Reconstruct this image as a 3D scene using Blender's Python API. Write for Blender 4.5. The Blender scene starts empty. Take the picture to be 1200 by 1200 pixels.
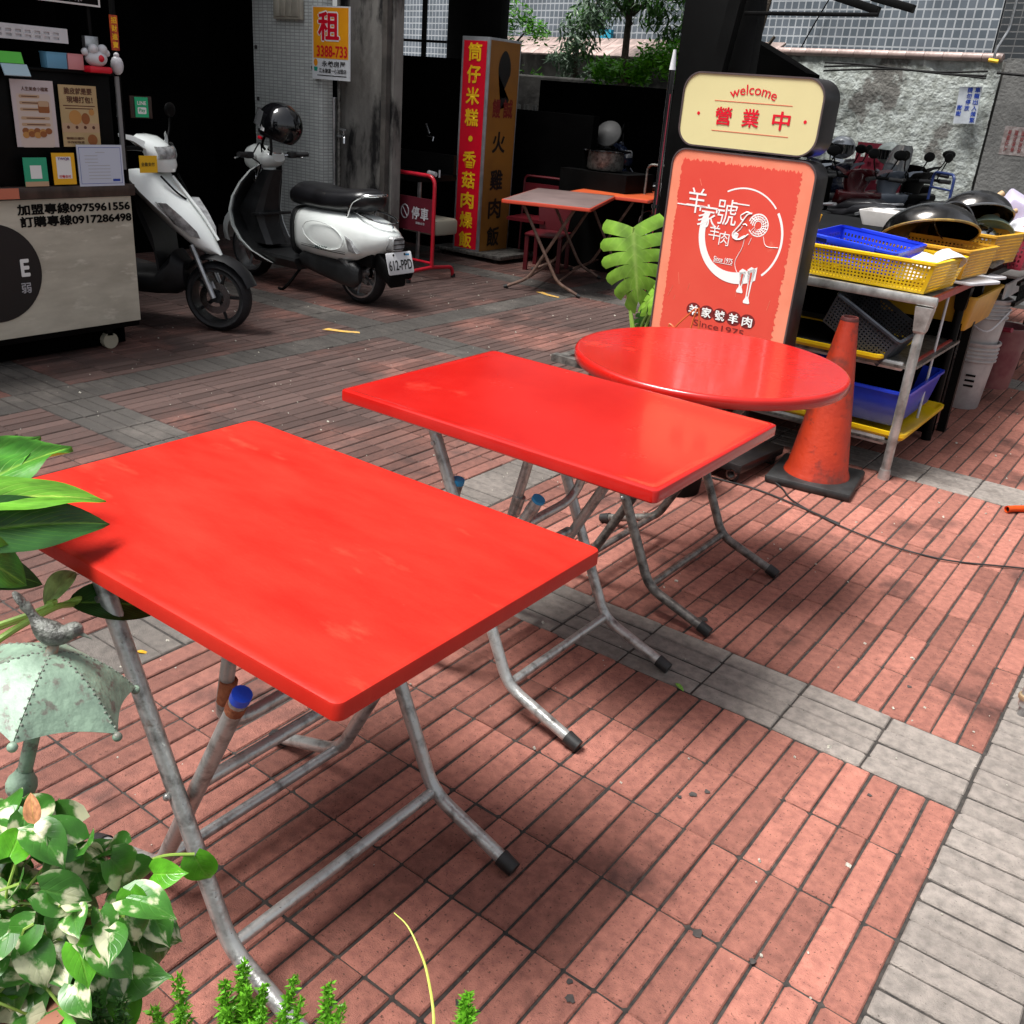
import bpy, bmesh, math, random
from mathutils import Vector, Matrix, noise
R = math.radians
random.seed(7)
scn = bpy.context.scene
C = scn.collection

# ------------------------------------------------------------------ camera
cam_d = bpy.data.cameras.new('camera'); cam = bpy.data.objects.new('camera', cam_d); C.objects.link(cam)
cam_d.sensor_width = 36; cam_d.lens = 1117.83/1200*36; cam_d.clip_start = .02; cam_d.clip_end = 400
PITCH, ROLL, YAW, H = .4143, .0816, -.6059, 1.45
fw = Vector((math.cos(PITCH)*math.sin(YAW), math.cos(PITCH)*math.cos(YAW), -math.sin(PITCH)))
rt = Vector((math.cos(YAW), -math.sin(YAW), 0)); up = rt.cross(fw)
r2 = rt*math.cos(ROLL)+up*math.sin(ROLL); u2 = -rt*math.sin(ROLL)+up*math.cos(ROLL)
m3 = Matrix((r2, u2, -fw)).transposed()
cam.matrix_world = Matrix.Translation((0, 0, H)) @ m3.to_4x4()
scn.camera = cam
# ------------------------------------------------------------------ world, sun, exposure
SUN_EL, SUN_AZ = R(66), R(218)      # azimuth clockwise from +y
w = bpy.data.worlds.new('World'); scn.world = w; w.use_nodes = True
nt = w.node_tree; nt.nodes.clear()
sky = nt.nodes.new('ShaderNodeTexSky'); sky.sky_type = 'NISHITA'; sky.sun_disc = False
sky.sun_elevation = SUN_EL; sky.sun_rotation = SUN_AZ; sky.dust_density = 4; sky.air_density = 1.0
hs = nt.nodes.new('ShaderNodeHueSaturation'); hs.inputs['Saturation'].default_value = .28
bg = nt.nodes.new('ShaderNodeBackground'); bg.inputs['Strength'].default_value = .075
wo = nt.nodes.new('ShaderNodeOutputWorld')
nt.links.new(sky.outputs[0], hs.inputs['Color']); nt.links.new(hs.outputs[0], bg.inputs[0]); nt.links.new(bg.outputs[0], wo.inputs[0])
sd = bpy.data.lights.new('sun', 'SUN'); sd.energy = 3.2; sd.angle = R(26); sd.color = (1, .98, .955)
sun = bpy.data.objects.new('sun', sd); C.objects.link(sun)
sdir = Vector((math.sin(SUN_AZ)*math.cos(SUN_EL), math.cos(SUN_AZ)*math.cos(SUN_EL), math.sin(SUN_EL)))
sun.rotation_euler = (-sdir).to_track_quat('-Z', 'Y').to_euler(); sun.location = (0, 0, 20)
scn.view_settings.view_transform = 'Standard'; scn.view_settings.look = 'None'
scn.view_settings.exposure = 1.15; scn.view_settings.gamma = 1
scn.view_settings.use_curve_mapping = False

# ------------------------------------------------------------------ materials
MATS = {}
def lin(c):
    return tuple((v/12.92 if v <= .04045 else ((v+.055)/1.055)**2.4) for v in c)
def mat(name, c, c2=None, rough=.5, metal=0, scale=8, amt=1.0, bump=0, bscale=None, coat=0, lo=.4, hi=.6, rand=0, island=0, c3=None, s3=3, lo3=.58, hi3=.66, stretch=None, emit=None, spec=.5, world=False, rough2=None, trans=0, detail=6, speck=None, big=None, floor_shade=None):
    """procedural noise material; c, c2, c3 are linear base colours"""
    if name in MATS: return MATS[name]
    m = bpy.data.materials.new(name); m.use_nodes = True; t = m.node_tree; N = t.nodes; L = t.links
    b = N['Principled BSDF']
    b.inputs['Roughness'].default_value = rough; b.inputs['Metallic'].default_value = metal
    b.inputs['Specular IOR Level'].default_value = spec
    if coat: b.inputs['Coat Weight'].default_value = coat; b.inputs['Coat Roughness'].default_value = .08
    if trans: b.inputs['Transmission Weight'].default_value = trans
    src = None
    if world:
        g = N.new('ShaderNodeNewGeometry'); vec = g.outputs['Position']
    else:
        g = N.new('ShaderNodeTexCoord'); vec = g.outputs['Object']
    if stretch:
        mp = N.new('ShaderNodeMapping'); mp.inputs['Scale'].default_value = stretch; L.new(vec, mp.inputs['Vector']); vec = mp.outputs[0]
    def nz(s, a, bb, det=detail):
        n = N.new('ShaderNodeTexNoise'); n.inputs['Scale'].default_value = s; n.inputs['Detail'].default_value = det; n.inputs['Roughness'].default_value = .6
        L.new(vec, n.inputs['Vector'])
        r = N.new('ShaderNodeMapRange'); r.inputs['From Min'].default_value = a; r.inputs['From Max'].default_value = bb
        L.new(n.outputs[0], r.inputs['Value']); return n.outputs[0], r.outputs[0]
    def mix(fac, a, bb):
        x = N.new('ShaderNodeMix'); x.data_type = 'RGBA'
        if isinstance(fac, (int, float)): x.inputs[0].default_value = fac
        else: L.new(fac, x.inputs[0])
        for i, v in ((6, a), (7, bb)):
            if isinstance(v, tuple): x.inputs[i].default_value = (*v, 1)
            else: L.new(v, x.inputs[i])
        return x.outputs[2]
    col = tuple(c)
    if c2 is not None:
        raw, fac = nz(scale, lo, hi)
        mm = N.new('ShaderNodeMath'); mm.operation = 'MULTIPLY'; mm.inputs[1].default_value = amt; L.new(fac, mm.inputs[0])
        col = mix(mm.outputs[0], tuple(c), tuple(c2))
        if rough2 is not None:
            rr = N.new('ShaderNodeMapRange'); rr.inputs['To Min'].default_value = rough; rr.inputs['To Max'].default_value = rough2
            L.new(fac, rr.inputs['Value']); L.new(rr.outputs[0], b.inputs['Roughness'])
    if c3 is not None:
        _, f3 = nz(s3, lo3, hi3, 8); col = mix(f3, col, tuple(c3))
    if big:      # broad uneven grime (scale, low, high, darkest factor)
        _, fb = nz(big[0], big[1], big[2], 4)
        hb = N.new('ShaderNodeHueSaturation')
        if isinstance(col, tuple): hb.inputs['Color'].default_value = (*col, 1)
        else: L.new(col, hb.inputs['Color'])
        rb_ = N.new('ShaderNodeMapRange'); rb_.inputs['To Min'].default_value = 1.0; rb_.inputs['To Max'].default_value = big[3]
        L.new(fb, rb_.inputs['Value']); L.new(rb_.outputs[0], hb.inputs['Value']); col = hb.outputs[0]
    if floor_shade:     # shade painted into the floor colour towards the arcade: (x where it starts, x where it is full, strength, colour)
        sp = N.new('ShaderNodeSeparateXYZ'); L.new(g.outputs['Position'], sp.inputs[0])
        fr_ = N.new('ShaderNodeMapRange'); fr_.inputs['From Min'].default_value = floor_shade[0]; fr_.inputs['From Max'].default_value = floor_shade[1]; fr_.inputs['To Max'].default_value = floor_shade[2]
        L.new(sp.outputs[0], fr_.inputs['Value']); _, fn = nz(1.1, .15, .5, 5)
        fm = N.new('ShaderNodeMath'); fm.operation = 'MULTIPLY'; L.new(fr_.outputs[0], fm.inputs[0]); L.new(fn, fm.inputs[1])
        col = mix(fm.outputs[0], col, tuple(floor_shade[3]))
    if speck:    # (scale, low, high, colour)
        _, fs = nz(speck[0], speck[1], speck[2], 3); col = mix(fs, col, tuple(speck[3]))
    if rand or island:
        h = N.new('ShaderNodeHueSaturation'); 
        if isinstance(col, tuple): h.inputs['Color'].default_value = (*col, 1)
        else: L.new(col, h.inputs['Color'])
        ad = N.new('ShaderNodeMath'); ad.operation = 'ADD'
        oi = N.new('ShaderNodeObjectInfo'); L.new(oi.outputs['Random'], ad.inputs[0])
        gg = N.new('ShaderNodeNewGeometry'); L.new(gg.outputs['Random Per Island'], ad.inputs[1])
        fr = N.new('ShaderNodeMath'); fr.operation = 'FRACT'; L.new(ad.outputs[0], fr.inputs[0])
        r = N.new('ShaderNodeMapRange'); q = rand or island
        r.inputs['To Min'].default_value = 1-q; r.inputs['To Max'].default_value = 1+q
        L.new(fr.outputs[0], r.inputs['Value']); L.new(r.outputs[0], h.inputs['Value']); col = h.outputs[0]
    if isinstance(col, tuple): b.inputs['Base Color'].default_value = (*col, 1)
    else: L.new(col, b.inputs['Base Color'])
    if emit:
        b.inputs['Emission Color'].default_value = (*c, 1); b.inputs['Emission Strength'].default_value = emit
    if bump:
        n = N.new('ShaderNodeTexNoise'); n.inputs['Scale'].default_value = bscale or scale*3; n.inputs['Detail'].default_value = 8
        L.new(vec, n.inputs['Vector'])
        bp = N.new('ShaderNodeBump'); bp.inputs['Strength'].default_value = bump; bp.inputs['Distance'].default_value = .02
        L.new(n.outputs[0], bp.inputs['Height']); L.new(bp.outputs[0], b.inputs['Normal'])
    MATS[name] = m
    return m
def tile_mat(name, c1, c2, mortar, tw, th, msize, axes='xz', rough=.35, bump=.4):
    m = bpy.data.materials.new(name); m.use_nodes = True; t = m.node_tree; N = t.nodes; L = t.links; b = N['Principled BSDF']
    g = N.new('ShaderNodeTexCoord'); s = N.new('ShaderNodeSeparateXYZ'); L.new(g.outputs['Object'], s.inputs[0])
    k = N.new('ShaderNodeCombineXYZ')
    if axes == 'xz':
        ad = N.new('ShaderNodeMath'); L.new(s.outputs[0], ad.inputs[0]); L.new(s.outputs[1], ad.inputs[1]); L.new(ad.outputs[0], k.inputs[0])
    else: L.new(s.outputs[1], k.inputs[0])
    L.new(s.outputs[2], k.inputs[1])
    br = N.new('ShaderNodeTexBrick'); br.offset = 0; br.inputs['Scale'].default_value = 1
    br.inputs['Brick Width'].default_value = tw; br.inputs['Row Height'].default_value = th; br.inputs['Mortar Size'].default_value = msize
    br.inputs['Mortar Smooth'].default_value = .1
    br.inputs['Color1'].default_value = (*c1, 1); br.inputs['Color2'].default_value = (*c2, 1); br.inputs['Mortar'].default_value = (*mortar, 1)
    L.new(k.outputs[0], br.inputs['Vector'])
    n = N.new('ShaderNodeTexNoise'); n.inputs['Scale'].default_value = 1.3; n.inputs['Detail'].default_value = 8; L.new(g.outputs['Object'], n.inputs['Vector'])
    r = N.new('ShaderNodeMapRange'); r.inputs['From Min'].default_value = .3; r.inputs['From Max'].default_value = .7; r.inputs['To Min'].default_value = .7; r.inputs['To Max'].default_value = 1.15
    L.new(n.outputs[0], r.inputs['Value'])
    h = N.new('ShaderNodeHueSaturation'); L.new(br.outputs[0], h.inputs['Color']); L.new(r.outputs[0], h.inputs['Value']); L.new(h.outputs[0], b.inputs['Base Color'])
    bp = N.new('ShaderNodeBump'); bp.inputs['Strength'].default_value = bump; bp.inputs['Distance'].default_value = .004; bp.invert = True
    L.new(br.outputs['Fac'], bp.inputs['Height']); L.new(bp.outputs[0], b.inputs['Normal']); b.inputs['Roughness'].default_value = rough
    return m
def leaf_mat(name, base, vein, back=None, cream=None, vscale=9, rough=.3, varieg=0, vstr=.5, cscale=4, cut=.5):
    """leaf: UV.x = across (0..1, midrib .5), UV.y = along"""
    m = bpy.data.materials.new(name); m.use_nodes = True; t = m.node_tree; N = t.nodes; L = t.links; b = N['Principled BSDF']
    uv = N.new('ShaderNodeUVMap'); s = N.new('ShaderNodeSeparateXYZ'); L.new(uv.outputs[0], s.inputs[0])
    def M(op, a, bb=None, cc=None):
        x = N.new('ShaderNodeMath'); x.operation = op
        for i, v in enumerate((a, bb, cc)):
            if v is None: continue
            if isinstance(v, (int, float)): x.inputs[i].default_value = v
            else: L.new(v, x.inputs[i])
        return x.outputs[0]
    ab = M('ABSOLUTE', M('SUBTRACT', s.outputs[0], .5))
    mid = M('SUBTRACT', 1, M('MULTIPLY', ab, 22)); mid = M('MAXIMUM', mid, 0)
    ph = M('SUBTRACT', M('MULTIPLY', s.outputs[1], vscale), M('MULTIPLY', ab, vscale*.9))
    tri = M('ABSOLUTE', M('SUBTRACT', M('FRACT', ph), .5))
    sv = M('MULTIPLY', M('MAXIMUM', M('SUBTRACT', 1, M('MULTIPLY', tri, 9)), 0), M('SUBTRACT', 1, M('MULTIPLY', ab, 1.9)))
    ve = M('MULTIPLY', M('MINIMUM', M('ADD', mid, M('MULTIPLY', sv, .5)), 1), vstr)
    oi = N.new('ShaderNodeObjectInfo'); ge = N.new('ShaderNodeNewGeometry')
    va = N.new('ShaderNodeVectorMath'); va.operation = 'SCALE'; va.inputs['Scale'].default_value = 37.0
    cx = N.new('ShaderNodeCombineXYZ'); L.new(oi.outputs['Random'], cx.inputs[0]); L.new(ge.outputs['Random Per Island'], cx.inputs[1]); L.new(cx.outputs[0], va.inputs[0])
    ad = N.new('ShaderNodeVectorMath'); L.new(uv.outputs[0], ad.inputs[0]); L.new(va.outputs[0], ad.inputs[1])
    n = N.new('ShaderNodeTexNoise'); n.inputs['Scale'].default_value = cscale; n.inputs['Detail'].default_value = 8; L.new(ad.outputs[0], n.inputs['Vector'])
    n2 = N.new('ShaderNodeMapRange'); n2.inputs['To Min'].default_value = .6; n2.inputs['To Max'].default_value = 1.4
    n2.inputs['From Min'].default_value = .3; n2.inputs['From Max'].default_value = .7; L.new(n.outputs[0], n2.inputs['Value'])
    x = N.new('ShaderNodeMix'); x.data_type = 'RGBA'; x.inputs[6].default_value = (*base, 1); x.inputs[7].default_value = (*vein, 1); L.new(ve, x.inputs[0])
    col = x.outputs[2]
    if cream:
        r = N.new('ShaderNodeMapRange'); r.inputs['From Min'].default_value = cut; r.inputs['From Max'].default_value = cut+.07; L.new(n.outputs[0], r.inputs['Value'])
        y = N.new('ShaderNodeMix'); y.data_type = 'RGBA'; L.new(r.outputs[0], y.inputs[0]); L.new(col, y.inputs[6]); y.inputs[7].default_value = (*cream, 1); col = y.outputs[2]
    h = N.new('ShaderNodeHueSaturation'); L.new(col, h.inputs['Color']); L.new(n2.outputs[0], h.inputs['Value'])
    L.new(h.outputs[0], b.inputs['Base Color'])
    b.inputs['Roughness'].default_value = rough
    b.inputs['Subsurface Weight'].default_value = 0
    tr = N.new('ShaderNodeBsdfTranslucent'); L.new(h.outputs[0], tr.inputs[0])
    ms = N.new('ShaderNodeMixShader'); ms.inputs[0].default_value = .22; L.new(b.outputs[0], ms.inputs[1]); L.new(tr.outputs[0], ms.inputs[2])
    L.new(ms.outputs[0], N['Material Output'].inputs['Surface'])
    bp = N.new('ShaderNodeBump'); bp.inputs['Strength'].default_value = .35; bp.inputs['Distance'].default_value = .004; L.new(ve, bp.inputs['Height']); L.new(bp.outputs[0], b.inputs['Normal'])
    return m

# base colours
red_faded = mat('red_plastic_faded', (.42, .013, .007), (.50, .024, .012), rough=.40, rough2=.6, scale=2.6, lo=.35, hi=.75, c3=(.60, .075, .04), s3=3.2, lo3=.60, hi3=.80, stretch=(1.3, 3.6, 1), bump=.04, bscale=60, spec=.2, speck=(60, .72, .80, (.52, .06, .035)))
red_gloss = mat('red_plastic_gloss', (.40, .006, .004), (.48, .012, .007), rough=.17, rough2=.3, scale=3, lo=.35, hi=.7, coat=.3, bump=.02, bscale=25, spec=.5, c3=(.66, .06, .035), s3=4, lo3=.62, hi3=.8, speck=(80, .72, .77, (.25, .01, .008)))
red_edge = mat('red_plastic_edge', (.72, .02, .01), (.8, .12, .04), rough=.35, scale=14, lo=.5, hi=.75)
steel = mat('galvanised_tube', (.50, .51, .49), (.15, .145, .135), rough=.33, metal=.62, scale=30, lo=.48, hi=.70, c3=(.20, .10, .06), s3=9, lo3=.66, hi3=.74, bump=.12, bscale=110, speck=(190, .66, .74, (.12, .11, .10)))
steel_dark = mat('weathered_tube', (.24, .23, .21), (.07, .065, .06), rough=.42, metal=.6, scale=34, lo=.4, hi=.65, bump=.15, bscale=80)
chrome = mat('polished_steel', (.6, .6, .61), (.42, .42, .42), rough=.16, metal=1, scale=6, lo=.35, hi=.7)
brushed = mat('brushed_steel', (.50, .51, .52), (.26, .26, .26), rough=.3, metal=.85, scale=12, lo=.4, hi=.7)
rubber = mat('black_rubber', (.008, .008, .008), (.02, .02, .02), rough=.55, scale=20)
tyre_m = mat('tyre_rubber', (.008, .008, .009), (.018, .018, .02), rough=.6, scale=12, bump=.2, bscale=60, spec=.3)
black = mat('black_paint', (.0015, .0015, .0015), (.003, .003, .003), rough=.5, scale=5, spec=.12)
void = mat('dark_interior', (.0012, .0012, .0013), (.0025, .0025, .0025), rough=1, scale=2, spec=.02)  # near-black, carries the gloom of the interiors in its colour
blackgl = mat('black_gloss', (.004, .004, .005), (.006, .006, .007), rough=.09, coat=.6, scale=3)
white_p = mat('white_body_paint', (.84, .88, .86), (.78, .82, .80), rough=.18, coat=.7, scale=4)
rust = mat('rust', (.22, .055, .02), (.32, .10, .04), rough=.8, scale=60, bump=.3)
blue_cap = mat('blue_plastic', (.01, .06, .55), (.02, .09, .62), rough=.3, scale=9)
ltblue_cap = mat('light_blue_plastic', (.03, .3, .6), rough=.4)
yel = mat('yellow_crate_plastic', (.78, .50, .006), (.62, .36, .01), rough=.35, scale=5, lo=.45, hi=.8)
yel_dirty = mat('ochre_crate_plastic', (.62, .34, .02), (.42, .2, .02), rough=.4, scale=5, lo=.4, hi=.7)
blu = mat('blue_crate_plastic', (.008, .035, .52), (.02, .055, .6), rough=.32, scale=5)
blk_cr = mat('charcoal_crate_plastic', (.022, .025, .032), (.04, .045, .055), rough=.4, scale=6)
maroon = mat('maroon_plastic', (.20, .012, .03), (.28, .03, .05), rough=.45, scale=5)
white_pl = mat('white_plastic', (.62, .62, .64), (.45, .45, .46), rough=.35, scale=8, lo=.5, hi=.8)
conc = mat('stained_concrete', (.17, .165, .15), (.075, .07, .065), rough=.85, scale=2.2, lo=.38, hi=.66, c3=(.022, .02, .02), s3=1.6, lo3=.54, hi3=.64, bump=.3, bscale=20)
green_t = mat('teal_plastic', (.01, .30, .20), rough=.4)
pink_t = mat('pink_plastic', (.7, .2, .22), rough=.4)
lilac = mat('translucent_lilac', (.5, .45, .62), (.56, .52, .66), rough=.3, scale=4)
glass_l = mat('lens_plastic', (.42, .43, .43), (.20, .2, .2), rough=.08, coat=1, scale=22, lo=.4, hi=.6)
gold_m = mat('yellow_print', (.98, .58, .01), rough=.5)
red_pr = mat('red_print', (.62, .003, .02), rough=.4)
blk_pr = mat('black_print', (.006, .005, .005), rough=.5)
wht_pr = mat('white_print', (.8, .8, .78), rough=.5)

# ------------------------------------------------------------------ objects
def tag(o, label=None, cat=None, group=None, kind=None):
    if label: o['label'] = label
    if cat: o['category'] = cat
    if group: o['group'] = group
    if kind: o['kind'] = kind
    return o
def thing(name, label, cat, loc=(0, 0, 0), rz=0, group=None, rot=None):
    o = bpy.data.objects.new(name, None); C.objects.link(o); o.empty_display_size = .1
    o.location = loc; o.rotation_euler = rot if rot else (0, 0, rz)
    return tag(o, label, cat, group)
def link(name, me, parent=None, loc=None, rot=None, label=None):
    o = bpy.data.objects.new(name, me); C.objects.link(o)
    if parent: o.parent = parent
    if loc: o.location = loc
    if rot: o.rotation_euler = rot
    if label: o['label'] = label
    return o
def fin(name, bm, m, parent=None, smooth=True, label=None, ang=40, loc=None, rot=None):
    bmesh.ops.recalc_face_normals(bm, faces=bm.faces)
    me = bpy.data.meshes.new(name); bm.to_mesh(me); bm.free()
    for x in (m if isinstance(m, (list, tuple)) else [m]): me.materials.append(x)
    if smooth:
        me.shade_smooth()
        me.set_sharp_from_angle(angle=R(ang))
    return link(name, me, parent, loc, rot, label)
def copy_tree(o, parent=None):
    c = o.copy(); C.objects.link(c); c.parent = parent
    for ch in list(o.children): copy_tree(ch, c)
    return c
def T(loc, rot=None):
    m = Matrix.Translation(loc)
    if rot:
        from mathutils import Euler
        m = m @ Euler(rot).to_matrix().to_4x4()
    return m
def box(bm, c, s, rot=None, bev=0, mi=0):
    r = bmesh.ops.create_cube(bm, size=1); vs = r['verts']
    for v in vs: v.co = Vector((v.co.x*s[0], v.co.y*s[1], v.co.z*s[2]))
    fs = list({f for v in vs for f in v.link_faces})
    if bev:
        es = list({e for v in vs for e in v.link_edges})
        q = bmesh.ops.bevel(bm, geom=es, offset=bev, segments=2, affect='EDGES', profile=.5)
        fs = q['faces']; vs = list({v for f in fs for v in f.verts}); 
        # include all verts of the connected island
        seen = set(vs); st = list(vs)
        while st:
            v = st.pop()
            for e in v.link_edges:
                o = e.other_vert(v)
                if o not in seen: seen.add(o); st.append(o)
        vs = list(seen)
    M = T(c, rot)
    for v in vs: v.co = M @ v.co
    for f in {f for v in vs for f in v.link_faces}: f.material_index = mi
    return vs
def cyl(bm, a, b, r, r2=None, n=14, cap=True, mi=0):
    a = Vector(a); b = Vector(b); d = b-a
    q = bmesh.ops.create_cone(bm, cap_ends=cap, segments=n, radius1=r, radius2=r if r2 is None else r2, depth=d.length)
    M = Matrix.Translation((a+b)/2) @ d.to_track_quat('Z', 'Y').to_matrix().to_4x4()
    for v in q['verts']: v.co = M @ v.co
    for f in {f for v in q['verts'] for f in v.link_faces}: f.material_index = mi
    return q['verts']
def ball(bm, c, r, s=(1, 1, 1), u=16, v=10, rot=None):
    q = bmesh.ops.create_uvsphere(bm, u_segments=u, v_segments=v, radius=r)
    M = T(c, rot) @ Matrix.Diagonal((*s, 1))
    for x in q['verts']: x.co = M @ x.co
    return q['verts']
def smooth_path(pts, n=5):
    P = [Vector(p) for p in pts]
    if len(P) < 3: return P
    out = []
    Q = [P[0]*2-P[1]] + P + [P[-1]*2-P[-2]]
    for i in range(1, len(Q)-2):
        a, b, c, d = Q[i-1:i+3]
        for k in range(n):
            t = k/n
            out.append(.5*((2*b)+(c-a)*t+(2*a-5*b+4*c-d)*t*t+(3*b-a-3*c+d)*t**3))
    out.append(P[-1]); return out
def round_corners(pts, rad=.05, n=5):
    P = [Vector(p) for p in pts]; out = [P[0]]
    for i in range(1, len(P)-1):
        a = (P[i-1]-P[i]); b = (P[i+1]-P[i]); r = min(rad, a.length*.45, b.length*.45)
        s = P[i]+a.normalized()*r; e = P[i]+b.normalized()*r
        for k in range(n+1):
            t = k/n; out.append(s*(1-t)**2+P[i]*2*t*(1-t)+e*t*t)
    out.append(P[-1]); return out
def tube(bm, pts, r, n=10, cap=True, mi=0, radii=None):
    P = [Vector(p) for p in pts]; rings = []
    up_ = Vector((0, 0, 1)); prev = None
    for i, p in enumerate(P):
        d = (P[min(i+1, len(P)-1)]-P[max(i-1, 0)]).normalized()
        if prev is None:
            s = d.cross(up_)
            if s.length < .1: s = d.cross(Vector((1, 0, 0)))
        else: s = prev - d*prev.dot(d)
        s.normalize(); t = s.cross(d); prev = s
        rr = radii[i] if radii else r
        rings.append([bm.verts.new(p+s*math.cos(2*math.pi*k/n)*rr+t*math.sin(2*math.pi*k/n)*rr) for k in range(n)])
    for a, b in zip(rings, rings[1:]):
        for k in range(n):
            f = bm.faces.new((a[k], a[(k+1) % n], b[(k+1) % n], b[k])); f.material_index = mi
    if cap:
        f = bm.faces.new(rings[0][::-1]); f.material_index = mi
        f = bm.faces.new(rings[-1]); f.material_index = mi
def loft(bm, secs, cap=True, mi=0, closed=True):
    rings = [[bm.verts.new(p) for p in s] for s in secs]; n = len(rings[0])
    for a, b in zip(rings, rings[1:]):
        for k in range(n if closed else n-1):
            f = bm.faces.new((a[k], a[(k+1) % n], b[(k+1) % n], b[k])); f.material_index = mi
    if cap and closed:
        for r in (rings[0][::-1], rings[-1]):
            try: f = bm.faces.new(r); f.material_index = mi
            except ValueError: pass
def sx(x, z, hw, hh, p=2.5, y=0, n=20, tilt=0):
    """superellipse section in YZ at x"""
    out = []
    for k in range(n):
        a = 2*math.pi*k/n; c, s = math.cos(a), math.sin(a)
        dy = hw*math.copysign(abs(c)**(2/p), c); dz = hh*math.copysign(abs(s)**(2/p), s)
        out.append((x+dz*tilt, y+dy, z+dz))
    return out
def lathe(bm, prof, c=(0, 0, 0), n=28, rot=None, mi=0):
    M = T(c, rot); rings = []
    for r, z in prof:
        rings.append([bm.verts.new(M @ Vector((max(r, 1e-4)*math.cos(2*math.pi*k/n), max(r, 1e-4)*math.sin(2*math.pi*k/n), z))) for k in range(n)])
    for a, b in zip(rings, rings[1:]):
        for k in range(n):
            f = bm.faces.new((a[k], a[(k+1) % n], b[(k+1) % n], b[k])); f.material_index = mi
def rrect(w, h, r, n=6, cx=0, cy=0):
    o = []
    for (sx_, sy_, a0) in ((1, 1, 0), (-1, 1, 90), (-1, -1, 180), (1, -1, 270)):
        for k in range(n+1):
            a = R(a0+90*k/n); o.append((cx+sx_*(w/2-r)+r*math.cos(a), cy+sy_*(h/2-r)+r*math.sin(a)))
    return o
def slab(bm, out, z0, z1, bev=.004, mi=0):
    """prism in z of a convex 2D outline with softened top and bottom edges"""
    cx = sum(p[0] for p in out)/len(out); cy = sum(p[1] for p in out)/len(out)
    def ring(z, d):
        return [(x-(x-cx)/max(1e-6, math.hypot(x-cx, y-cy))*d, y-(y-cy)/max(1e-6, math.hypot(x-cx, y-cy))*d, z) for x, y in out]
    loft(bm, [ring(z0, bev), ring(z0+bev, 0), ring(z1-bev, 0), ring(z1-bev*.3, bev*.3), ring(z1, bev)], mi=mi)
def flat(parent, name, out, o, e, u, m, th=.0008, label=None):
    """a thin printed or cut shape: 2D outline laid at o along e (right) and u (up)"""
    bm = bmesh.new(); o = Vector(o); e = Vector(e); u = Vector(u); n = e.cross(u).normalized()
    b = [bm.verts.new(o+e*x+u*y) for x, y in out]; t = [bm.verts.new(o+e*x+u*y+n*th) for x, y in out]
    bm.faces.new(t); 
    for i in range(len(b)): bm.faces.new((b[i], b[(i+1) % len(b)], t[(i+1) % len(b)], t[i]))
    return fin(name, bm, m, parent, smooth=False, label=label)
def disc2(r, n=32, cx=0, cy=0, ry=None): return [(cx+r*math.cos(2*math.pi*k/n), cy+(ry or r)*math.sin(2*math.pi*k/n)) for k in range(n)]
def rect2(w, h, cx=0, cy=0): return [(cx-w/2, cy-h/2), (cx+w/2, cy-h/2), (cx+w/2, cy+h/2), (cx-w/2, cy+h/2)]
def text_pts(s, bold=0, shear=0):
    """glyph mesh; heavy weights are made of shifted layers so dense characters stay clean"""
    cu = bpy.data.curves.new('t', 'FONT'); cu.body = s; cu.size = 1; cu.offset = min(bold, .006); cu.extrude = 0; cu.resolution_u = 4; cu.shear = shear
    ob = bpy.data.objects.new('t', cu); C.objects.link(ob)
    me = bpy.data.meshes.new_from_object(ob); bpy.data.objects.remove(ob); bpy.data.curves.remove(cu)
    if bold > .008:
        bm = bmesh.new(); b = bold*.62
        for i, (dx, dy) in enumerate(((0, 0), (b, 0), (-b, 0), (0, b), (0, -b), (b*.7, b*.7), (-b*.7, -b*.7))):
            n0 = len(bm.verts); bm.from_mesh(me); bm.verts.ensure_lookup_table()
            for v in bm.verts[n0:]: v.co += Vector((dx, dy, 0)); v.co.z = i
        bm.to_mesh(me); bm.free()
    return me
def text(parent, s, o, e, u, w, h, m, bold=.015, name='lettering', keep=False, shear=0, th=.001, arc=None):
    """lettering fitted into w x h centred at o (parent's coordinates), standing th proud of the face"""
    me = text_pts(s, bold, shear); o = Vector(o); e = Vector(e); u = Vector(u); n = e.cross(u).normalized()
    if not me.vertices: return None
    xs = [v.co.x for v in me.vertices]; ys = [v.co.y for v in me.vertices]
    x0, x1, y0, y1 = min(xs), max(xs), min(ys), max(ys); kx = w/max(x1-x0, 1e-6); ky = h/max(y1-y0, 1e-6)
    if keep: kx = ky = min(kx, ky)
    for v in me.vertices:
        x = (v.co.x-(x0+x1)/2)*kx; y = (v.co.y-(y0+y1)/2)*ky
        if arc:
            a = x/arc; x, y = math.sin(a)*(arc+y), math.cos(a)*(arc+y)-arc
        v.co = o+e*x+u*y+n*(th+v.co.z*.00012)
    me.name = name; me.materials.clear(); me.materials.append(m)
    return link(name, me, parent)
def vtext(parent, s, o, e, u, cw, step, m, bold=.03):
    """vertical writing: one glyph under another"""
    for i, ch in enumerate(s):
        if ch == ' ': continue
        p = Vector(o)-Vector(u)*step*i
        if ch == '•': flat(parent, 'lettering', disc2(cw*.16, 14), p, e, u, m, .001)
        else: text(parent, ch, p, e, u, cw, cw*.95, m, bold)
X, Y, Z = Vector((1, 0, 0)), Vector((0, 1, 0)), Vector((0, 0, 1))

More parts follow.
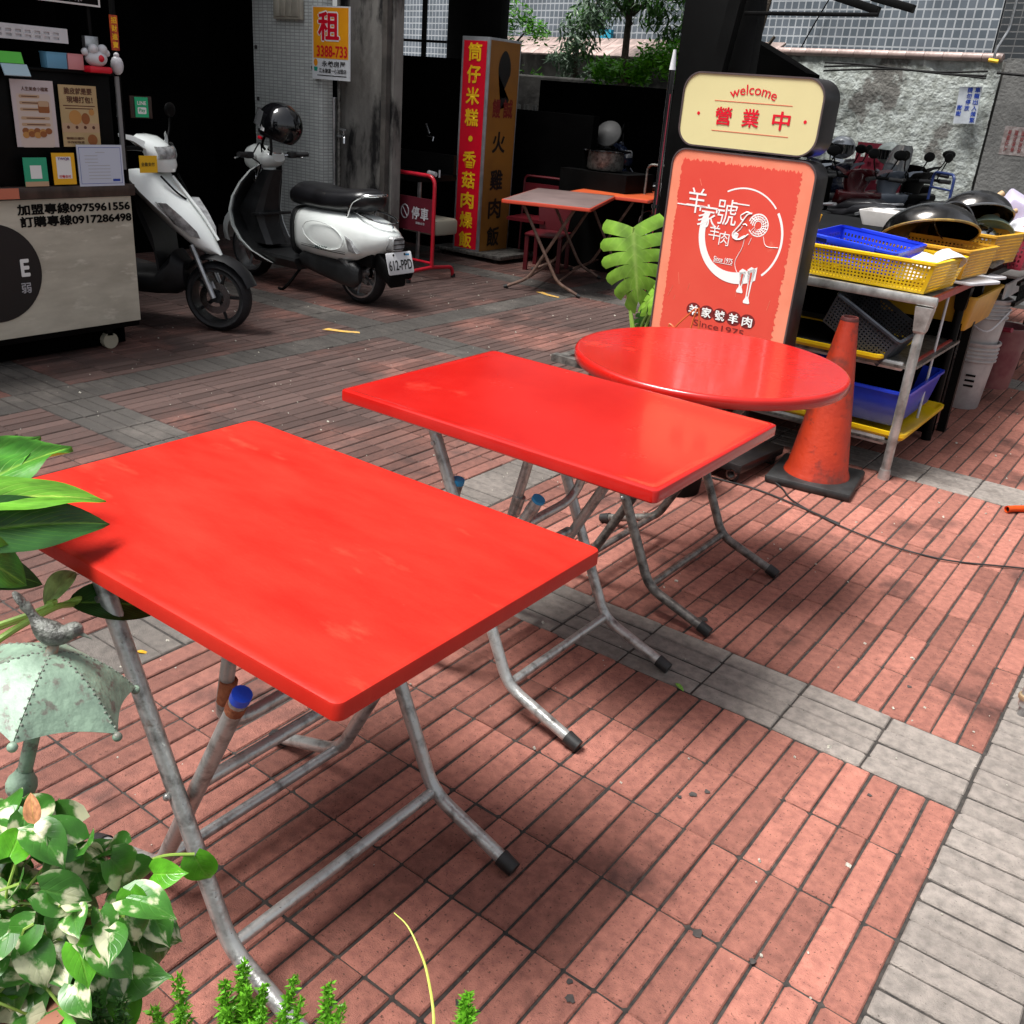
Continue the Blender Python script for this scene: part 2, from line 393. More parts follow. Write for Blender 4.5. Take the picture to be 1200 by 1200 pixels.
# ================================================================== GROUND
asphalt = mat('street_asphalt', (.10, .10, .10), (.06, .06, .06), rough=.9, scale=40, bump=.3)
bm = bmesh.new(); box(bm, (0, 20, -.12), (160, 160, .1))
tag(fin('ground', bm, asphalt, smooth=False), kind='structure')
mortar = mat('joint_sand', (.050, .042, .036), (.014, .013, .012), rough=.95, scale=60, lo=.35, hi=.65, world=True, floor_shade=(-2.0, -3.2, .95, (.045, .034, .031)))
bm = bmesh.new(); box(bm, (-4.2, 4.5, -.033), (9.6, 11.0, .056))
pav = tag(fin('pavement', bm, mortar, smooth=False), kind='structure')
red_b = mat('red_paver', (.365, .148, .110), (.225, .09, .07), rough=.8, spec=.22, scale=38, lo=.36, hi=.70, island=.27, c3=(.085, .040, .034), s3=2.6, lo3=.57, hi3=.69, bump=.4, bscale=330, world=True, speck=(150, .62, .68, (.09, .04, .03)), big=(.55, .40, .66, .76), floor_shade=(-1.2, -3.0, .92, (.060, .044, .040)))
gry_b = mat('grey_paver', (.30, .262, .232), (.19, .168, .150), rough=.8, spec=.22, scale=36, lo=.38, hi=.66, island=.08, c3=(.11, .092, .08), s3=2.2, lo3=.58, hi3=.72, bump=.4, bscale=330, world=True, speck=(170, .66, .71, (.08, .07, .06)), big=(.55, .40, .66, .76), floor_shade=(-.8, -2.8, .9, (.042, .039, .036)))
COL, ROW = 1.849/28, .2414
PER_Y, Y1, SW = 2.209, 2.091, .2776       # cross strips start at Y1 + k*PER_Y
X0 = -.122                                # right edge of the red field
def paver_list():
    out = []
    for k in range(-2, 4):
        ys = Y1+k*PER_Y
        for f in range(0, 4):
            xs = X0-f*2.083
            # red field: 28 columns by 8 rows of bricks laid along y
            for c in range(28):
                for r in range(8):
                    out.append((xs-(c+.5)*COL, ys+SW+(r+.5)*ROW, 0, 'r'))
            # cross strip: 4 rows of bricks laid along x
            for c in range(8):
                for r in range(4):
                    out.append((xs-(c+.5)*.2311, ys+(r+.5)*SW/4, 1, 'g'))
        for f in range(-1, 4):
            xr = X0-f*2.083+.234
            for r in range(32):
                ln = (PER_Y)/32
                out.append((xr-.117, ys+SW+(r+.5)*ln - (SW if False else 0), 1, 'g'))
                if f == 0: out.append((xr+.117, ys+SW+(r+.5)*ln+.03, 1, 'g'))
    return [p for p in out if -8.6 < p[0] < .5 and -.9 < p[1] < 9.6]
pl_ = paver_list()
Rm = cam.matrix_world.to_3x3()
def to_px(p):
    d = Rm.transposed() @ (Vector(p)-cam.matrix_world.translation)
    if d.z > -.05: return None
    return 512+d.x/-d.z*1117.83*1024/1200, 512-d.y/-d.z*1117.83*1024/1200
def hidden(p):
    # under one of the near table tops as seen by the camera
    c = Vector((0, 0, H)); d = Vector(p)-c; t = (.75-H)/d.z; q = c+d*t
    return (-1.6 < q.x < -.7 and .66 < q.y < 1.3) or (-1.65 < q.x < -.76 and 1.6 < q.y < 2.2)
def brick_mesh(lx, ly, seed):
    rnd = random.Random(seed); bm = bmesh.new(); ch = .0035; z1 = .0; zb = -.030
    # jittered outline, worn corners
    o = []
    for (sx_, sy_) in ((1, 1), (-1, 1), (-1, -1), (1, -1)):
        a = (sx_*(lx/2), sy_*(ly/2)); j = lambda: rnd.uniform(-.0009, .0009)
        c = rnd.choice((.0015, .002, .002, .003, .006))
        p1 = (a[0]+j(), a[1]-sy_*c); p2 = (a[0]-sx_*c, a[1]+j())
        o += [p1, p2] if sx_*sy_ > 0 else [p2, p1]
    s = lambda k, z: [(x-math.copysign(k, x), y-math.copysign(k, y), z+rnd.uniform(-.0006, .0006)) for x, y in o]
    rings = [[bm.verts.new(p) for p in q] for q in (s(0, zb), s(0, z1-ch), s(ch*.8, z1))]
    for a, b in zip(rings, rings[1:]):
        for k in range(8): bm.faces.new((a[k], a[(k+1) % 8], b[(k+1) % 8], b[k]))
    bm.faces.new(rings[-1]); bmesh.ops.recalc_face_normals(bm, faces=bm.faces)
    me = bpy.data.meshes.new('brick'); bm.to_mesh(me); bm.free(); return me
BM = {}
for kind, mt in (('r', red_b), ('g', gry_b)):
    for ori in (0, 1):
        lx, ly = (COL-.0056, ROW-.0050) if ori == 0 else (.2311-.0056, SW/4-.0064)
        BM[(kind, ori)] = [brick_mesh(lx, ly, s) for s in range(5)]
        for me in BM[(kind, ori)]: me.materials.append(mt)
cand = []
for i, (x, y, o, k) in enumerate(pl_):
    q = to_px((x, y, 0))
    if q and -10 < q[0] < 1034 and -10 < q[1] < 1040 and not hidden((x, y, 0)):
        cand.append((math.sqrt(x*x+y*y+H*H), i))
cand.sort(); single = {i for _, i in cand[:300]}
bms = {'r': bmesh.new(), 'g': bmesh.new()}
rb = random.Random(5)
for i, (x, y, o, k) in enumerate(pl_):
    me = BM[(k, o)][rb.randrange(5)]; dz = rb.uniform(-.0018, .0012); rot = (rb.gauss(0, .0035), rb.gauss(0, .0045), rb.gauss(0, .006))
    flip = math.pi if rb.random() < .5 else 0
    loc = (x+rb.uniform(-.001, .001), y+rb.uniform(-.0015, .0015), dz); rr = (rot[0], rot[1], rot[2]+flip)
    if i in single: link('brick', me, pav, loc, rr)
    else:
        b = bms[k]; n0 = len(b.verts); b.from_mesh(me); b.verts.ensure_lookup_table(); M = T(loc, rr)
        for v in b.verts[n0:]: v.co = M @ v.co
for k, mt in (('r', red_b), ('g', gry_b)):
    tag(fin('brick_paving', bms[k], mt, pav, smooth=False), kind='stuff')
# kerb at the street side
bm = bmesh.new()
for k in range(12): box(bm, (.66, -1+k*1.0, -.03), (.28, .985, .10), bev=.012)
tag(fin('kerb', bm, mat('kerb_concrete', (.33, .32, .30), (.22, .21, .2), rough=.85, scale=9, bump=.2), smooth=False), kind='structure')
# litter: grit and crumbs of leaves caught in the joints
bm = bmesh.new(); rg = random.Random(11)
for k in range(700):
    x = rg.uniform(-5.2, .05); y = rg.uniform(.5, 6.8); s = rg.choice((.0018, .0018, .0025, .0045)) * rg.uniform(.6, 1.3)
    vs = box(bm, (x, y, .001), (s*2, s*1.5, s), rot=(rg.random(), rg.random(), rg.random()*3))
tag(fin('grit', bm, mat('pale_grit', (.5, .48, .42), (.3, .28, .22), rough=.9, scale=300), pav, smooth=False), kind='stuff')
spot = mat('dried_gum', (.035, .03, .028), (.06, .05, .045), rough=.8, scale=60)
for (x, y, s) in ((-.43, 1.36, .012), (-.32, 1.37, .008), (-.62, 1.72, .010), (-.60, 1.75, .007), (-.64, 1.69, .006), (-.54, 1.08, .009), (-.56, 1.11, .006), (-.30, 2.0, .006), (-.97, 2.48, .017), (-.36, 2.55, .007), (-.68, .95, .011)):
    out = [(s*rg.uniform(.6, 1.25)*math.cos(a*math.pi/6), s*rg.uniform(.6, 1.2)*math.sin(a*math.pi/6)) for a in range(12)]
    flat(pav, 'gum_spot', out, (x, y, .0015), X, Y, spot, .0008)
ypaint = mat('worn_yellow_paint', (.75, .42, .06), (.45, .3, .12), rough=.7, scale=50)
for (x, y, a, l) in ((-4.30, 4.18, .5, .12), (-4.215, 6.34, -.2, .12)):
    out = [(-l, -.02), (l*.2, -.03), (l, -.012), (l*.9, .02), (0, .012), (-l*.8, .03)]
    flat(pav, 'paint_mark', out, (x, y, .002), Vector((math.cos(a), math.sin(a), 0)), Vector((-math.sin(a), math.cos(a), 0)), ypaint, .001)

# ================================================================== FOLDING TABLES
def frame_parts(root, cx, dy, tube_m, cap_m, foot_m, stub=False, htop=.70):
    rust = MATS['rust'] if cap_m is blue_cap else tube_m
    """two crossed leg frames; feet at cx -/+ .33; near/far sides at -dy, +dy"""
    for s in (-1, 1):
        # long legs: top at -x side, foot at +x side
        bm = bmesh.new(); yy = s*dy
        p = round_corners([(cx-.160, yy, htop), (cx+.122, yy, .088), (cx+.318, yy, .022)], .045)
        tube(bm, p, .0148, 12); L = fin('leg', bm, tube_m, root)
        bm = bmesh.new(); d = (Vector(p[-1])-Vector(p[-3])).normalized(); cyl(bm, Vector(p[-1])-d*.012, Vector(p[-1])+d*.026, .0185, .0165); fin('foot_cap', bm, rubber, L)
        bm = bmesh.new(); cyl(bm, (cx-.145, yy-.018, .665), (cx-.145, yy+.018, .665), .006, n=8); fin('rivet', bm, steel, L)
        bm = bmesh.new(); ball(bm, (cx-.0, yy-.017, .352), .007); fin('rivet', bm, steel, L)
        # short legs
        bm = bmesh.new(); y2 = s*(dy-.034)
        p = round_corners([(cx+.138, y2, .59), (cx-.122, y2, .088), (cx-.318, y2, .022)], .045)
        tube(bm, p, .0148, 12); L = fin('leg', bm, tube_m, root)
        bm = bmesh.new(); d = (Vector(p[-1])-Vector(p[-3])).normalized(); cyl(bm, Vector(p[-1])-d*.012, Vector(p[-1])+d*.026, .0185, .0165); fin('foot_cap', bm, rubber, L)
        bm = bmesh.new(); d = (Vector(p[0])-Vector(p[1])).normalized(); cyl(bm, Vector(p[0])-d*(.01 if cap_m is blue_cap else .002), Vector(p[0])+d*.005, .0162); fin('end_cap', bm, cap_m, L)
        bm = bmesh.new(); a = Vector(p[0])-d*.035; cyl(bm, a-d*.006, a+d*.014, .0158, n=12); fin('clamp', bm, rust, L)
    # stretchers between the legs
    for (x, z, yy) in ((cx+.125, .094, dy-.012), (cx-.125, .094, dy-.045)):
        bm = bmesh.new(); cyl(bm, (x, -yy, z), (x, yy, z), .0115, n=12); fin('stretcher', bm, steel_dark if tube_m is not steel else steel, root)
    bm = bmesh.new(); cyl(bm, (cx-.0, -dy+.05, .34), (cx-.0, dy-.05, .34), .012, n=12); fin('stretcher', bm, tube_m, root)
    # swinging support under the top
    bm = bmesh.new(); yy = dy-.07
    p = round_corners([(cx+.09, -yy, htop+.01), (cx+.03, -yy, .45), (cx+.02, yy, .45), (cx+.09, yy, htop+.01)], .07)
    tube(bm, p, .0125, 12); S = fin('support_frame', bm, tube_m, root)
    for s in (-1, 1):
        bm = bmesh.new(); cyl(bm, (cx+.062, s*yy, .565), (cx+.050, s*yy, .520), .0145, n=12); fin('clamp', bm, rust, S)
        bm = bmesh.new(); box(bm, (cx+.0, s*(dy-.01), htop+.012), (.62, .03, .022)); fin('under_rail', bm, steel_dark, root)
        bm = bmesh.new(); box(bm, (cx+s*.29, 0, htop+.010), (.03, 2*dy-.06, .018)); fin('under_rail', bm, steel_dark, root)
    if stub:
        bm = bmesh.new(); cyl(bm, (cx-.135, -dy+.02, .40), (cx-.09, -dy+.02, .57), .0145); q = fin('tube_stub', bm, tube_m, root)
        bm = bmesh.new(); cyl(bm, (cx-.091, -dy+.02, .566), (cx-.0885, -dy+.02, .579), .0158); fin('end_cap', bm, cap_m, q)
def top_rect(root, wx, wy, mtop, medge, r=.014, z1=.752, th=.031, off=(0, 0), z0=None):
    bm = bmesh.new(); o = rrect(wx, wy, r, 5, *off)
    def ring(k, z):
        return [(x-math.copysign(min(k, abs(x-off[0])), x-off[0]), y-math.copysign(min(k, abs(y-off[1])), y-off[1]), z) for x, y in o]
    loft(bm, [ring(.030, z1-th+.004), ring(.004, z1-th), ring(.0, z1-th+.004), ring(0, z1-.006), ring(.0012, z1-.002), ring(.005, z1), ring(.012, z1+.0004), ring(.016, z1-.0002), ring(.03, z1-.0004)])
    return fin('tabletop', bm, [mtop], root, ang=30)
def fold_table(name, label, loc, rz=0, wx=.90, wy=.615, mtop=red_gloss, group='red folding tables in front', cap=None, off=(0, 0), dy=.255, tubes=steel, cx=0, stub=False, h=.752, round_r=None, flipx=False):
    t = thing(name, label, 'table', loc, rz, group)
    if round_r:
        bm = bmesh.new(); r = round_r; z1 = h; n = 72
        prof = [(0, z1-.030), (r-.03, z1-.030), (r-.006, z1-.034), (r, z1-.028), (r, z1-.008), (r-.003, z1-.002), (r-.010, z1), (r-.016, z1-.0008), (0, z1-.001)]
        lathe(bm, prof, (off[0], off[1], 0), n); fin('tabletop', bm, mtop, t, ang=50)
    else: top_rect(t, wx, wy, mtop, red_edge, off=off, z1=h)
    frame_parts(t, cx, dy, tubes, cap or blue_cap, rubber, stub, htop=h-.05)
    return t
fold_table('folding_table', 'large red rectangular folding table nearest the camera, with dark blue leg caps', (-1.155, .987, 0), mtop=red_faded, cap=blue_cap, cx=.025, dy=.262)
fold_table('folding_table', 'middle red folding table between the nearest one and the round one', (-1.205, 1.905, 0), wx=.886, wy=.62, mtop=red_gloss, cap=ltblue_cap, cx=-.045, dy=.232, stub=True)
fold_table('round_folding_table', 'round red folding table in front of the lightbox sign', (-1.155, 2.66, 0), mtop=red_gloss, cap=black, tubes=steel_dark, cx=-.095, dy=.262, round_r=.412, off=(-.008, .005), h=.756)

# ================================================================== ARCADE BUILDING
arc = thing('arcade_building', 'dark arcade building with black columns over the left side and the back', 'building', (-8, 6, 0))
def abox(name, x0, x1, y0, y1, z0, z1, m, parent=arc, off=(8, -6, 0), bev=0, label=None):
    bm = bmesh.new(); box(bm, ((x0+x1)/2+off[0], (y0+y1)/2+off[1], (z0+z1)/2), (x1-x0, y1-y0, z1-z0), bev=bev)
    return fin(name, bm, m, parent, smooth=bool(bev), label=label)
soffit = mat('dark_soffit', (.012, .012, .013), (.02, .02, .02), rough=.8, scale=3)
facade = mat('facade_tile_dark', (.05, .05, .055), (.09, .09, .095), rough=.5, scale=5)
abox('upper_storeys', -15, -6.3, -4, 7.595, 2.9, 5.6, facade)
abox('upper_storeys', -15, -2.75, 7.6, 8.8, 2.9, 6.4, facade)
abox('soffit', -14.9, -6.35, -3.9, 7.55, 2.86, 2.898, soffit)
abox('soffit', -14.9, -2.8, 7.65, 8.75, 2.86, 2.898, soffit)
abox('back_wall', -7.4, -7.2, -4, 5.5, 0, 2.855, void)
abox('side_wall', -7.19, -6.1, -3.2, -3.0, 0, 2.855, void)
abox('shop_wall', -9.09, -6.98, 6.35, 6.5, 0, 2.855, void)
for (x0, x1, y0, y1) in ((-6.78, -6.12, 8.0, 8.12), (-3.33, -2.80, 6.30, 6.42)):
    c = abox('column', x0, x1, y0, y1, 0, 2.855, black, bev=.015)
    abox('column_base', x0-.02, x1+.02, y0-.02, y1+.02, 0, .12, black, c, off=(8, -6, 0))
# the dark low wall closing the shop towards the back
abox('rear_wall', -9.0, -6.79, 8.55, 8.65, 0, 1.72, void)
for k in range(4): abox('window_bar', -8.35+k*.36, -8.31+k*.36, 8.58, 8.62, 1.72, 2.85, black)
abox('window_rail', -9.0, -6.79, 8.585, 8.615, 1.86, 1.885, black)
# concrete return wall beside the tiled pillar
cw = thing('stained_wall', 'dirty grey concrete wall with black stains right of the tiled pillar', 'wall', (-5.78, 5.84, 0))
bm = bmesh.new(); box(bm, (.02, .05, 1.4), (.60, .1, 2.8)); fin('wall_panel', bm, mat('return_wall_concrete', (.23, .22, .20), (.12, .11, .10), rough=.85, scale=3, lo=.38, hi=.66, c3=(.012, .011, .011), s3=1.3, lo3=.49, hi3=.56, bump=.3, bscale=20, stretch=(2, 2, .8)), cw, smooth=False)
bm = bmesh.new(); box(bm, (.27, -.03, 1.4), (.05, .05, 2.8)); fin('edge_strip', bm, mat('dark_conc', (.05, .045, .04), (.09, .08, .07), rough=.9, scale=6), cw, smooth=False)
bm = bmesh.new(); cyl(bm, (-.255, -.07, 0), (-.255, -.07, 1.30), .026); fin('drain_pipe', bm, brushed, cw)
bm = bmesh.new(); cyl(bm, (-.20, -.065, 0), (-.20, -.065, 2.7), .014); fin('conduit', bm, steel_dark, cw)
for z in (1.02, .42):
    bm = bmesh.new(); tube(bm, round_corners([(-.20, -.08, z), (-.14, -.08, z), (-.09, -.11, z), (-.08, -.12, z-.05)], .02), .014, 8); cyl(bm, (-.13, -.08, z), (-.13, -.08, z+.05), .009); cyl(bm, (-.165, -.08, z+.05), (-.095, -.08, z+.05), .011)
    fin('tap', bm, chrome, cw)

# tiled pillar
ptile = tile_mat('pillar_tiles', (.66, .69, .66), (.56, .59, .57), (.36, .37, .36), .052, .0235, .0035, rough=.45, bump=.5)
pil = thing('tiled_pillar', 'pillar faced with small pale grey tiles behind the scooter with the helmet', 'pillar', (-6.39, 5.86, 0))
bm = bmesh.new(); box(bm, (-.005, -.19, 1.4), (.79, .12, 2.8), bev=.006); fin('pillar_shaft', bm, ptile, pil)
dk = mat('dark_fixing', (.03, .03, .03), rough=.6)
for (x, z) in ((-.36, 1.62), (-.35, 1.24), (-.345, 1.0), (.3, 1.5), (.36, 1.44)):
    bm = bmesh.new(); box(bm, (x, -.256, z), (.022, .014, .028), bev=.003); fin('wall_plug', bm, dk, pil)
sw = thing('switch_box', 'beige four gang switch box high on the tiled pillar', 'switch box', (-6.33, 5.60, 1.90))
bei = mat('aged_beige_plastic', (.45, .42, .34), (.36, .33, .27), rough=.5, scale=9)
bm = bmesh.new(); box(bm, (0, -.02, 0), (.31, .04, .15), bev=.008); fin('casing', bm, bei, sw)
for k in range(4):
    bm = bmesh.new(); box(bm, (-.105+k*.07, -.044, 0), (.058, .01, .11), bev=.003); fin('switch_cover', bm, bei, sw)
po = thing('rental_poster', 'orange and white rental poster fixed to the right edge of the tiled pillar', 'poster', (-5.862, 5.58, 1.675), rz=R(3))
org = mat('orange_print', (.86, .36, .01), (.80, .30, .01), rough=.4, scale=3)
bm = bmesh.new(); box(bm, (0, 0, 0), (.385, .008, .50)); fin('sheet', bm, mat('poster_white', (.66, .68, .70), rough=.4), po, smooth=False)
flat(po, 'orange_field', rect2(.355, .345, 0, .068), (0, -.0045, 0), X, Z, org)
text(po, '租', (-.02, -.0052, .115), X, Z, .235, .215, wht_pr, .09, th=.001); text(po, '租', (-.02, -.0065, .115), X, Z, .215, .195, red_pr, .035, th=.001)
text(po, '☎3388-733' if False else '3388-733', (.012, -.0052, -.055), X, Z, .31, .078, red_pr, .03)
text(po, '永義房屋', (.03, -.0052, -.140), X, Z, .24, .040, blk_pr, .01)
text(po, '江永康富一心加盟店', (.02, -.0052, -.188), X, Z, .28, .032, blk_pr, .01)
flat(po, 'round_logo', disc2(.020, 20, -.155, -.135, .026), (0, -.0045, 0), X, Z, org); flat(po, 'round_logo', [(-.175, -.165), (-.135, -.165), (-.14, -.195), (-.17, -.195)], (0, -.0045, 0), X, Z, green_t)
flat(po, 'fine_print_line', rect2(.30, .006, .01, -.222), (0, -.0045, 0), X, Z, blk_pr)

# ================================================================== WALL, TILED BUILDINGS, COPING
bt = tile_mat('facade_tiles', (.135, .155, .18), (.10, .12, .14), (.38, .40, .42), .105, .105, .010, rough=.3)
bt2 = tile_mat('facade_tiles_dark', (.05, .055, .06), (.035, .04, .045), (.12, .12, .12), .21, .07, .006, rough=.3)
ang = R(168)-math.pi       # wall runs slightly away to the left
wall = thing('rough_wall', 'rough peeling plaster wall with a tiled coping behind the parked motorcycles', 'wall', (-2.30, 11.06, 0), rz=ang)
plaster = mat('peeling_plaster', (.52, .56, .53), (.30, .32, .29), rough=.9, scale=9, lo=.42, hi=.6, c3=(.17, .165, .15), s3=.75, lo3=.54, hi3=.565, bump=1.0, bscale=26, detail=10)
bm = bmesh.new(); nx, nz_ = 150, 56; W_ = 6.2; vs = []
for j in range(nz_+1):
    row = []
    for i in range(nx+1):
        x = -W_*i/nx; z = 2.08*j/nz_; p = Vector((x*1.1, 3.3, z*1.1))
        a = noise.noise(p*.9)+.5*noise.noise(p*2.3); d = .022 if a > .22 else 0
        d += -.010*noise.noise(p*7)-.008*noise.noise(p*18)
        row.append(bm.verts.new((x, d, z)))
    vs.append(row)
for j in range(nz_):
    for i in range(nx): bm.faces.new((vs[j][i], vs[j][i+1], vs[j+1][i+1], vs[j+1][i]))
fin('plaster_face', bm, plaster, wall, ang=70)
bm = bmesh.new(); box(bm, (-3.1, .18, 1.04), (6.2, .2, 2.07)); fin('wall_core', bm, conc, wall, smooth=False)
cop = mat('pink_coping_tile', (.42, .31, .28), (.24, .18, .16), rough=.4, scale=8, rand=.15)
for k in range(30):
    bm = bmesh.new(); lathe(bm, [(.001, 0), (.036, 0), (.040, .02), (.040, .192), (.001, .197)], (-.2*k-.01, -.01, 2.10), 12, rot=(0, R(-90), 0))
    if k == 0: cm_ = fin('coping_tile', bm, cop, wall); 
    else:
        bm.free(); link('coping_tile', cm_.data, wall, (-.2*k, 0, 0))
# second wall, turning towards the street on the right
w2 = thing('side_wall', 'stained grey concrete wall turning right beyond the blue notice', 'wall', (-2.27, 11.03, 0), rz=R(-9))
bm = bmesh.new(); box(bm, (2.6, .12, 1.05), (5.2, .24, 2.1)); fin('wall_panel', bm, mat('grey_render', (.20, .20, .19), (.12, .12, .115), rough=.9, scale=1.6, bump=.5, bscale=30), w2, smooth=False)
flat(w2, 'faded_notice', rect2(.30, .26), (.30, -.002, 1.37), X, Z, mat('faded_notice_white', (.34, .30, .29), (.2, .16, .15), rough=.8, scale=20))
for k in range(4): text(w2, ('車輛出入', '請勿停車', '違者拖吊', '謝謝合作')[k], (.205+k*.065, -.004, 1.37), Z*-1, X, .2, .035, mat('faded_red_print', (.22, .05, .05)), .02)
nb = thing('no_parking_notice', 'white notice with blue lettering on the rough wall', 'sign', (-2.52, 11.00, 1.66), rz=ang, rot=(0, R(-3), ang))
bm = bmesh.new(); box(bm, (0, .004, 0), (.225, .008, .34)); fin('board', bm, mat('notice_white', (.58, .62, .66), (.48, .52, .56), rough=.6, scale=12), nb, smooth=False)
navy = mat('blue_print', (.02, .06, .36), rough=.5)
vtext(nb, '車輛出入頻繁', (.075, -.001, .14), X, Z, .052, .055, navy, .035); vtext(nb, '請勿停放', (0, -.001, .14), X, Z, .052, .055, navy, .035); vtext(nb, '謝謝', (-.075, -.001, -.02), X, Z, .052, .055, navy, .035)

tb = thing('tiled_building', 'building faced in small grey blue tiles above the coping', 'building', (-2.9, 13.2, 0), rz=ang)
bm = bmesh.new(); box(bm, (-7, 2, 4), (14, 4, 8)); fin('facade', bm, bt, tb, smooth=False)
bm = bmesh.new(); box(bm, (-5.1, -.03, 4), (.9, .06, 8)); fin('facade_pier', bm, bt, tb, smooth=False)
bm = bmesh.new(); tube(bm, smooth_path([(-1.9, -.06, 3.4), (-2.2, -.08, 2.9), (-2.55, -.08, 2.2), (-2.6, -.08, 1.8)]), .009, 6); fin('hanging_cable', bm, black, tb)
bm = bmesh.new(); box(bm, (-6.15, -.06, 2.35), (.25, .06, .2)); fin('blue_vent', bm, mat('sky_blue_paint', (.02, .3, .45)), tb, smooth=False)
tb2 = thing('dark_tiled_building', 'darker long tiled building corner at the top right', 'building', (-2.75, 12.6, 0), rz=R(-16))
bm = bmesh.new(); box(bm, (3, 2, 4), (6, 4, 8)); fin('facade', bm, bt2, tb2, smooth=False)
bm = bmesh.new(); box(bm, (1.95, -.25, 4), (2.2, .5, 8)); fin('facade_pier', bm, bt2, tb2, smooth=False)
for x in (.72, .86):
    bm = bmesh.new(); cyl(bm, (x, -.08, 2.35 if x < .8 else 2.25), (x+.05, -.08, 5), .035); fin('drain_pipe', bm, black, tb2)
wp = thing('service_pipe', 'white service pipe with a yellow band rising at the end of the coping', 'pipe', (-2.42, 10.98, 0))
bm = bmesh.new(); tube(bm, round_corners([(.04, 0, 2.08), (.04, 0, 2.16), (.10, .06, 2.35), (.1, .06, 3.4)], .05), .013, 8); fin('pipe', bm, brushed, wp)
bm = bmesh.new(); cyl(bm, (.0, -.02, 2.07), (.09, -.02, 2.06), .018, n=8); fin('yellow_band', bm, gold_m, wp)
# cables along the wall top and the loop on the pole
cab = thing('wall_cables', 'bundle of black cables running under the coping with a hanging loop', 'cables', (-2.3, 11.0, 2.0))
dirw = Vector((math.cos(ang), math.sin(ang), 0))
for k in range(3):
    bm = bmesh.new(); pts = [(-dirw*(.1+.45*i)+Vector((0, -.09, -.03-.02*k-.025*math.sin(i*1.3+k)))) for i in range(5)]
    tube(bm, smooth_path([tuple(p) for p in pts]), .011, 6); fin('cable', bm, black, cab)
bm = bmesh.new(); tube(bm, smooth_path([(.0, -.1, -.04), (.6, -.25, -.08), (1.3, -.3, -.2)]), .014, 6); fin('cable', bm, black, cab)
lp = [(-2.28+.24*math.cos(a)+.02*math.sin(3*a), .18, -.28+.30*math.sin(a)) for a in [k*.35 for k in range(26)]]
bm = bmesh.new(); tube(bm, smooth_path(lp, 3), .010, 6); fin('cable_loop', bm, black, cab)
lp = [(-2.08+.25*math.cos(a), .14, -.33+.14*math.sin(a)+.03*math.cos(2*a)) for a in [k*.4 for k in range(17)]]
bm = bmesh.new(); tube(bm, smooth_path(lp, 3), .009, 6); fin('cable_loop', bm, black, cab)
pp = thing('conduit_pole', 'pair of thin grey conduits standing against the rough wall', 'pole', (-4.42, 11.30, 0))
for x in (0, .12):
    bm = bmesh.new(); cyl(bm, (x-.03, 0, .2), (x+.05, 0, 1.72-.2*(x > 0)), .035); fin('conduit', bm, mat('grey_conduit', (.25, .26, .27), rough=.5), pp)
bm = bmesh.new(); cyl(bm, (.112, 0, 1.0), (.118, 0, 1.08), .037); fin('yellow_band', bm, gold_m, pp)

# coping roof strip and wall seen through the middle gap, with trees
bw = thing('garden_wall', 'grey garden wall with a pale corrugated coping behind the trees', 'wall', (-8.0, 12.2, 0), rz=ang)
bm = bmesh.new(); box(bm, (.4, .1, .98), (5.8, .2, 1.96)); fin('wall_panel', bm, conc, bw, smooth=False)
for k in range(24):
    if k == 0:
        bm = bmesh.new(); box(bm, (0, 0, 0), (.235, .5, .03), rot=(R(28), 0, 0), bev=.008); c0 = fin('coping_tile', bm, cop, bw); c0.location = (-2.4, -.05, 2.07)
    else: link('coping_tile', c0.data, bw, (-2.4+k*.24, -.05, 2.07))

# foliage
lf_bright = leaf_mat('bright_leaf', (.10, .34, .012), (.2, .45, .05), rough=.4)
lf_mid = leaf_mat('mid_leaf', (.045, .14, .02), (.1, .2, .05), rough=.4)
lf_grey = leaf_mat('grey_green_leaf', (.09, .15, .09), (.12, .2, .1), rough=.45)
bark = mat('bark', (.06, .045, .03), (.1, .08, .06), rough=.9, scale=30, bump=.5)
def leafcloud(bm, blobs, n, size, seed, droop=.3, asp=.42):
    rnd = random.Random(seed); uv = bm.loops.layers.uv.verify()
    tot = sum(b[3]**2 for b in blobs)
    for (bx, by, bz, br, *fl) in blobs:
        fz = fl[0] if fl else .7
        for k in range(int(n*br**2/tot)):
            v = Vector((rnd.gauss(0, 1), rnd.gauss(0, 1), rnd.gauss(0, 1))).normalized()*br*(rnd.random()**.45)
            p = Vector((bx+v.x, by+v.y, bz+v.z*fz))
            if noise.noise(p*3.1) < -.18: continue
            d = Vector((rnd.gauss(0, 1), rnd.gauss(0, 1), rnd.gauss(0, .5)-droop)).normalized(); s = d.cross(Vector((rnd.gauss(0, .4), rnd.gauss(0, .4), 1))).normalized()
            L_ = size*rnd.uniform(.6, 1.3); w_ = L_*asp; nn = d.cross(s)
            q = [bm.verts.new(x) for x in (p, p+d*L_*.45+s*w_*.5+nn*L_*.06, p+d*L_, p+d*L_*.45-s*w_*.5+nn*L_*.06)]
            f = bm.faces.new(q)
            for l, t in zip(f.loops, ((.5, 0), (1, .5), (.5, 1), (0, .5))): l[uv].uv = t
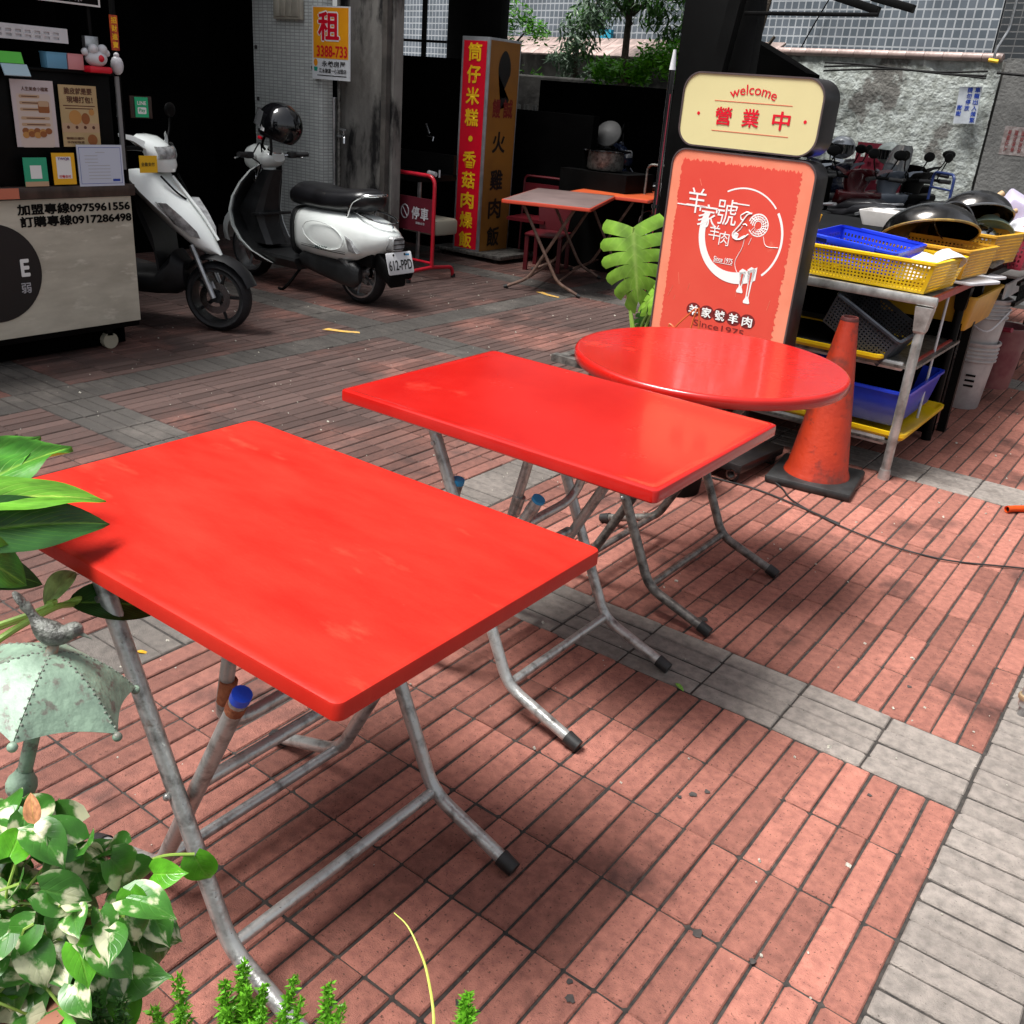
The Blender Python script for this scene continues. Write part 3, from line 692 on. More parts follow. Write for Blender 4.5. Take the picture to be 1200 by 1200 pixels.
def tree(name, label, cat, loc, trunk, blobs, n, size, m, seed, droop=.3, asp=.42, group=None, branches=()):
    t = thing(name, label, cat, loc, 0, group)
    bm = bmesh.new(); leafcloud(bm, blobs, n, size, seed, droop, asp)
    me = bpy.data.meshes.new('crown'); bm.to_mesh(me); bm.free(); me.materials.append(m); link('crown', me, t)
    tk = None
    if trunk:
        bm = bmesh.new(); P = smooth_path(trunk, 4); tube(bm, P, .04, 8, radii=[.07-.045*i/len(P) for i in range(len(P))]); tk = fin('trunk', bm, bark, t)
        for b in branches:
            bm = bmesh.new(); P = smooth_path(b, 4); tube(bm, P, .02, 6, radii=[.025-.018*i/len(P) for i in range(len(P))]); fin('branch', bm, bark, tk)
    return t
tree('leafy_tree', 'bright green leafy tree just right of the tall red sign', 'tree', (-8.0, 10.4, 0), [(0, 0, 0), (.05, 0, 1), (0, .1, 1.9), (.1, 0, 2.6)],
     [(-.25, 0, 2.55, .42), (.1, 0, 2.3, .36), (-.1, .1, 2.02, .34), (.38, .1, 2.12, .28, .6), (.12, 0, 1.72, .33), (-.3, 0, 1.95, .3), (.05, .1, 1.48, .24), (.65, 0, 1.55, .2)], 5200, .085, lf_bright, 3, .1, branches=[[(0, 0, 1.6), (.2, 0, 1.9), (.4, 0, 2.1)], [(0, 0, 1.9), (-.2, 0, 2.2), (-.3, 0, 2.5)]])
tree('drooping_tree', 'grey green drooping tree over the coping in the middle background', 'tree', (-6.65, 11.3, 0), [(.1, 0, 0), (.0, 0, 1.2), (-.05, 0, 2.2), (0, 0, 3.2)],
     [(.1, 0, 3.0, .6), (-.35, 0, 2.65, .42), (.6, 0, 2.7, .5), (-.6, 0, 2.35, .3), (-.7, 0, 2.05, .22), (.2, 0, 2.5, .36), (.9, 0, 2.35, .26), (1.15, 0, 2.7, .4), (.55, 0, 2.2, .2)], 5200, .12, lf_mid, 5, 1.0, .28, branches=[[(0, 0, 2.4), (.4, 0, 2.7), (.9, 0, 2.5)], [(0, 0, 2.3), (-.4, 0, 2.6), (-.8, 0, 2.2)]])
tree('silvery_tree', 'silvery leaved small tree left of the drooping tree', 'tree', (-7.25, 11.0, 0), [(0, 0, 0), (.1, 0, 1.2), (0, 0, 2.0)],
     [(.1, 0, 2.2, .3), (-.1, 0, 1.9, .26), (.3, 0, 2.45, .3), (0, 0, 1.6, .25), (.35, 0, 1.75, .18)], 2200, .10, lf_grey, 9, .6, .3)
scr = thing('dark_screen', 'black panel screen under the green planter shrubs', 'screen', (-4.85, 9.0, 0))
bm = bmesh.new(); box(bm, (.0, 0, .79), (2.9, .06, 1.58)); box(bm, (0, .2, 1.50), (2.9, .4, .12)); fin('panel', bm, void, scr, smooth=False)
for (x, label, bl, m, n) in ((-.15, 'left bright green shrub on top of the black screen', [(-.25, .05, 1.70, .22, .6), (.1, .05, 1.72, .24, .6), (.3, 0, 1.78, .2, .6)], lf_bright, 2000),
                       (.55, 'right bright green shrub on top of the black screen beside the column', [(-.35, .05, 1.86, .26, .6), (0, 0, 1.80, .34, .55), (.38, 0, 1.74, .26, .6), (.05, 0, 1.95, .22, .6), (.5, 0, 1.92, .16)], lf_bright, 3600)):
    tree('shrub', label, 'shrub', (-5.25+x, 9.15, 0), [(0, 0, 1.55), (.02, 0, 1.7), (0, 0, 1.85)], bl, n, .065, m, int(x*100)+50, -.1, .5, group='shrubs on the black screen')
fe = thing('picket_fence', 'short pale grey picket fence behind the tall red sign', 'fence', (-6.9, 9.7, 0))
fgrey = mat('fence_grey', (.28, .28, .26), (.18, .18, .17), rough=.7)
for k in range(8):
    bm = bmesh.new(); box(bm, (-.2+k*.115, 0, .66), (.05, .03, 1.32)); fin('picket', bm, fgrey, fe, smooth=False)
for z in (.3, 1.15):
    bm = bmesh.new(); box(bm, (.2, .025, z), (1.0, .02, .05)); fin('rail', bm, fgrey, fe, smooth=False)
bk = thing('concrete_block_wall', 'pale concrete block above the picket fence', 'wall', (-6.85, 10.1, 0))
bm = bmesh.new(); box(bm, (.1, 0, .82), (1.4, .2, 1.64), bev=.02); fin('block', bm, conc, bk, smooth=False)
# dead branch and vine on the right wall
dt = thing('bare_branch', 'thin bare brown branch leaning over the coping above the lightbox sign', 'branch', (-4.9, 10.9, 0))
bm = bmesh.new(); P = smooth_path([(-.12, 0, .9), (-.02, 0, 1.7), (.1, 0, 2.2), (.22, 0, 3.0)], 5); tube(bm, P, .03, 8, radii=[.05-.03*i/len(P) for i in range(len(P))]); tk = fin('trunk', bm, bark, dt)
bm = bmesh.new(); P = smooth_path([(0, 0, 1.75), (.12, 0, 1.95), (.28, 0, 2.2)], 5); tube(bm, P, .02, 6, radii=[.035-.02*i/len(P) for i in range(len(P))]); fin('branch', bm, bark, tk)

# awning frame at the top right and black canopy beside the column
aw = thing('retracted_awning', 'folded black awning with arms jutting in at the top right', 'awning', (-2.3, 6.2, 0))
for (a, b, r) in (((-.55, 0, 2.0), (.28, .0, 2.008), .014), ((-.45, .04, 2.22), (.27, 0, 2.03), .030), ((.22, .06, 2.10), (.46, .0, 2.045), .028)):
    bm = bmesh.new(); a = Vector(a); b = Vector(b); d = b-a
    box(bm, (a+b)/2, (d.length, r*2, r*1.5), rot=(0, -math.atan2(d.z, d.x), 0), bev=.004); fin('awning_arm', bm, black, aw)
bm = bmesh.new(); box(bm, (-.62, 0, 2.0), (.08, .08, 1.4), rot=(0, R(8), 0)); fin('bracket', bm, black, aw, smooth=False)
st = thing('stall_canopy', 'low black canopy sloping down behind the welcome sign', 'canopy', (-3.10, 6.9, 0))
bm = bmesh.new()
o = [(-.1, 1.93), (.02, 1.90), (.45, 1.71), (.45, 1.69), (-.1, 1.68)]
loft(bm, [[(x, 0, z) for x, z in o], [(x, .25, z) for x, z in o]]); fin('canopy_sheet', bm, void, st, smooth=False)
for x in (-.05, .08):
    bm = bmesh.new(); cyl(bm, (x, .1, 0), (x, .1, 1.69), .014); fin('post', bm, black, st)

# ================================================================== LIGHTBOX SIGN
sgn = thing('lightbox_sign', 'two tier lightbox sign, cream welcome box above a salmon red panel with a ram logo', 'sign', (-1.50, 3.75, 0), rz=R(-4.5)-0)
casing = mat('dark_metal_casing', (.018, .016, .016), (.035, .03, .03), rough=.35, metal=.5, scale=8)
trim = mat('brown_grey_trim', (.10, .075, .075), (.13, .10, .10), rough=.35, metal=.4, scale=9)
def shell(nm, cx, w_, z0, z1, r, d=.13):
    h_ = z1-z0; bm = bmesh.new(); o = rrect(w_, h_, r, 8, cx, (z0+z1)/2)
    loft(bm, [[(x, d, z) for x, z in o], [(x, .004, z) for x, z in o], [(cx+(x-cx)*.995, 0, (z0+z1)/2+(z-(z0+z1)/2)*.997) for x, z in o]])
    s = fin(nm, bm, casing, sgn, ang=35)
    i = rrect(w_-.012, h_-.012, r-.006, 8, cx, (z0+z1)/2)
    bm = bmesh.new(); 
    loft(bm, [[(x, -.001, z) for x, z in o], [(x, -.006, z) for x, z in o], [(x, -.006, z) for x, z in i], [(x, -.001, z) for x, z in i]], cap=False)
    fin('trim_frame', bm, trim, s, ang=35); return s, i
s1, in1 = shell('upper_box', -.150, .605, 1.302, 1.578, .075)
s2, in2 = shell('lower_box', -.142, .640, .42, 1.292, .065, .10)
cream = mat('cream_face', (.64, .58, .30), (.60, .54, .28), rough=.28, scale=2)
flat(s1, 'face', in1, (0, -.001, 0), X, Z, cream, .001)
text(s1, 'welcome', (-.140, -.0025, 1.524), X, Z, .205, .036, red_pr, .008, arc=.27)
for ch_, x in (('營', -.255), ('業', -.135), ('中', -.006)): text(s1, ch_, (x, -.0025, 1.423), X, Z, .074, .066, red_pr, .02)
rl = mat('thin_red_line', (.66, .1, .06), rough=.5)
for (x, z, w_) in ((-.137, 1.477, .333), (-.133, 1.368, .332)): flat(s1, 'rule_line', rect2(w_, .0022, x, z), (0, -.0022, 0), X, Z, rl)
for x in (-.369, .091): flat(s1, 'dot', disc2(.0065, 14, x, 1.426), (0, -.0022, 0), X, Z, red_pr)
salmon = mat('salmon_border', (.74, .22, .13), (.78, .26, .16), rough=.3, scale=4)
coral = mat('coral_print', (.64, .066, .045), (.67, .085, .055), rough=.3, scale=2.4, lo=.4, hi=.7, c3=(.70, .15, .10), s3=9, lo3=.66, hi3=.72)
flat(s2, 'face', in2, (0, -.001, 0), X, Z, salmon, .001)
rg = random.Random(4); o = []
x0, x1, z0, z1 = -.412, .118, .44, 1.250
def rag(n, ax, a, b, fix, amp):
    return [((a+(b-a)*k/n, fix+rg.uniform(-amp, amp)) if ax == 0 else (fix+rg.uniform(-amp, amp), a+(b-a)*k/n)) for k in range(n)]
o = rag(60, 0, x0, x1, z0, .004)+rag(150, 1, z0, z1, x1, .006)+rag(120, 0, x1, x0, z1, .007)+rag(150, 1, z1, z0, x0, .004)
flat(s2, 'printed_field', o, (0, -.002, 0), X, Z, coral, .0006)
def ringseg(c, r, a0, a1, w0, w1, n=30, name='ring_mark', z=-.0030, m=wht_pr):
    out = []; inn = []
    for k in range(n+1):
        t = k/n; a = R(a0+(a1-a0)*t); ww = w0+(w1-w0)*t
        out.append((c[0]+(r+ww/2)*math.cos(a), c[1]+(r+ww/2)*math.sin(a))); inn.append((c[0]+(r-ww/2)*math.cos(a), c[1]+(r-ww/2)*math.sin(a)))
    bm = bmesh.new()
    A = [bm.verts.new((p[0], z, p[1])) for p in out]; B = [bm.verts.new((p[0], z, p[1])) for p in inn]
    for k in range(n): bm.faces.new((A[k], A[k+1], B[k+1], B[k]))
    return fin(name, bm, m, s2, smooth=False)
cc = (-.098, .985); rr_ = .183
ringseg(cc, rr_, 118, 42, .006, .006); ringseg(cc, rr_, 36, -48, .010, .008)
out = [(cc[0]+rr_*1.03*math.cos(R(a)), cc[1]+rr_*1.03*math.sin(R(a))) for a in range(158, 306, 4)]
inn = [(cc[0]+.010+rr_*.93*math.cos(R(a)), cc[1]+.006+rr_*(.93 if a < 225 else .93-.20*(a-225)/77)*math.sin(R(a))) for a in range(302, 156, -4)]
flat(s2, 'crescent_mark', out+inn, (0, -.003, 0), X, Z, wht_pr)
hc = (-.026, 1.037)
for k, (r_, w_) in enumerate(((.042, .006), (.033, .005), (.0245, .005), (.016, .004))): ringseg(hc, r_, 165+k*12, -150+k*22, w_, w_*.7, 24, 'horn_line')
for k in range(15):
    a = R(-150+k*20); p = Vector((hc[0]+.017*math.cos(a), -.003, hc[1]+.017*math.sin(a))); q = Vector((hc[0]+.042*math.cos(a+.25), -.003, hc[1]+.042*math.sin(a+.25)))
    bm = bmesh.new(); tube(bm, [p, q], .0012, 4); fin('horn_line', bm, wht_pr, s2)
def stroke(pts, r=.0022, name='ram_line'):
    bm = bmesh.new(); tube(bm, smooth_path([(x, -.003, z) for x, z in pts], 4), r, 5); return fin(name, bm, wht_pr, s2)
# brow, nose and muzzle of the ram, looking left
stroke([(-.060, 1.078), (-.078, 1.072), (-.092, 1.052), (-.106, 1.028), (-.124, 1.004), (-.132, .990), (-.126, .976), (-.110, .970)], .0036)
stroke([(-.110, .970), (-.092, .974), (-.074, .986), (-.062, .998)], .0030)
stroke([(-.100, 1.070), (-.108, 1.064), (-.104, 1.050), (-.092, 1.046)], .0028); stroke([(-.100, 1.070), (-.084, 1.080), (-.070, 1.078)], .0028)
stroke([(-.092, 1.030), (-.082, 1.034), (-.074, 1.028)], .0026); stroke([(-.120, .990), (-.106, .992)], .0022); stroke([(-.112, 1.000), (-.100, 1.012), (-.094, 1.024)], .0016)
flat(s2, 'ram_muzzle', [(-.131, .992), (-.118, 1.000), (-.104, .990), (-.108, .974), (-.122, .974)], (0, -.003, 0), X, Z, wht_pr)
flat(s2, 'ram_jaw', [(-.106, .972), (-.090, .975), (-.070, .988), (-.078, .992), (-.092, .984)], (0, -.0031, 0), X, Z, wht_pr)
stroke([(-.076, .975), (-.080, .94), (-.100, .89), (-.096, .862), (-.082, .84)], .0013); stroke([(.004, .998), (.016, .970), (.034, .962), (.075, .965)], .0013); stroke([(-.046, .985), (-.054, .958)], .0012)
for (x, top, bot, s_) in ((-.058, .850, .765, .85), (-.020, .862, .728, 1.0)):
    flat(s2, 'ram_leg', [(x-.019*s_, top), (x-.004, top+.012), (x+.018*s_, top+.006), (x+.009, (top+bot)/2+.01), (x+.006, bot+.024), (x+.014, bot+.004), (x+.010, bot), (x-.014, bot), (x-.016, bot+.008), (x-.008, bot+.024), (x-.008, (top+bot)/2+.01)], (0, -.003, 0), X, Z, wht_pr)
    flat(s2, 'leg_shade', [(x-.004, top-.01), (x+.004, top-.008), (x+.001, bot+.03), (x-.003, bot+.03)], (0, -.0042, 0), X, Z, coral, .0003)
for ch_, x, z, w_, h_ in (('羊', -.318, 1.096, .092, .098), ('家', -.256, 1.042, .092, .092), ('號', -.172, 1.068, .092, .100), ('羊', -.214, .984, .052, .060), ('肉', -.166, .966, .046, .056)): text(s2, ch_, (x, -.003, z), X, Z, w_, h_, wht_pr, .0)
flat(s2, 'rule_line', rect2(.06, .0045, -.378, 1.074), (0, -.003, 0), X, Z, wht_pr); flat(s2, 'rule_line', rect2(.075, .0045, -.115, 1.106), (0, -.003, 0), X, Z, wht_pr)
text(s2, 'Since 1975', (-.155, -.003, .882), X, Z, .088, .020, wht_pr, .01); flat(s2, 'rule_line', rect2(.088, .002, -.155, .868), (0, -.003, 0), X, Z, wht_pr)
mar = mat('maroon_print', (.16, .012, .012), rough=.5)
for k, ch in enumerate('羊家號羊肉'):
    cx_ = -.257+k*.064; flat(s2, 'maroon_disc', disc2(.035, 26, cx_, .657, .030), (0, -.0026, 0), X, Z, mar, .0004); text(s2, ch, (cx_, -.0036, .657), X, Z, .046, .042, wht_pr, .03)
text(s2, 'Since1975', (-.128, -.003, .606), X, Z, .24, .026, mar, .0)
for k in range(9):
    a = rg.uniform(-1, 1); x = rg.uniform(-.4, .09); z = rg.choice((rg.uniform(.7, .8), rg.uniform(1.08, 1.2), rg.uniform(.6, .75))); l = rg.uniform(.015, .05)
    bm = bmesh.new(); tube(bm, [(x, -.0028, z), (x+l*a*.5, -.0028, z-l)], .0008, 4); fin('scratch', bm, salmon, s2)
bm = bmesh.new(); 
for x in (-.30, .02): box(bm, (x, .075, .24), (.03, .03, .36))
fin('stand_upright', bm, casing, sgn, smooth=False)
bm = bmesh.new(); box(bm, (-.10, .09, .07), (.48, .40, .04), bev=.006); fin('stand_base', bm, casing, sgn)
for (x, y) in ((-.30, -.08), (.10, -.08), (-.30, .26), (.10, .26)):
    bm = bmesh.new(); cyl(bm, (x-.012, y, .026), (x+.012, y, .026), .026); fin('castor', bm, rubber, sgn)
    bm = bmesh.new(); lathe(bm, [(.016, -.004), (.024, -.004), (.024, .004), (.016, .004), (.016, -.004)], (x, y-.03, .042), 16, rot=(R(90), 0, 0)); fin('castor_ring', bm, chrome, sgn)

# ================================================================== TRAFFIC CONE
cone = thing('traffic_cone', 'worn orange traffic cone on a black rubber base beside the shelf', 'traffic cone', (-1.155, 3.96, 0), rz=R(8))
cone_m = mat('worn_orange_rubber', (.44, .032, .006), (.32, .022, .007), rough=.5, scale=5, lo=.4, hi=.7, speck=(26, .60, .70, (.22, .02, .01)), c3=(.07, .025, .018), s3=6.5, lo3=.53, hi3=.68, bump=.12, bscale=50)
bm = bmesh.new(); box(bm, (0, 0, .018), (.36, .36, .036), bev=.012); fin('base', bm, rubber, cone)
bm = bmesh.new(); lathe(bm, [(.134, .034), (.140, .036), (.136, .05), (.127, .07), (.036, .70), (.034, .712), (.028, .712), (.027, .70), (.027, .6)], n=36); fin('cone_body', bm, cone_m, cone)
bm = bmesh.new(); lathe(bm, [(.0355, .698), (.037, .705), (.033, .716), (.027, .716), (.027, .70)], n=30); fin('top_rim', bm, mat('scuffed_top', (.14, .02, .015), (.06, .02, .02), rough=.6, scale=20), cone)

# ================================================================== SHELF RACK
rack = thing('metal_shelf', 'three tier metal shelf with a round front leg beside the cone', 'shelf', (-1.47, 4.62, 0))
rk = mat('scratched_steel', (.52, .52, .50), (.24, .235, .22), rough=.35, metal=.6, scale=14, lo=.42, hi=.68, c3=(.2, .13, .09), s3=8, lo3=.64, hi3=.72, stretch=(1, 1, 1), bump=.05)
for (x, y) in ((.535, -.40), (-.53, -.40), (.52, .36), (-.53, .36)):
    lm_ = rk if y < 0 and x > 0 else black  # all but the front right leg coloured black for the shade under the shelf
    bm = bmesh.new(); cyl(bm, (x, y, .02), (x, y, .66), .0205, n=18); L = fin('leg', bm, lm_, rack)
    bm = bmesh.new(); cyl(bm, (x, y, .0), (x, y, .045), .026, .024, n=16); fin('foot', bm, lm_, L)
    bm = bmesh.new(); loft(bm, [rz_ for rz_ in ([(x+a*k, y+b*k, z) for a, b in ((1, 1), (-1, 1), (-1, -1), (1, -1))] for z, k in ((.655, .020), (.665, .024), (.765, .034)))]); fin('leg_socket', bm, lm_, L, smooth=False)
red_str = mat('red_shelf_edge', (.45, .05, .03), (.3, .04, .03), rough=.5, scale=10)
for (z, d) in ((.79, .82), (.50, .80), (.165, .80)):
    bm = bmesh.new(); box(bm, (0, 0, z), (1.10, .80, .012)); t = fin('tier_board', bm, rk if z > .7 else steel_dark, rack, smooth=False)  # lower tiers take a darker steel, shade of the shelf put into the colour
    bm = bmesh.new(); box(bm, (0 if z > .7 else -.02, -.415 if z > .7 else -.385, z), (1.16 if z > .7 else 1.04, .022, .040), bev=.008); fin('front_beam', bm, rk, t)
    bm = bmesh.new(); box(bm, (.55 if z > .7 else .52, .02, z), (.014, .78, .028)); fin('side_beam', bm, red_str, t, smooth=False)
bm = bmesh.new(); cyl(bm, (.525, .02, .18), (.525, .02, .78), .006); fin('hanging_rod', bm, white_pl, rack)
bm = bmesh.new(); box(bm, (0, .40, .42), (1.08, .01, .8)); fin('back_sheet', bm, void, rack, smooth=False)

def lattice(bm, w0, w1, h, nx, nz, M, hole=.55, marg=1, th=.003):
    """perforated trapezoid wall in local XZ, then placed with matrix M"""
    gx = [0]; cw_ = 1/(nx+2*marg*.6)
    xs = [0, marg*.6*cw_]
    for k in range(nx): b = xs[-1]; xs += [b+cw_*hole, b+cw_]
    xs[-1] = 1-marg*.6*cw_ + 0; xs.append(1)
    ch = 1/(nz+1.2); zs = [0, .6*ch]
    for k in range(nz): b = zs[-1]; zs += [b+ch*hole, b+ch]
    zs.append(1)
    def P(u, v, o): ww = w0+(w1-w0)*v; return M @ Vector(((u-.5)*ww, o, v*h))
    A = [[bm.verts.new(P(u, v, 0)) for u in xs] for v in zs]; B = [[bm.verts.new(P(u, v, th)) for u in xs] for v in zs]
    for j in range(len(zs)-1):
        for i in range(len(xs)-1):
            solid = not (1 <= i < len(xs)-2 and (i % 2 == 1) and 1 <= j < len(zs)-2 and (j % 2 == 1))
            if solid:
                bm.faces.new((A[j][i], A[j][i+1], A[j+1][i+1], A[j+1][i])); bm.faces.new((B[j][i], B[j+1][i], B[j+1][i+1], B[j][i+1]))
            else:
                q = [(j, i), (j, i+1), (j+1, i+1), (j+1, i)]
                for a in range(4):
                    p, r = q[a], q[(a+1) % 4]; bm.faces.new((A[p[0]][p[1]], A[r[0]][r[1]], B[r[0]][r[1]], B[p[0]][p[1]]))
def basket(name, label, cat, loc, w_, d, h, m, rz=0, nx=30, nz=6, taper=.92, group=None, rot=None, solid=False, rim=.010, handle=False):
    t = thing(name, label, cat, loc, rz, group, rot)
    for (ww, off, r_, n_) in ((w_, -d/2, 0, nx), (w_, d/2, math.pi, nx), (d, w_/2, math.pi/2, max(3, int(nx*d/w_))), (d, -w_/2, -math.pi/2, max(3, int(nx*d/w_)))):
        bm = bmesh.new()
        k = (1-taper)*(d if ww == w_ else w_)/2
        if r_ in (0, math.pi): base = Matrix.Translation((0, off*taper, 0)) @ Matrix.Rotation(r_, 4, 'Z')
        else: base = Matrix.Translation((off*taper, 0, 0)) @ Matrix.Rotation(r_, 4, 'Z')
        sh = Matrix.Identity(4); sh[1][2] = -k/h*1.0
        M = base @ sh
        if solid:
            o = [(-ww*taper/2, 0), (ww*taper/2, 0), (ww/2, h), (-ww/2, h)]
            loft(bm, [[M @ Vector((x, 0, z)) for x, z in o], [M @ Vector((x, .003, z)) for x, z in o]])
        else: lattice(bm, ww*taper, ww, h, n_, nz, M)
        fin('side_panel', bm, m, t, smooth=False)
    bm = bmesh.new(); box(bm, (0, 0, .003), (w_*taper, d*taper, .004)); fin('bottom', bm, m, t, smooth=False)
    bm = bmesh.new(); o = rrect(w_+.012, d+.012, .02, 4); i = rrect(w_-.012, d-.012, .014, 4)
    loft(bm, [[(x, y, h-.008) for x, y in o], [(x, y, h+.002) for x, y in o], [(x, y, h+.005) for x, y in i], [(x, y, h-.006) for x, y in i]], cap=False); fin('rim', bm, m, t)
    if handle:
        for s in (-1, 1):
            bm = bmesh.new(); box(bm, (0, s*(d/2+.004), h-.008), (w_*.55, .012, .03), bev=.004); fin('grip', bm, m, t)
    return t
basket('plastic_crate', 'yellow perforated crate at the front of the shelf top, holding the blue basket and bowls', 'crate', (-1.215, 4.43, .812), .60, .42, .128, yel, nx=34, nz=8, group='yellow perforated crates', taper=.9, rz=R(-4))
basket('plastic_crate', 'second yellow crate just behind the front one, mostly empty', 'crate', (-1.13, 4.86, .835), .50, .38, .125, yel_dirty, nx=26, nz=8, group='yellow perforated crates', rz=R(-6))
basket('plastic_crate', 'third yellow crate further back, holding a steel pot and bowls', 'crate', (-1.12, 5.32, .855), .52, .40, .14, yel_dirty, nx=26, nz=8, group='yellow perforated crates', rz=R(-8))
basket('plastic_basket', 'blue perforated basket lying inside the front yellow crate', 'basket', (-1.30, 4.45, .868), .40, .34, .105, blu, nx=22, nz=3, rz=R(-5), handle=True, rot=(R(3), R(4), R(-5)))
basket('plastic_basket', 'dark blue basket at the left end behind the lightbox sign', 'basket', (-1.72, 4.40, .83), .30, .34, .12, blu, nx=14, nz=5)
basket('plastic_crate', 'charcoal perforated crate leaning tilted on the middle shelf', 'crate', (-1.20, 4.34, .565), .34, .24, .15, blk_cr, nx=20, nz=9, rot=(R(8), R(27), R(-3)))
def bin_(name, label, loc, w_, d, h, m, rz=0, lid=None, taper=.9, cat='bin', group=None):
    t = thing(name, label, cat, loc, rz, group)
    bm = bmesh.new(); secs = []
    for z, k in ((0, taper*.97), (.008, taper), (h-.012, 1), (h-.012, 1.03), (h, 1.03), (h, .97), (h-.02, .96), (.012, taper*.94)): secs.append([(x*k, y*k, z) for x, y in rrect(w_, d, .025, 4)])
    loft(bm, secs); fin('tub', bm, m, t)
    return t
bin_('storage_tub', 'blue tub with rim lying upside down on the yellow tray, bottom tier', (-1.20, 4.57, .218), .54, .62, .165, blu, cat='tub')
t = thing('shallow_tray', 'yellow tray under the blue tub on the bottom tier', 'tray', (-1.19, 4.57, .176)); bm = bmesh.new(); loft(bm, [[(x*k, y*k, z) for x, y in rrect(.60, .70, .03, 4)] for z, k in ((0, .95), (.02, 1), (.036, 1.0), (.036, .96), (.012, .93))]); fin('tray_body', bm, yel, t)
t = thing('shallow_tray', 'yellow tray lying on the middle tier beneath the charcoal crate', 'tray', (-1.42, 4.45, .510)); bm = bmesh.new(); loft(bm, [[(x*k, y*k, z) for x, y in rrect(.74, .52, .03, 4)] for z, k in ((0, .95), (.014, 1), (.028, 1.0), (.028, .96), (.012, .93))]); fin('tray_body', bm, yel, t)
bm = bmesh.new(); slab(bm, rrect(.66, .45, .02, 3), .014, .026, .002); fin('tray_shade', bm, black, t)  # black slab put in for the shade above the tray
bin_('storage_tub', 'ochre yellow tub behind the middle tier near the white buckets', (-1.12, 5.30, .55), .46, .62, .17, yel_dirty, cat='tub')
bin_('storage_tub', 'black tub added as dark fill in the shaded space under the pots', (-1.35, 5.0, .18), .66, .5, .26, void, cat='tub')  # added tub, black to fill the shaded space
# far preparation table behind the shelf
ft = thing('prep_table', 'black preparation table behind the metal shelf, crowded with kitchen ware', 'table', (-1.75, 6.15, 0))
bm = bmesh.new(); box(bm, (-.0, 0, .80), (1.7, 2.0, .03)); fin('tabletop', bm, black, ft, smooth=False)
for (x, y) in ((.82, -.95), (-.8, -.95), (.82, .95), (-.8, .95)):
    bm = bmesh.new(); box(bm, (x, y, .39), (.04, .04, .78)); fin('leg', bm, black, ft, smooth=False)
bm = bmesh.new(); box(bm, (-.15, 0, .38), (1.3, 1.9, .72)); fin('dark_fill', bm, void, ft, smooth=False)  # added block, black in place of the shade under the table
bm = bmesh.new(); cyl(bm, (.86, -1.0, .86), (.86, 1.0, .90), .016); fin('edge_rail', bm, steel_dark, ft)

wok_m = mat('dark_steel_wok', (.30, .29, .28), (.06, .057, .054), rough=.2, metal=1, scale=4, lo=.35, hi=.65)
def wok(label, loc, r, rot, deep=.45, rimm=None, group='large steel bowls'):
    t = thing('steel_bowl', label, 'bowl', loc, 0, group, rot)
    bm = bmesh.new(); P = [(r*math.sin(a), r*deep*(1-math.cos(a))/1.0) for a in [k*math.pi/2/12 for k in range(13)]]
    P2 = [(x*.985, z+.004) for x, z in P[::-1]]; lathe(bm, P+[(r*1.02, P[-1][1]), (r*1.02, P[-1][1]+.006)]+P2, n=40); fin('bowl_body', bm, wok_m, t, ang=60)
    if rimm:
        bm = bmesh.new(); tube(bm, [(r*1.01*math.cos(a), r*1.01*math.sin(a), P[-1][1]+.003) for a in [k*math.pi/20 for k in range(41)]], .006, 6, cap=False); fin('rim', bm, rimm, t)
    return t
brass = mat('greasy_rim', (.55, .36, .10), (.3, .2, .08), rough=.3, metal=.6, scale=20)
wok('large dark steel bowl tipped on its side above the yellow crates', (-1.19, 4.96, 1.10), .215, (R(160), R(-16), 0), .62, brass)
wok('second large steel bowl leaning behind the first bowl', (-1.13, 5.45, 1.14), .19, (R(156), R(-22), 0), .7, chrome)
def lathe_thing(name, label, cat, loc, prof, m, rot=None, n=28, part='body', group=None):
    t = thing(name, label, cat, loc, 0, group, rot); bm = bmesh.new(); lathe(bm, prof, n=n); fin(part, bm, m, t, ang=50); return t
bowlp = [(.001, .0), (.035, 0), (.038, .008), (.072, .045), (.084, .066), (.081, .067), (.068, .046), (.03, .012), (.001, .010)]
lathe_thing('melamine_bowl', 'white bowl tipped upside down in the front yellow crate', 'bowl', (-1.02, 4.44, .945), bowlp, white_pl, (R(165), R(10), 0), group='white bowls')
lathe_thing('melamine_bowl', 'white bowl on its side at the right of the front yellow crate', 'bowl', (-.985, 4.50, .955), bowlp, white_pl, (R(150), R(-25), R(20)), group='white bowls')
lathe_thing('melamine_bowl', 'lowest white bowl half sunk in the front yellow crate', 'bowl', (-1.08, 4.40, .92), bowlp, white_pl, (R(190), R(-12), 0), group='white bowls')
lathe_thing('melamine_bowl', 'white bowl stacked behind the small steel pot', 'bowl', (-1.02, 5.42, 1.0), [(x*1.3, z*1.3) for x, z in bowlp], white_pl, (R(150), R(20), 0), group='white bowls')
lathe_thing('melamine_bowl', 'pale green bowl leaning over the pot in the third crate', 'bowl', (-1.02, 5.50, 1.03), [(x*1.5, z*1.3) for x, z in bowlp], mat('pale_green_plastic', (.36, .52, .46), rough=.3), (R(140), R(-15), 0))
t = thing('steel_pot', 'small shiny steel pot lying in the third yellow crate', 'pot', (-1.16, 5.18, 1.0), rot=(R(70), R(20), R(30)))
bm = bmesh.new(); lathe(bm, [(.001, 0), (.09, 0), (.095, .01), (.095, .11), (.099, .113), (.092, .113), (.092, .012), (.001, .008)]); fin('pot_body', bm, wok_m, t)
bm = bmesh.new(); tube(bm, smooth_path([(.095, -.03, .09), (.13, -.02, .09), (.13, .02, .09), (.095, .03, .09)]), .006, 6); fin('handle', bm, black, t)
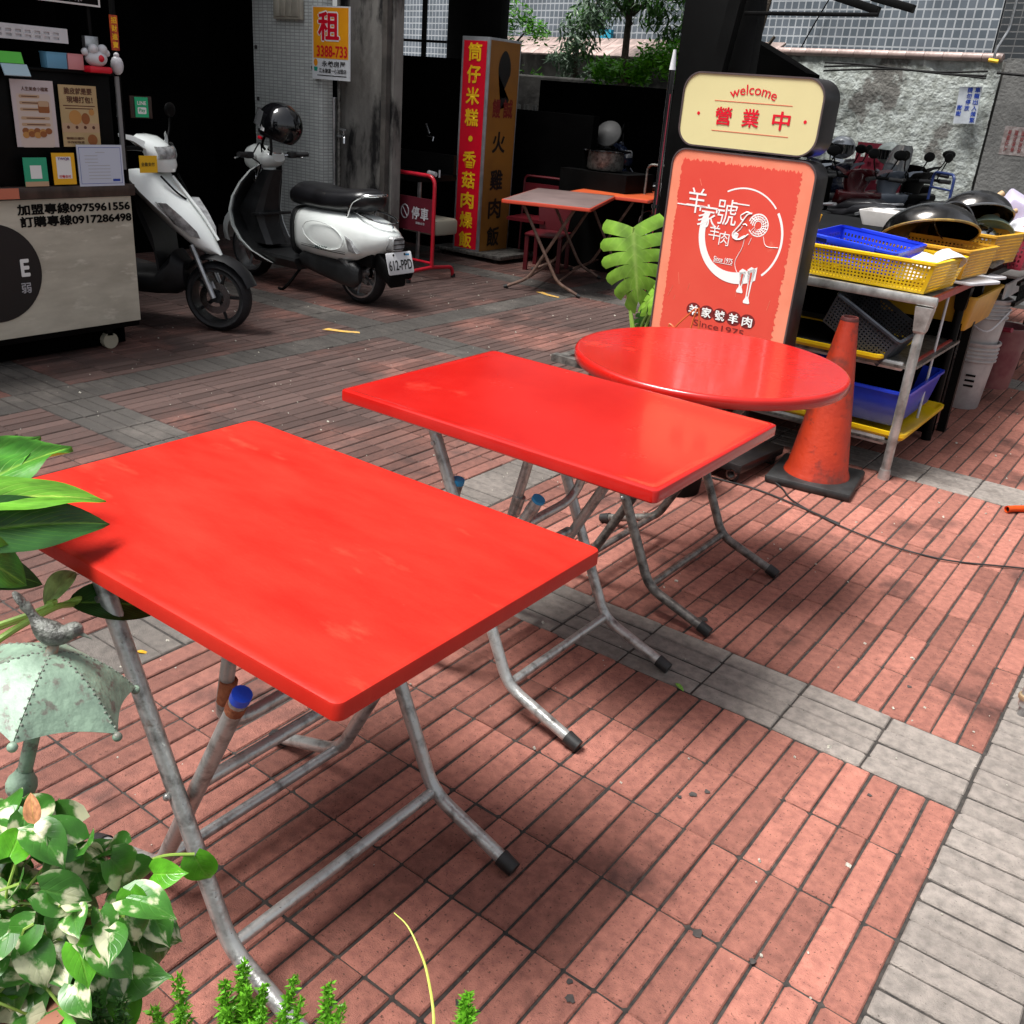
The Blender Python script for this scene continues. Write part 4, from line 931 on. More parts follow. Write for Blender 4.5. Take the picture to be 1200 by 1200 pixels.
lathe_thing('plastic_dome', 'clear frosted plastic dome behind the steel bowls', 'cover', (-1.22, 5.85, .88), [(.001, .24), (.05, .235), (.10, .20), (.125, .14), (.13, 0), (.125, 0), (.12, .14), (.09, .19), (.001, .23)], mat('frosted_plastic', (.40, .38, .37), (.3, .29, .28), rough=.25, scale=5), (R(12), R(14), 0))
wood = mat('light_wood', (.5, .33, .18), (.38, .24, .12), rough=.6, scale=30, stretch=(1, 1, 6))
for i, (a, b, r_) in enumerate((((-1.14, 5.55, 1.02), (-1.02, 5.66, 1.16), .017), ((-1.04, 5.5, 1.04), (-.93, 5.62, 1.085), .013))):
    t = thing('wooden_handle', ('thicker' if i == 0 else 'thinner')+' wooden utensil handle sticking out of the third crate', 'utensil', a); bm = bmesh.new(); cyl(bm, (0, 0, 0), Vector(b)-Vector(a), r_, n=12); fin('grip', bm, wood, t)
t = thing('knife_handle', 'black handle lying under the wooden handles', 'utensil', (-1.08, 5.5, 1.01)); bm = bmesh.new(); cyl(bm, (-.07, -.02, 0), (.06, .05, .03), .012); fin('grip', bm, black, t)
bin_('storage_tub', 'small teal tub between the bowls and the wooden handles', (-1.22, 5.75, .96), .20, .18, .10, green_t, cat='tub')
t = thing('lilac_container', 'translucent lilac container tilted behind the crates', 'container', (-.98, 6.10, 1.05), rot=(R(10), R(25), R(20))); bm = bmesh.new(); box(bm, (0, 0, 0), (.22, .26, .12), bev=.015); fin('container_body', bm, lilac, t)
bin_('storage_tub', 'small pink tub beside the maroon crates', (-.96, 5.78, .90), .16, .16, .10, pink_t, cat='tub')
basket('plastic_basket', 'bright green perforated basket at the far right of the table', 'basket', (-.86, 6.35, .98), .26, .26, .10, mat('bright_green_plastic', (.02, .42, .10), rough=.4), nx=12, nz=4)
basket('plastic_crate', 'maroon perforated crate behind the third yellow crate', 'crate', (-1.0, 5.78, .80), .42, .30, .17, maroon, nx=20, nz=6, rz=R(-10), group='maroon crates')
basket('plastic_crate', 'further maroon perforated crate at the right edge of the photo', 'crate', (-.78, 6.45, .82), .36, .5, .22, maroon, nx=20, nz=8, rz=R(-10), group='maroon crates')
# styrofoam boxes, lids, buckets
foam = mat('white_foam', (.62, .60, .58), (.48, .46, .44), rough=.8, scale=12, lo=.45, hi=.75)
t = thing('foam_box', 'large white foam box with a loose lid behind the crates', 'box', (-1.05, 7.55, .45)); bm = bmesh.new(); box(bm, (0, 0, .32), (.95, .6, .44), bev=.02); fin('box_body', bm, foam, t); bm = bmesh.new(); box(bm, (.05, 0, .575), (.96, .62, .05), rot=(0, R(-2), 0), bev=.015); fin('lid', bm, foam, t)
bm = bmesh.new(); box(bm, (0, 0, .04), (.8, .5, .10)); fin('pallet', bm, black, t)
for i, (x, y, z, l) in enumerate(((-.93, 4.80, .815, 'upper white board lying on the table edge beside the yellow crates'), (-.96, 5.12, .80, 'lower white board sticking out under the third crate'))):
    t = thing('cutting_board', l, 'board', (x, y, z), R(-20)); bm = bmesh.new(); slab(bm, rrect(.22, .26, .03, 4), 0, .012, .003); fin('board_plate', bm, white_pl, t)
buck = mat('greyed_bucket', (.42, .40, .39), (.26, .24, .24), rough=.45, scale=8, lo=.4, hi=.7)
for i, (z, l) in enumerate(((.0, 'lower white bucket of the stack right of the shelf'), (.24, 'upper white bucket of the stack right of the shelf'))):
    t = thing('plastic_bucket', l, 'bucket', (-.985, 5.82, z), R(10), 'white buckets stacked beside the shelf')
    bm = bmesh.new(); pr_ = [(.001, 0), (.095, 0), (.10, .01), (.118, .27)]
    for k in range(4): pr_ += [(.121, .272+k*.022), (.129, .276+k*.022), (.129, .282+k*.022), (.121, .288+k*.022)]
    pr_ += [(.132, .37), (.132, .38), (.122, .38), (.10, .03), (.001, .02)]; lathe(bm, pr_, n=32); fin('bucket_body', bm, buck, t, ang=35)
    if i: 
        bm = bmesh.new(); tube(bm, smooth_path([(-.13, -.01, .33), (-.08, -.12, .27), (.04, -.17, .22), (.13, -.03, .33)]), .005, 6); fin('handle', bm, white_pl, t)
    else:
        for k in range(3): flat(t, 'label_mark', rect2(.05, .012), (.02+.0*k, -.1165+.004*k, .20-k*.03), X, Z, black)
t = thing('maroon_bucket', 'dark maroon bucket behind the white bucket stack', 'bucket', (-.90, 6.12, .08)); bm = bmesh.new(); lathe(bm, [(.001, 0), (.10, 0), (.13, .34), (.14, .34), (.14, .355), (.12, .355), (.09, .02), (.001, .02)]); fin('bucket_body', bm, mat('dusty_maroon', (.12, .02, .03), (.16, .06, .06), rough=.5, scale=9), t)
bm = bmesh.new(); cyl(bm, (-.10, -.11, .34), (.06, -.17, .36), .014); fin('grip', bm, maroon, t)
t = thing('wire_rack', 'black wire rack with a diamond mesh above the buckets', 'rack', (-.84, 6.0, .62))
bm = bmesh.new()
for k in range(9):
    cyl(bm, (0, -.22+k*.05, .0), (0, -.17+k*.05, .09), .003, n=5); cyl(bm, (0, -.17+k*.05, .0), (0, -.22+k*.05, .09), .003, n=5)
tag(fin('mesh_wire', bm, black, t), kind='stuff'); bm = bmesh.new(); box(bm, (.0, 0, .10), (.02, .55, .02)); fin('rail', bm, black, t, smooth=False); bm = bmesh.new(); box(bm, (.0, 0, -.01), (.02, .55, .02)); fin('rail', bm, black, t, smooth=False)
bm = bmesh.new(); box(bm, (-.06, 0, .045), (.01, .5, .08)); fin('foam_sheet', bm, foam, t, smooth=False)
# upright black bin left with a brush, seen between sign and crates
t = thing('brush_holder', 'blue holder with yellow bristle brush beside the lightbox sign', 'brush', (-1.62, 4.62, .83)); bm = bmesh.new(); lathe(bm, [(.001, 0), (.05, 0), (.055, .13), (.05, .13), (.045, .01), (.001, .01)]); fin('cup', bm, blu, t)
bm = bmesh.new()
for k in range(22): cyl(bm, (.02*math.cos(k), .02*math.sin(k), .1), (.04*math.cos(k), .04*math.sin(k), .2), .003, n=5)
tag(fin('bristles', bm, yel_dirty, t), kind='stuff')
t = thing('foam_tray', 'pale foam tray in a black wire basket behind the blue basket', 'tray', (-1.5, 5.6, .93)); bm = bmesh.new(); loft(bm, [[(x*k, y*k, z) for x, y in rrect(.36, .24, .02, 3)] for z, k in ((0, .85), (.07, 1), (.075, 1), (.075, .95), (.01, .8))]); fin('tray_body', bm, foam, t)

bagm = mat('thin_white_bag', (.62, .62, .62), (.45, .45, .46), rough=.35, scale=14, bump=.6, bscale=22)
for (x, y, z, r, lab) in ((-.92, 5.98, .98, .075, 'crumpled white plastic bag between the lilac container and the maroon crate'), (-1.08, 6.5, .98, .09, 'crumpled white plastic bag in front of the foam box')):
    t = thing('plastic_bag', lab, 'bag', (x, y, z)); bm = bmesh.new(); vs = ball(bm, (0, 0, 0), r, (1.2, 1, .8), 20, 14)
    for v in vs: v.co *= 1+.22*noise.noise(v.co*28+Vector((x*9, 0, 0)))
    fin('bag_body', bm, bagm, t, ang=80)
    bm = bmesh.new(); cyl(bm, (0, 0, r*.7), (.02, 0, r*1.05), r*.10, r*.28, n=9); fin('knot', bm, bagm, t)
for k, (x, y, z, r, m_, lab) in enumerate(((-.93, 5.62, .97, .07, white_pl, 'white lid leaning against the wooden handles'), (-1.06, 5.92, .99, .085, mat('smoky_lid', (.25, .27, .28), rough=.2), 'smoky round lid standing behind the pale green bowl'), (-.98, 5.30, .985, .06, chrome, 'small steel lid on top of the third crate'))):
    t = thing('round_cover', lab, 'cover', (x, y, z), rot=(R(62-12*k), R(18), R(15*k))); bm = bmesh.new(); lathe(bm, [(.001, .018), (r*.5, .015), (r*.95, .004), (r, 0), (r*.97, -.003), (.001, .010)]); fin('cover_plate', bm, m_, t)
    bm = bmesh.new(); lathe(bm, [(.001, .034), (.012, .032), (.008, .016)]); fin('knob', bm, black, t)

# ================================================================== THIN POLE, MONSTERA
um = thing('umbrella_pole', 'thin black pole with a clamp standing behind the round table', 'pole', (-2.70, 5.10, 0))
bm = bmesh.new(); cyl(bm, (0, 0, 0), (-.015, 0, 1.62), .0165, n=12); fin('pole', bm, blackgl, um)
bm = bmesh.new(); cyl(bm, (-.009, 0, .80), (-.010, 0, .86), .026, n=12); cyl(bm, (-.01, -.03, .83), (.05, -.05, .84), .008, n=8); cyl(bm, (-.01, 0, .90), (-.01, 0, .92), .022, n=12); fin('clamp', bm, blackgl, um)
bm = bmesh.new(); cyl(bm, (-.015, 0, 1.62), (-.015, 0, 1.72), .018, .008, n=10); fin('pole_tip', bm, white_pl, um)
bm = bmesh.new(); cyl(bm, (.004, -.014, .06), (-.0, -.014, 1.5), .003, n=6); fin('cord', bm, maroon, um)
bm = bmesh.new(); lathe(bm, [(.001, 0), (.22, 0), (.22, .04), (.03, .07), (.03, .14), (.001, .14)]); fin('base', bm, black, um)

def leaf_mesh(name, L_, Wd, m, shape='ovate', curl=.2, fold=.12, n=10, k=4, seed=0, wave=0):
    """leaf along +x, upper face +z, UVs as leaf_mat expects"""
    bm = bmesh.new(); uv = bm.loops.layers.uv.verify(); rnd = random.Random(seed); rows = []
    for i in range(n+1):
        t = i/n
        if shape == 'heart': w_ = math.sin(math.pi*min(1, t*.92+.16))**.75*(1-.15*t) if t < .999 else 0; w_ = max(0, w_)*(1 if t > 0 else .75)
        elif shape == 'lance': w_ = math.sin(math.pi*t**.8)**.85
        else: w_ = math.sin(math.pi*t**.75)**.7
        if i == n: w_ = 0.0
        a = curl*t*2; x = L_*(math.sin(a)/max(a, 1e-4))*t if a else L_*t; z = -L_*t*(1-math.cos(a))/max(a, 1e-4)*1.0 if a else 0
        r = []
        for j in range(-k, k+1):
            s = j/k; y = s*w_*Wd/2; zz = z+abs(s)*w_*Wd*fold + wave*math.sin(t*14+s*3)*abs(s)*Wd*.12
            back = (-abs(s)*.16*L_*(1-t)**2 if shape == 'heart' else 0)
            r.append((bm.verts.new((x+back, y, zz)), (.5+s*.5, t)))
        rows.append(r)
    for a, b in zip(rows, rows[1:]):
        for j in range(2*k):
            q = (a[j], a[j+1], b[j+1], b[j]); f = bm.faces.new([p[0] for p in q])
            for l, p in zip(f.loops, q): l[uv].uv = p[1]
    bmesh.ops.remove_doubles(bm, verts=bm.verts, dist=1e-5)
    me = bpy.data.meshes.new(name); bm.to_mesh(me); bm.free(); me.materials.append(m); me.shade_smooth(); return me
def place(o, p, d, nrm=(0, 0, 1), s=1.0):
    """point +x of o along d with +z towards nrm"""
    d = Vector(d).normalized(); nrm = Vector(nrm); y = nrm.cross(d)
    if y.length < .05: y = Vector((1, 0, 0)).cross(d)
    y.normalize(); z = d.cross(y); M = Matrix((d, y, z)).transposed().to_4x4(); o.matrix_basis = Matrix.Translation(p) @ M @ Matrix.Scale(s, 4)
mon_m = leaf_mat('monstera_leaf', (.17, .33, .035), (.36, .50, .12), vscale=7, rough=.3, vstr=.6)
def monstera_mesh(L_, Wd, seed):
    bm = bmesh.new(); uv = bm.loops.layers.uv.verify(); rnd = random.Random(seed); 
    # each side is a set of fingers separated by cuts
    nf = 6
    for side in (-1, 1):
        for f_ in range(nf):
            t0 = f_/nf; t1 = (f_+1)/nf; g = .010 if f_ else 0
            ts = [t0+(t1-t0)*q for q in (0.0, .33, .66, 1)]
            for q in range(6):
                s0 = q/6; s1 = (q+1)/6
                for w in range(3):
                    P = []
                    for (t, s) in ((ts[w], s0), (ts[w+1], s0), (ts[w+1], s1), (ts[w], s1)):
                        tc = (t0+t1)/2; cut = 1-(.30*max(0, s-.22)/.78); tt = tc+(t-tc)*cut
                        wd = math.sin(math.pi*min(1, (tt*.74+.26)))**.7*Wd/2; rnd_end = 1-.10*((t-tc)/(t1-t0)*2)**2*s
                        y = side*s*wd*rnd_end; x = (tt-.22*(1-tt)**2*s + .20*s*s*tt)*L_
                        P.append((bm.verts.new((x, y, -.16*L_*s*s-.20*L_*tt*tt+.05*L_*s)), (.5+side*s*.5, tt)))
                    if side < 0: P = P[::-1]
                    f = bm.faces.new([p[0] for p in P])
                    for l, p in zip(f.loops, P): l[uv].uv = p[1]
    bmesh.ops.remove_doubles(bm, verts=bm.verts, dist=1e-5)
    me = bpy.data.meshes.new('leaf'); bm.to_mesh(me); bm.free(); me.materials.append(mon_m); me.shade_smooth(); return me
mo = thing('monstera_plant', 'potted monstera with split leaves behind the round table beside the black pole', 'plant', (-2.46, 4.60, 0))
bm = bmesh.new(); lathe(bm, [(.001, 0), (.12, 0), (.15, .20), (.16, .20), (.16, .22), (.14, .22), (.13, .19), (.001, .18)]); fin('pot', bm, black, mo)
stm = mat('green_stem', (.24, .40, .06), (.3, .45, .1), rough=.4)
mm_ = monstera_mesh(.30, .30, 1); mdk = monstera_mesh(.26, .24, 2); mdk.materials[0] = lf_mid
for (p0, p1, me, d, nn, s) in (((.0, 0, .20), (-.10, 0, .84), mm_, (.25, -.15, -.75), (.30, -.80, .45), 1.25), ((.04, 0, .20), (.16, .02, .60), mm_, (-.5, -.25, -.5), (-.2, -.8, .5), .7), ((.05, .02, .2), (.16, .1, .50), mdk, (.2, -.3, -.8), (.3, -.8, .3), .9), ((.02, .02, .2), (.02, .12, .44), mdk, (-.3, -.3, -.6), (0, -.8, .3), .6)):
    o = link('leaf', me, mo); place(o, p1, d, nn, s)
    bm = bmesh.new(); a = Vector(p0); b = Vector(p1); tube(bm, smooth_path([a, a*.6+b*.4+Vector((-.03, 0, .02)), b]), .008, 7); fin('stem', bm, stm, mo)
bm = bmesh.new(); tube(bm, smooth_path([(.02, 0, .2), (-.05, .0, .40), (-.12, .0, .62), (-.10, 0, .82)]), .009, 7); fin('stem', bm, stm, mo)
bm = bmesh.new(); tube(bm, smooth_path([(.06, -.03, .22), (.28, -.1, .36), (.42, -.14, .47)]), .006, 6); fin('stem', bm, stm, mo)

# leaf tips of the plant between round table and sign
tp = thing('low_plant', 'small potted plant whose leaf tips peek over the back of the round table', 'plant', (-1.55, 3.40, 0))
bm = bmesh.new(); lathe(bm, [(.001, 0), (.10, 0), (.12, .24), (.13, .24), (.13, .26), (.11, .26), (.001, .22)]); fin('pot', bm, black, tp)
pe = leaf_mat('plain_leaf', (.09, .30, .02), (.2, .4, .08), rough=.3)
lm = leaf_mesh('leaf', .17, .07, pe, 'lance', .3, .15)
for (b, d, s) in (((.12, .02, .60), (.8, -.2, .05), 1.0), ((-.02, 0, .58), (.25, -.3, .5), .6), ((-.10, 0, .45), (-.5, -.1, .5), .8)):
    o = link('leaf', lm, tp); place(o, b, d, (0, -.5, .8), s)
    bm = bmesh.new(); tube(bm, smooth_path([(0, 0, .24), (b[0]*.4, 0, .45), b]), .004, 6); fin('stem', bm, stm, tp)
ost = mat('orange_stalk', (.6, .12, .03), rough=.5)
for P in ([(-.1, 0, .5), (-.12, 0, .62), (-.03, 0, .74)], [(-.12, 0, .5), (-.1, 0, .63), (-.13, 0, .66), (-.11, .0, .60)], [(-.06, 0, .5), (-.02, 0, .74), (0, 0, .66)]):
    bm = bmesh.new(); tube(bm, smooth_path(P), .0035, 5); fin('stalk', bm, ost, tp)

# ================================================================== SCOOTERS
def wheel(root, x, r=.215, wd=.05, y=0, disc=True, name='wheel', rim_m=None):
    bm = bmesh.new(); a = r-wd*.95
    prof = [(a, -wd*.8), (a+.02, -wd*1.0), (r-.02, -wd*.85), (r-.005, -wd*.45), (r, 0), (r-.005, wd*.45), (r-.02, wd*.85), (a+.02, wd*1.0), (a, wd*.8)]
    lathe(bm, prof, (x, y, r), 36, rot=(R(90), 0, 0)); W_ = fin('wheel', bm, tyre_m, root, ang=50)
    bm = bmesh.new(); lathe(bm, [(a+.004, -wd*.85), (a-.008, -wd*.85), (a-.014, -wd*.3), (a-.014, wd*.3), (a-.008, wd*.85), (a+.004, wd*.85)], (x, y, r), 32, rot=(R(90), 0, 0)); lathe(bm, [(.001, -wd*.7), (.035, -wd*.7), (.04, 0), (.035, wd*.7), (.001, wd*.7)], (x, y, r), 16, rot=(R(90), 0, 0))
    for k in range(5):
        t = k*2*math.pi/5; cyl(bm, (x+.03*math.cos(t), y, r+.03*math.sin(t)), (x+(a-.01)*math.cos(t), y, r+(a-.01)*math.sin(t)), .013, .009, n=6)
    fin('rim', bm, rim_m or brushed, W_, ang=50)
    if disc:
        for s in (1,):
            bm = bmesh.new(); lathe(bm, [(.055, wd*.9*s), (.095, wd*.9*s), (.095, wd*.98*s), (.055, wd*.98*s)], (x, y, r), 28, rot=(R(90), 0, 0)); fin('brake_disc', bm, chrome, W_)
    return W_
def ell(root, name, c, r, m, rot=None, s=(1, 1, 1), parent=None):
    bm = bmesh.new(); ball(bm, c, r, s, 18, 12, rot); return fin(name, bm, m, parent or root)
mirror_m = mat('mirror_glass', (.5, .52, .55), rough=.04, metal=1)
lens_o = mat('amber_lens', (.6, .18, .02), rough=.12, coat=1); lens_r = mat('red_lens', (.35, .01, .01), rough=.12, coat=1)
white2 = mat('number_plate', (.72, .73, .74), rough=.4)
def plate(root, c, w_, h_, tilt, txt=None, back=False):
    """number plate facing -x of the scooter, leaning by tilt"""
    p = bmesh.new(); slab(p, rrect(w_, h_, .012, 3), -.0015, .0015, .0008)
    e = Vector((0, -1, 0)); u = Vector((-math.sin(tilt), 0, math.cos(tilt))) if not back else Vector((math.sin(tilt), 0, math.cos(tilt))); n = e.cross(u)
    if back: e = Vector((0, -1, 0))
    M = Matrix((e, u, n)).transposed().to_4x4(); M = Matrix.Translation(c) @ M
    for v in p.verts: v.co = M @ v.co
    o = fin('number_plate', p, white2, root); c = Vector(c)
    if txt:
        text(o, txt, c+n*.002-u*.012, e, u, w_*.90, h_*.46, blk_pr, .012)
        flat(o, 'registration_mark', rect2(.035, .012, w_*.33, h_*.36), c+n*.0016, e, u, ltblue_cap)
        for s in (-1, 1): flat(o, 'bolt', disc2(.008, 10, s*w_*.22, h_*.38), c+n*.0018, e, u, blk_pr, .003)
    return o
# ---- the retro white scooter
s2r = thing('motor_scooter', 'white retro scooter with a black seat parked in front of the tiled pillar', 'scooter', (-4.81, 4.875, 0), rz=R(179))
cream_p = mat('retro_white_paint', (.86, .90, .87), (.80, .85, .82), rough=.16, coat=.8, scale=3)
blk_pl = mat('grained_black_plastic', (.009, .0095, .010), (.017, .018, .019), rough=.42, scale=10, bump=.15, bscale=120)
seat_m = mat('black_vinyl', (.006, .006, .007), (.012, .012, .014), rough=.32, scale=5)
wheel(s2r, 0); wheel(s2r, 1.185)
def shield_rows(off, hwk=1.0, bul=.06):
    hwk *= 1.15
    rows = []
    for (x, z, hw) in ((1.06, .835, .085), (1.11, .79, .125), (1.17, .70, .168), (1.22, .60, .195), (1.245, .50, .205), (1.22, .40, .207), (1.15, .31, .200), (1.05, .245, .19), (.93, .20, .17), (.86, .175, .15)):
        rows.append([(x-.085-off+bul*(1-(j/8)**2)*(.4+.6*min(1, abs(z-.17)/.3)), j/8*hw*hwk, z) for j in range(-8, 9)])
    return rows
bm = bmesh.new(); A = shield_rows(0); B = shield_rows(.022)
loft(bm, [a+b[::-1] for a, b in zip(A, B)]); sh_ = fin('leg_shield', bm, cream_p, s2r, ang=50)
bm = bmesh.new(); A = shield_rows(.024, .93); B = shield_rows(.034, .93); loft(bm, [a+b[::-1] for a, b in zip(A, B)]); fin('inner_panel', bm, blk_pl, sh_, ang=50)
bm = bmesh.new(); loft(bm, [[(x+q[0], q[1], z+q[2]) for q in [(a*.065*w_, b*.10*w_, 0) for a, b in ((1, 1), (-.6, .8), (-1, .5), (-1, -.5), (-.6, -.8), (1, -1))]] for x, z, w_ in ((.92, .80, .7), (.99, .68, 1.0), (1.04, .56, 1.3), (1.06, .50, 1.5), (1.04, .42, 1.25), (.96, .28, 1.2))]); fin('glove_box', bm, blk_pl, sh_, ang=35)
bm = bmesh.new(); box(bm, (.965, .0, .49), (.10, .30, .02), rot=(0, R(6), 0), bev=.006); fin('cup_ledge', bm, blk_pl, sh_)
bm = bmesh.new(); loft(bm, [[(x, y, z) for y, z in ((.175, .245), (.185, .225), (.15, .165), (-.15, .165), (-.185, .225), (-.175, .245), (0, .25))] for x in (.98, .9, .7, .5)]); fin('floorboard', bm, blk_pl, s2r, ang=35)
bm = bmesh.new(); secs = []
for (x, z0, z1, hw, p) in ((.60, .30, .56, .06, 2.5), (.575, .28, .59, .13, 3), (.48, .27, .605, .165, 3), (.30, .27, .61, .19, 3), (.10, .275, .615, .20, 2.8), (-.06, .30, .61, .185, 2.6), (-.18, .345, .585, .15, 2.4), (-.27, .40, .54, .105, 2.2), (-.315, .44, .51, .05, 2)): secs.append(sx(x, (z0+z1)/2, hw, (z1-z0)/2, p, n=28))
loft(bm, secs); bd = fin('rear_body', bm, cream_p, s2r, ang=60)
bm = bmesh.new(); secs = []
for (x, z0, z1, hw) in ((.625, .26, .50, .10), (.59, .25, .60, .145), (.55, .25, .60, .155)): secs.append(sx(x, (z0+z1)/2, hw, (z1-z0)/2, 3.2, n=24))
loft(bm, secs); fin('front_cover', bm, blk_pl, bd)
# raised oval moulding, pinstripe, lamps
bm = bmesh.new(); pts = []
for k in range(29):
    t = k/28; a = R(-100+200*t) if False else 2*math.pi*t; pts.append((.19+.20*math.cos(a), .196+.004, .455+.085*math.sin(a)+.02*math.cos(a)))
tube(bm, pts, .0035, 5, cap=False); fin('moulding', bm, cream_p, bd)
for z, w_ in ((.368, .0022), (.356, .0042)):
    bm = bmesh.new(); tube(bm, [(.43, .178, z), (.33, .187, z), (.20, .195, z), (.08, .197, z), (-.02, .19, z)], w_*.55, 5); fin('pinstripe', bm, black, bd)
text(bd, 'MANY', (.20, .2005, .372), -X, Z, .12, .024, mat('dark_teal_print', (.01, .05, .05)), .02)
bm = bmesh.new(); loft(bm, [[(x+q[0]*k, y, z+q[1]*k) for q in ((.06, .055), (-.0, .03), (-.055, -.05), (.02, -.045))] for (x, z, y, k) in ((-.075, .425, .155, 1), (-.075, .425, .190, 1), (-.08, .425, .196, .6))]); fin('turn_signal', bm, glass_l, bd, ang=30)
bm = bmesh.new(); loft(bm, [[(x, y*k, z*k+.455) for y, z in rrect(.13, .105, .03, 4)] for x, k in ((-.26, 1.0), (-.325, .95), (-.34, .8))]); tl_ = fin('tail_light', bm, glass_l, s2r, ang=35)
for k in range(3):
    bm = bmesh.new(); box(bm, (-.341, 0, .425+k*.03), (.004, .10, .006)); fin('lamp_rib', bm, chrome, tl_)
# seat
bm = bmesh.new(); secs = []
for (x, z0, z1, hw) in ((.64, .63, .68, .06), (.625, .605, .725, .11), (.55, .60, .765, .14), (.42, .60, .765, .158), (.26, .60, .748, .165), (.10, .605, .76, .16), (-.04, .625, .778, .14), (-.11, .645, .772, .11), (-.14, .68, .74, .05)): secs.append(sx(x, (z0+z1)/2, hw, (z1-z0)/2, 2.6, n=24))
loft(bm, secs); st_ = fin('seat', bm, seat_m, s2r, ang=60)
bm = bmesh.new(); secs = [[(x, y-.004, z-.012), (x, y+.006, z), (x, y-.004, z+.012)] for (x, y, z) in ((.60, .112, .635), (.55, .128, .675), (.46, .138, .69), (.35, .146, .70), (.22, .147, .712))]
loft(bm, secs); fin('seat_panel', bm, mat('grey_vinyl', (.12, .11, .10), rough=.4), st_)
text(st_, 'KYMCO', (-.0, .119, .700), (-.95, .31, 0), Z, .10, .024, wht_pr, .01)
# grab rail and rear rack
bm = bmesh.new(); tube(bm, smooth_path([(.02, .13, .60), (-.03, .135, .69), (-.10, .11, .735), (-.16, .06, .745), (-.175, 0, .747), (-.16, -.06, .745), (-.10, -.11, .735), (-.03, -.135, .69), (.02, -.13, .60)]), .0095, 8); fin('grab_rail', bm, chrome, s2r)
bm = bmesh.new(); tube(bm, smooth_path([(-.02, .10, .63), (-.12, .12, .615), (-.22, .10, .595), (-.275, .04, .58), (-.275, -.04, .58), (-.22, -.10, .595), (-.12, -.12, .615), (-.02, -.10, .63)]), .007, 8); tube(bm, [(-.27, 0, .58), (-.285, 0, .55)], .008, 6); fin('rear_rack', bm, chrome, s2r)
# headset
bm = bmesh.new(); loft(bm, [sx(x, z, hw, hh, 2.3, n=20) for (x, z, hw, hh) in ((1.165, .865, .035, .035), (1.15, .865, .085, .082), (1.09, .868, .100, .098), (1.0, .872, .105, .085), (.90, .88, .09, .055), (.86, .885, .05, .025))]); hd = fin('headset', bm, cream_p, s2r)
bm = bmesh.new(); loft(bm, [sx(1.03, .80, .055, .02, 2.2, n=14)[::1], [(x+.04, y, z-.09) for x, y, z in sx(1.03, .80, .05, .02, 2.2, n=14)]]); cyl(bm, (.98, 0, .86), (1.02, 0, .66), .055, .075, n=16); fin('neck', bm, cream_p, hd)
ell(s2r, 'headlight', (1.152, 0, .866), .078, glass_l, s=(.35, 1, 1), parent=hd)
bm = bmesh.new(); tube(bm, smooth_path([(.92, .29, .905), (.965, .18, .895), (1.0, .08, .885), (1.0, -.08, .885), (.965, -.18, .895), (.92, -.29, .905)]), .011, 8); hb = fin('handlebar', bm, chrome, s2r)
for s in (-1, 1):
    bm = bmesh.new(); cyl(bm, (.945, s*.225, .90), (.912, s*.315, .906), .018, n=12); fin('grip', bm, rubber, hb)
    bm = bmesh.new(); tube(bm, smooth_path([(.985, s*.17, .895), (1.01, s*.23, .885), (.98, s*.29, .88), (.96, s*.31, .88)]), .006, 6); fin('brake_lever', bm, chrome, hb)
    bm = bmesh.new(); box(bm, (.955, s*.195, .898), (.05, .06, .045), bev=.01); fin('switch_housing', bm, blk_pl, hb)
bm = bmesh.new(); lathe(bm, [(.001, .02), (.05, .02), (.055, 0), (.05, -.01)], (.915, 0, .92), 18, rot=(0, R(-25), 0)); fin('speedometer', bm, chrome, hd)
for (a, b, c) in (((.96, .16, .90), (.94, .10, .98), (.98, .06, .80)), ((.97, .18, .89), (.90, .14, .84), (1.0, .08, .76))):
    bm = bmesh.new(); tube(bm, smooth_path([a, b, c]), .005, 6); fin('brake_cable', bm, black, hd)
bm = bmesh.new(); tube(bm, smooth_path([(.985, .13, .80), (.955, .14, .755), (.965, .14, .72), (.99, .135, .73)]), .005, 6); fin('bag_hook', bm, chrome, sh_)
# front mudguard
bm = bmesh.new(); secs = []
for k in range(11):
    a = R(8+k*13); r_ = .275+.04*math.sin(math.pi*k/10); hw = .075+.035*math.sin(math.pi*min(1, k/8)); c = Vector((1.185, 0, .215)); d = Vector((math.cos(a), 0, math.sin(a)))
    o = [c+d*(r_-.085)+Y*hw, c+d*(r_-.03)+Y*hw*1.02, c+d*(r_-.004)+Y*hw*.7, c+d*r_, c+d*(r_-.004)-Y*hw*.7, c+d*(r_-.03)-Y*hw*1.02, c+d*(r_-.085)-Y*hw]
    i_ = [p-d*.006*(1 if 1 < n_ < 5 else 0)-Y*(.006 if n_ < 3 else (-.006 if n_ > 3 else 0)) for n_, p in enumerate(o)]
    secs.append(o+i_[::-1])
loft(bm, secs); fin('mudguard', bm, cream_p, s2r, ang=50)
for s in (-1, 1):
    bm = bmesh.new(); cyl(bm, (1.185, s*.075, .215), (1.13, s*.075, .42), .017, n=10); fin('fork', bm, brushed, s2r)
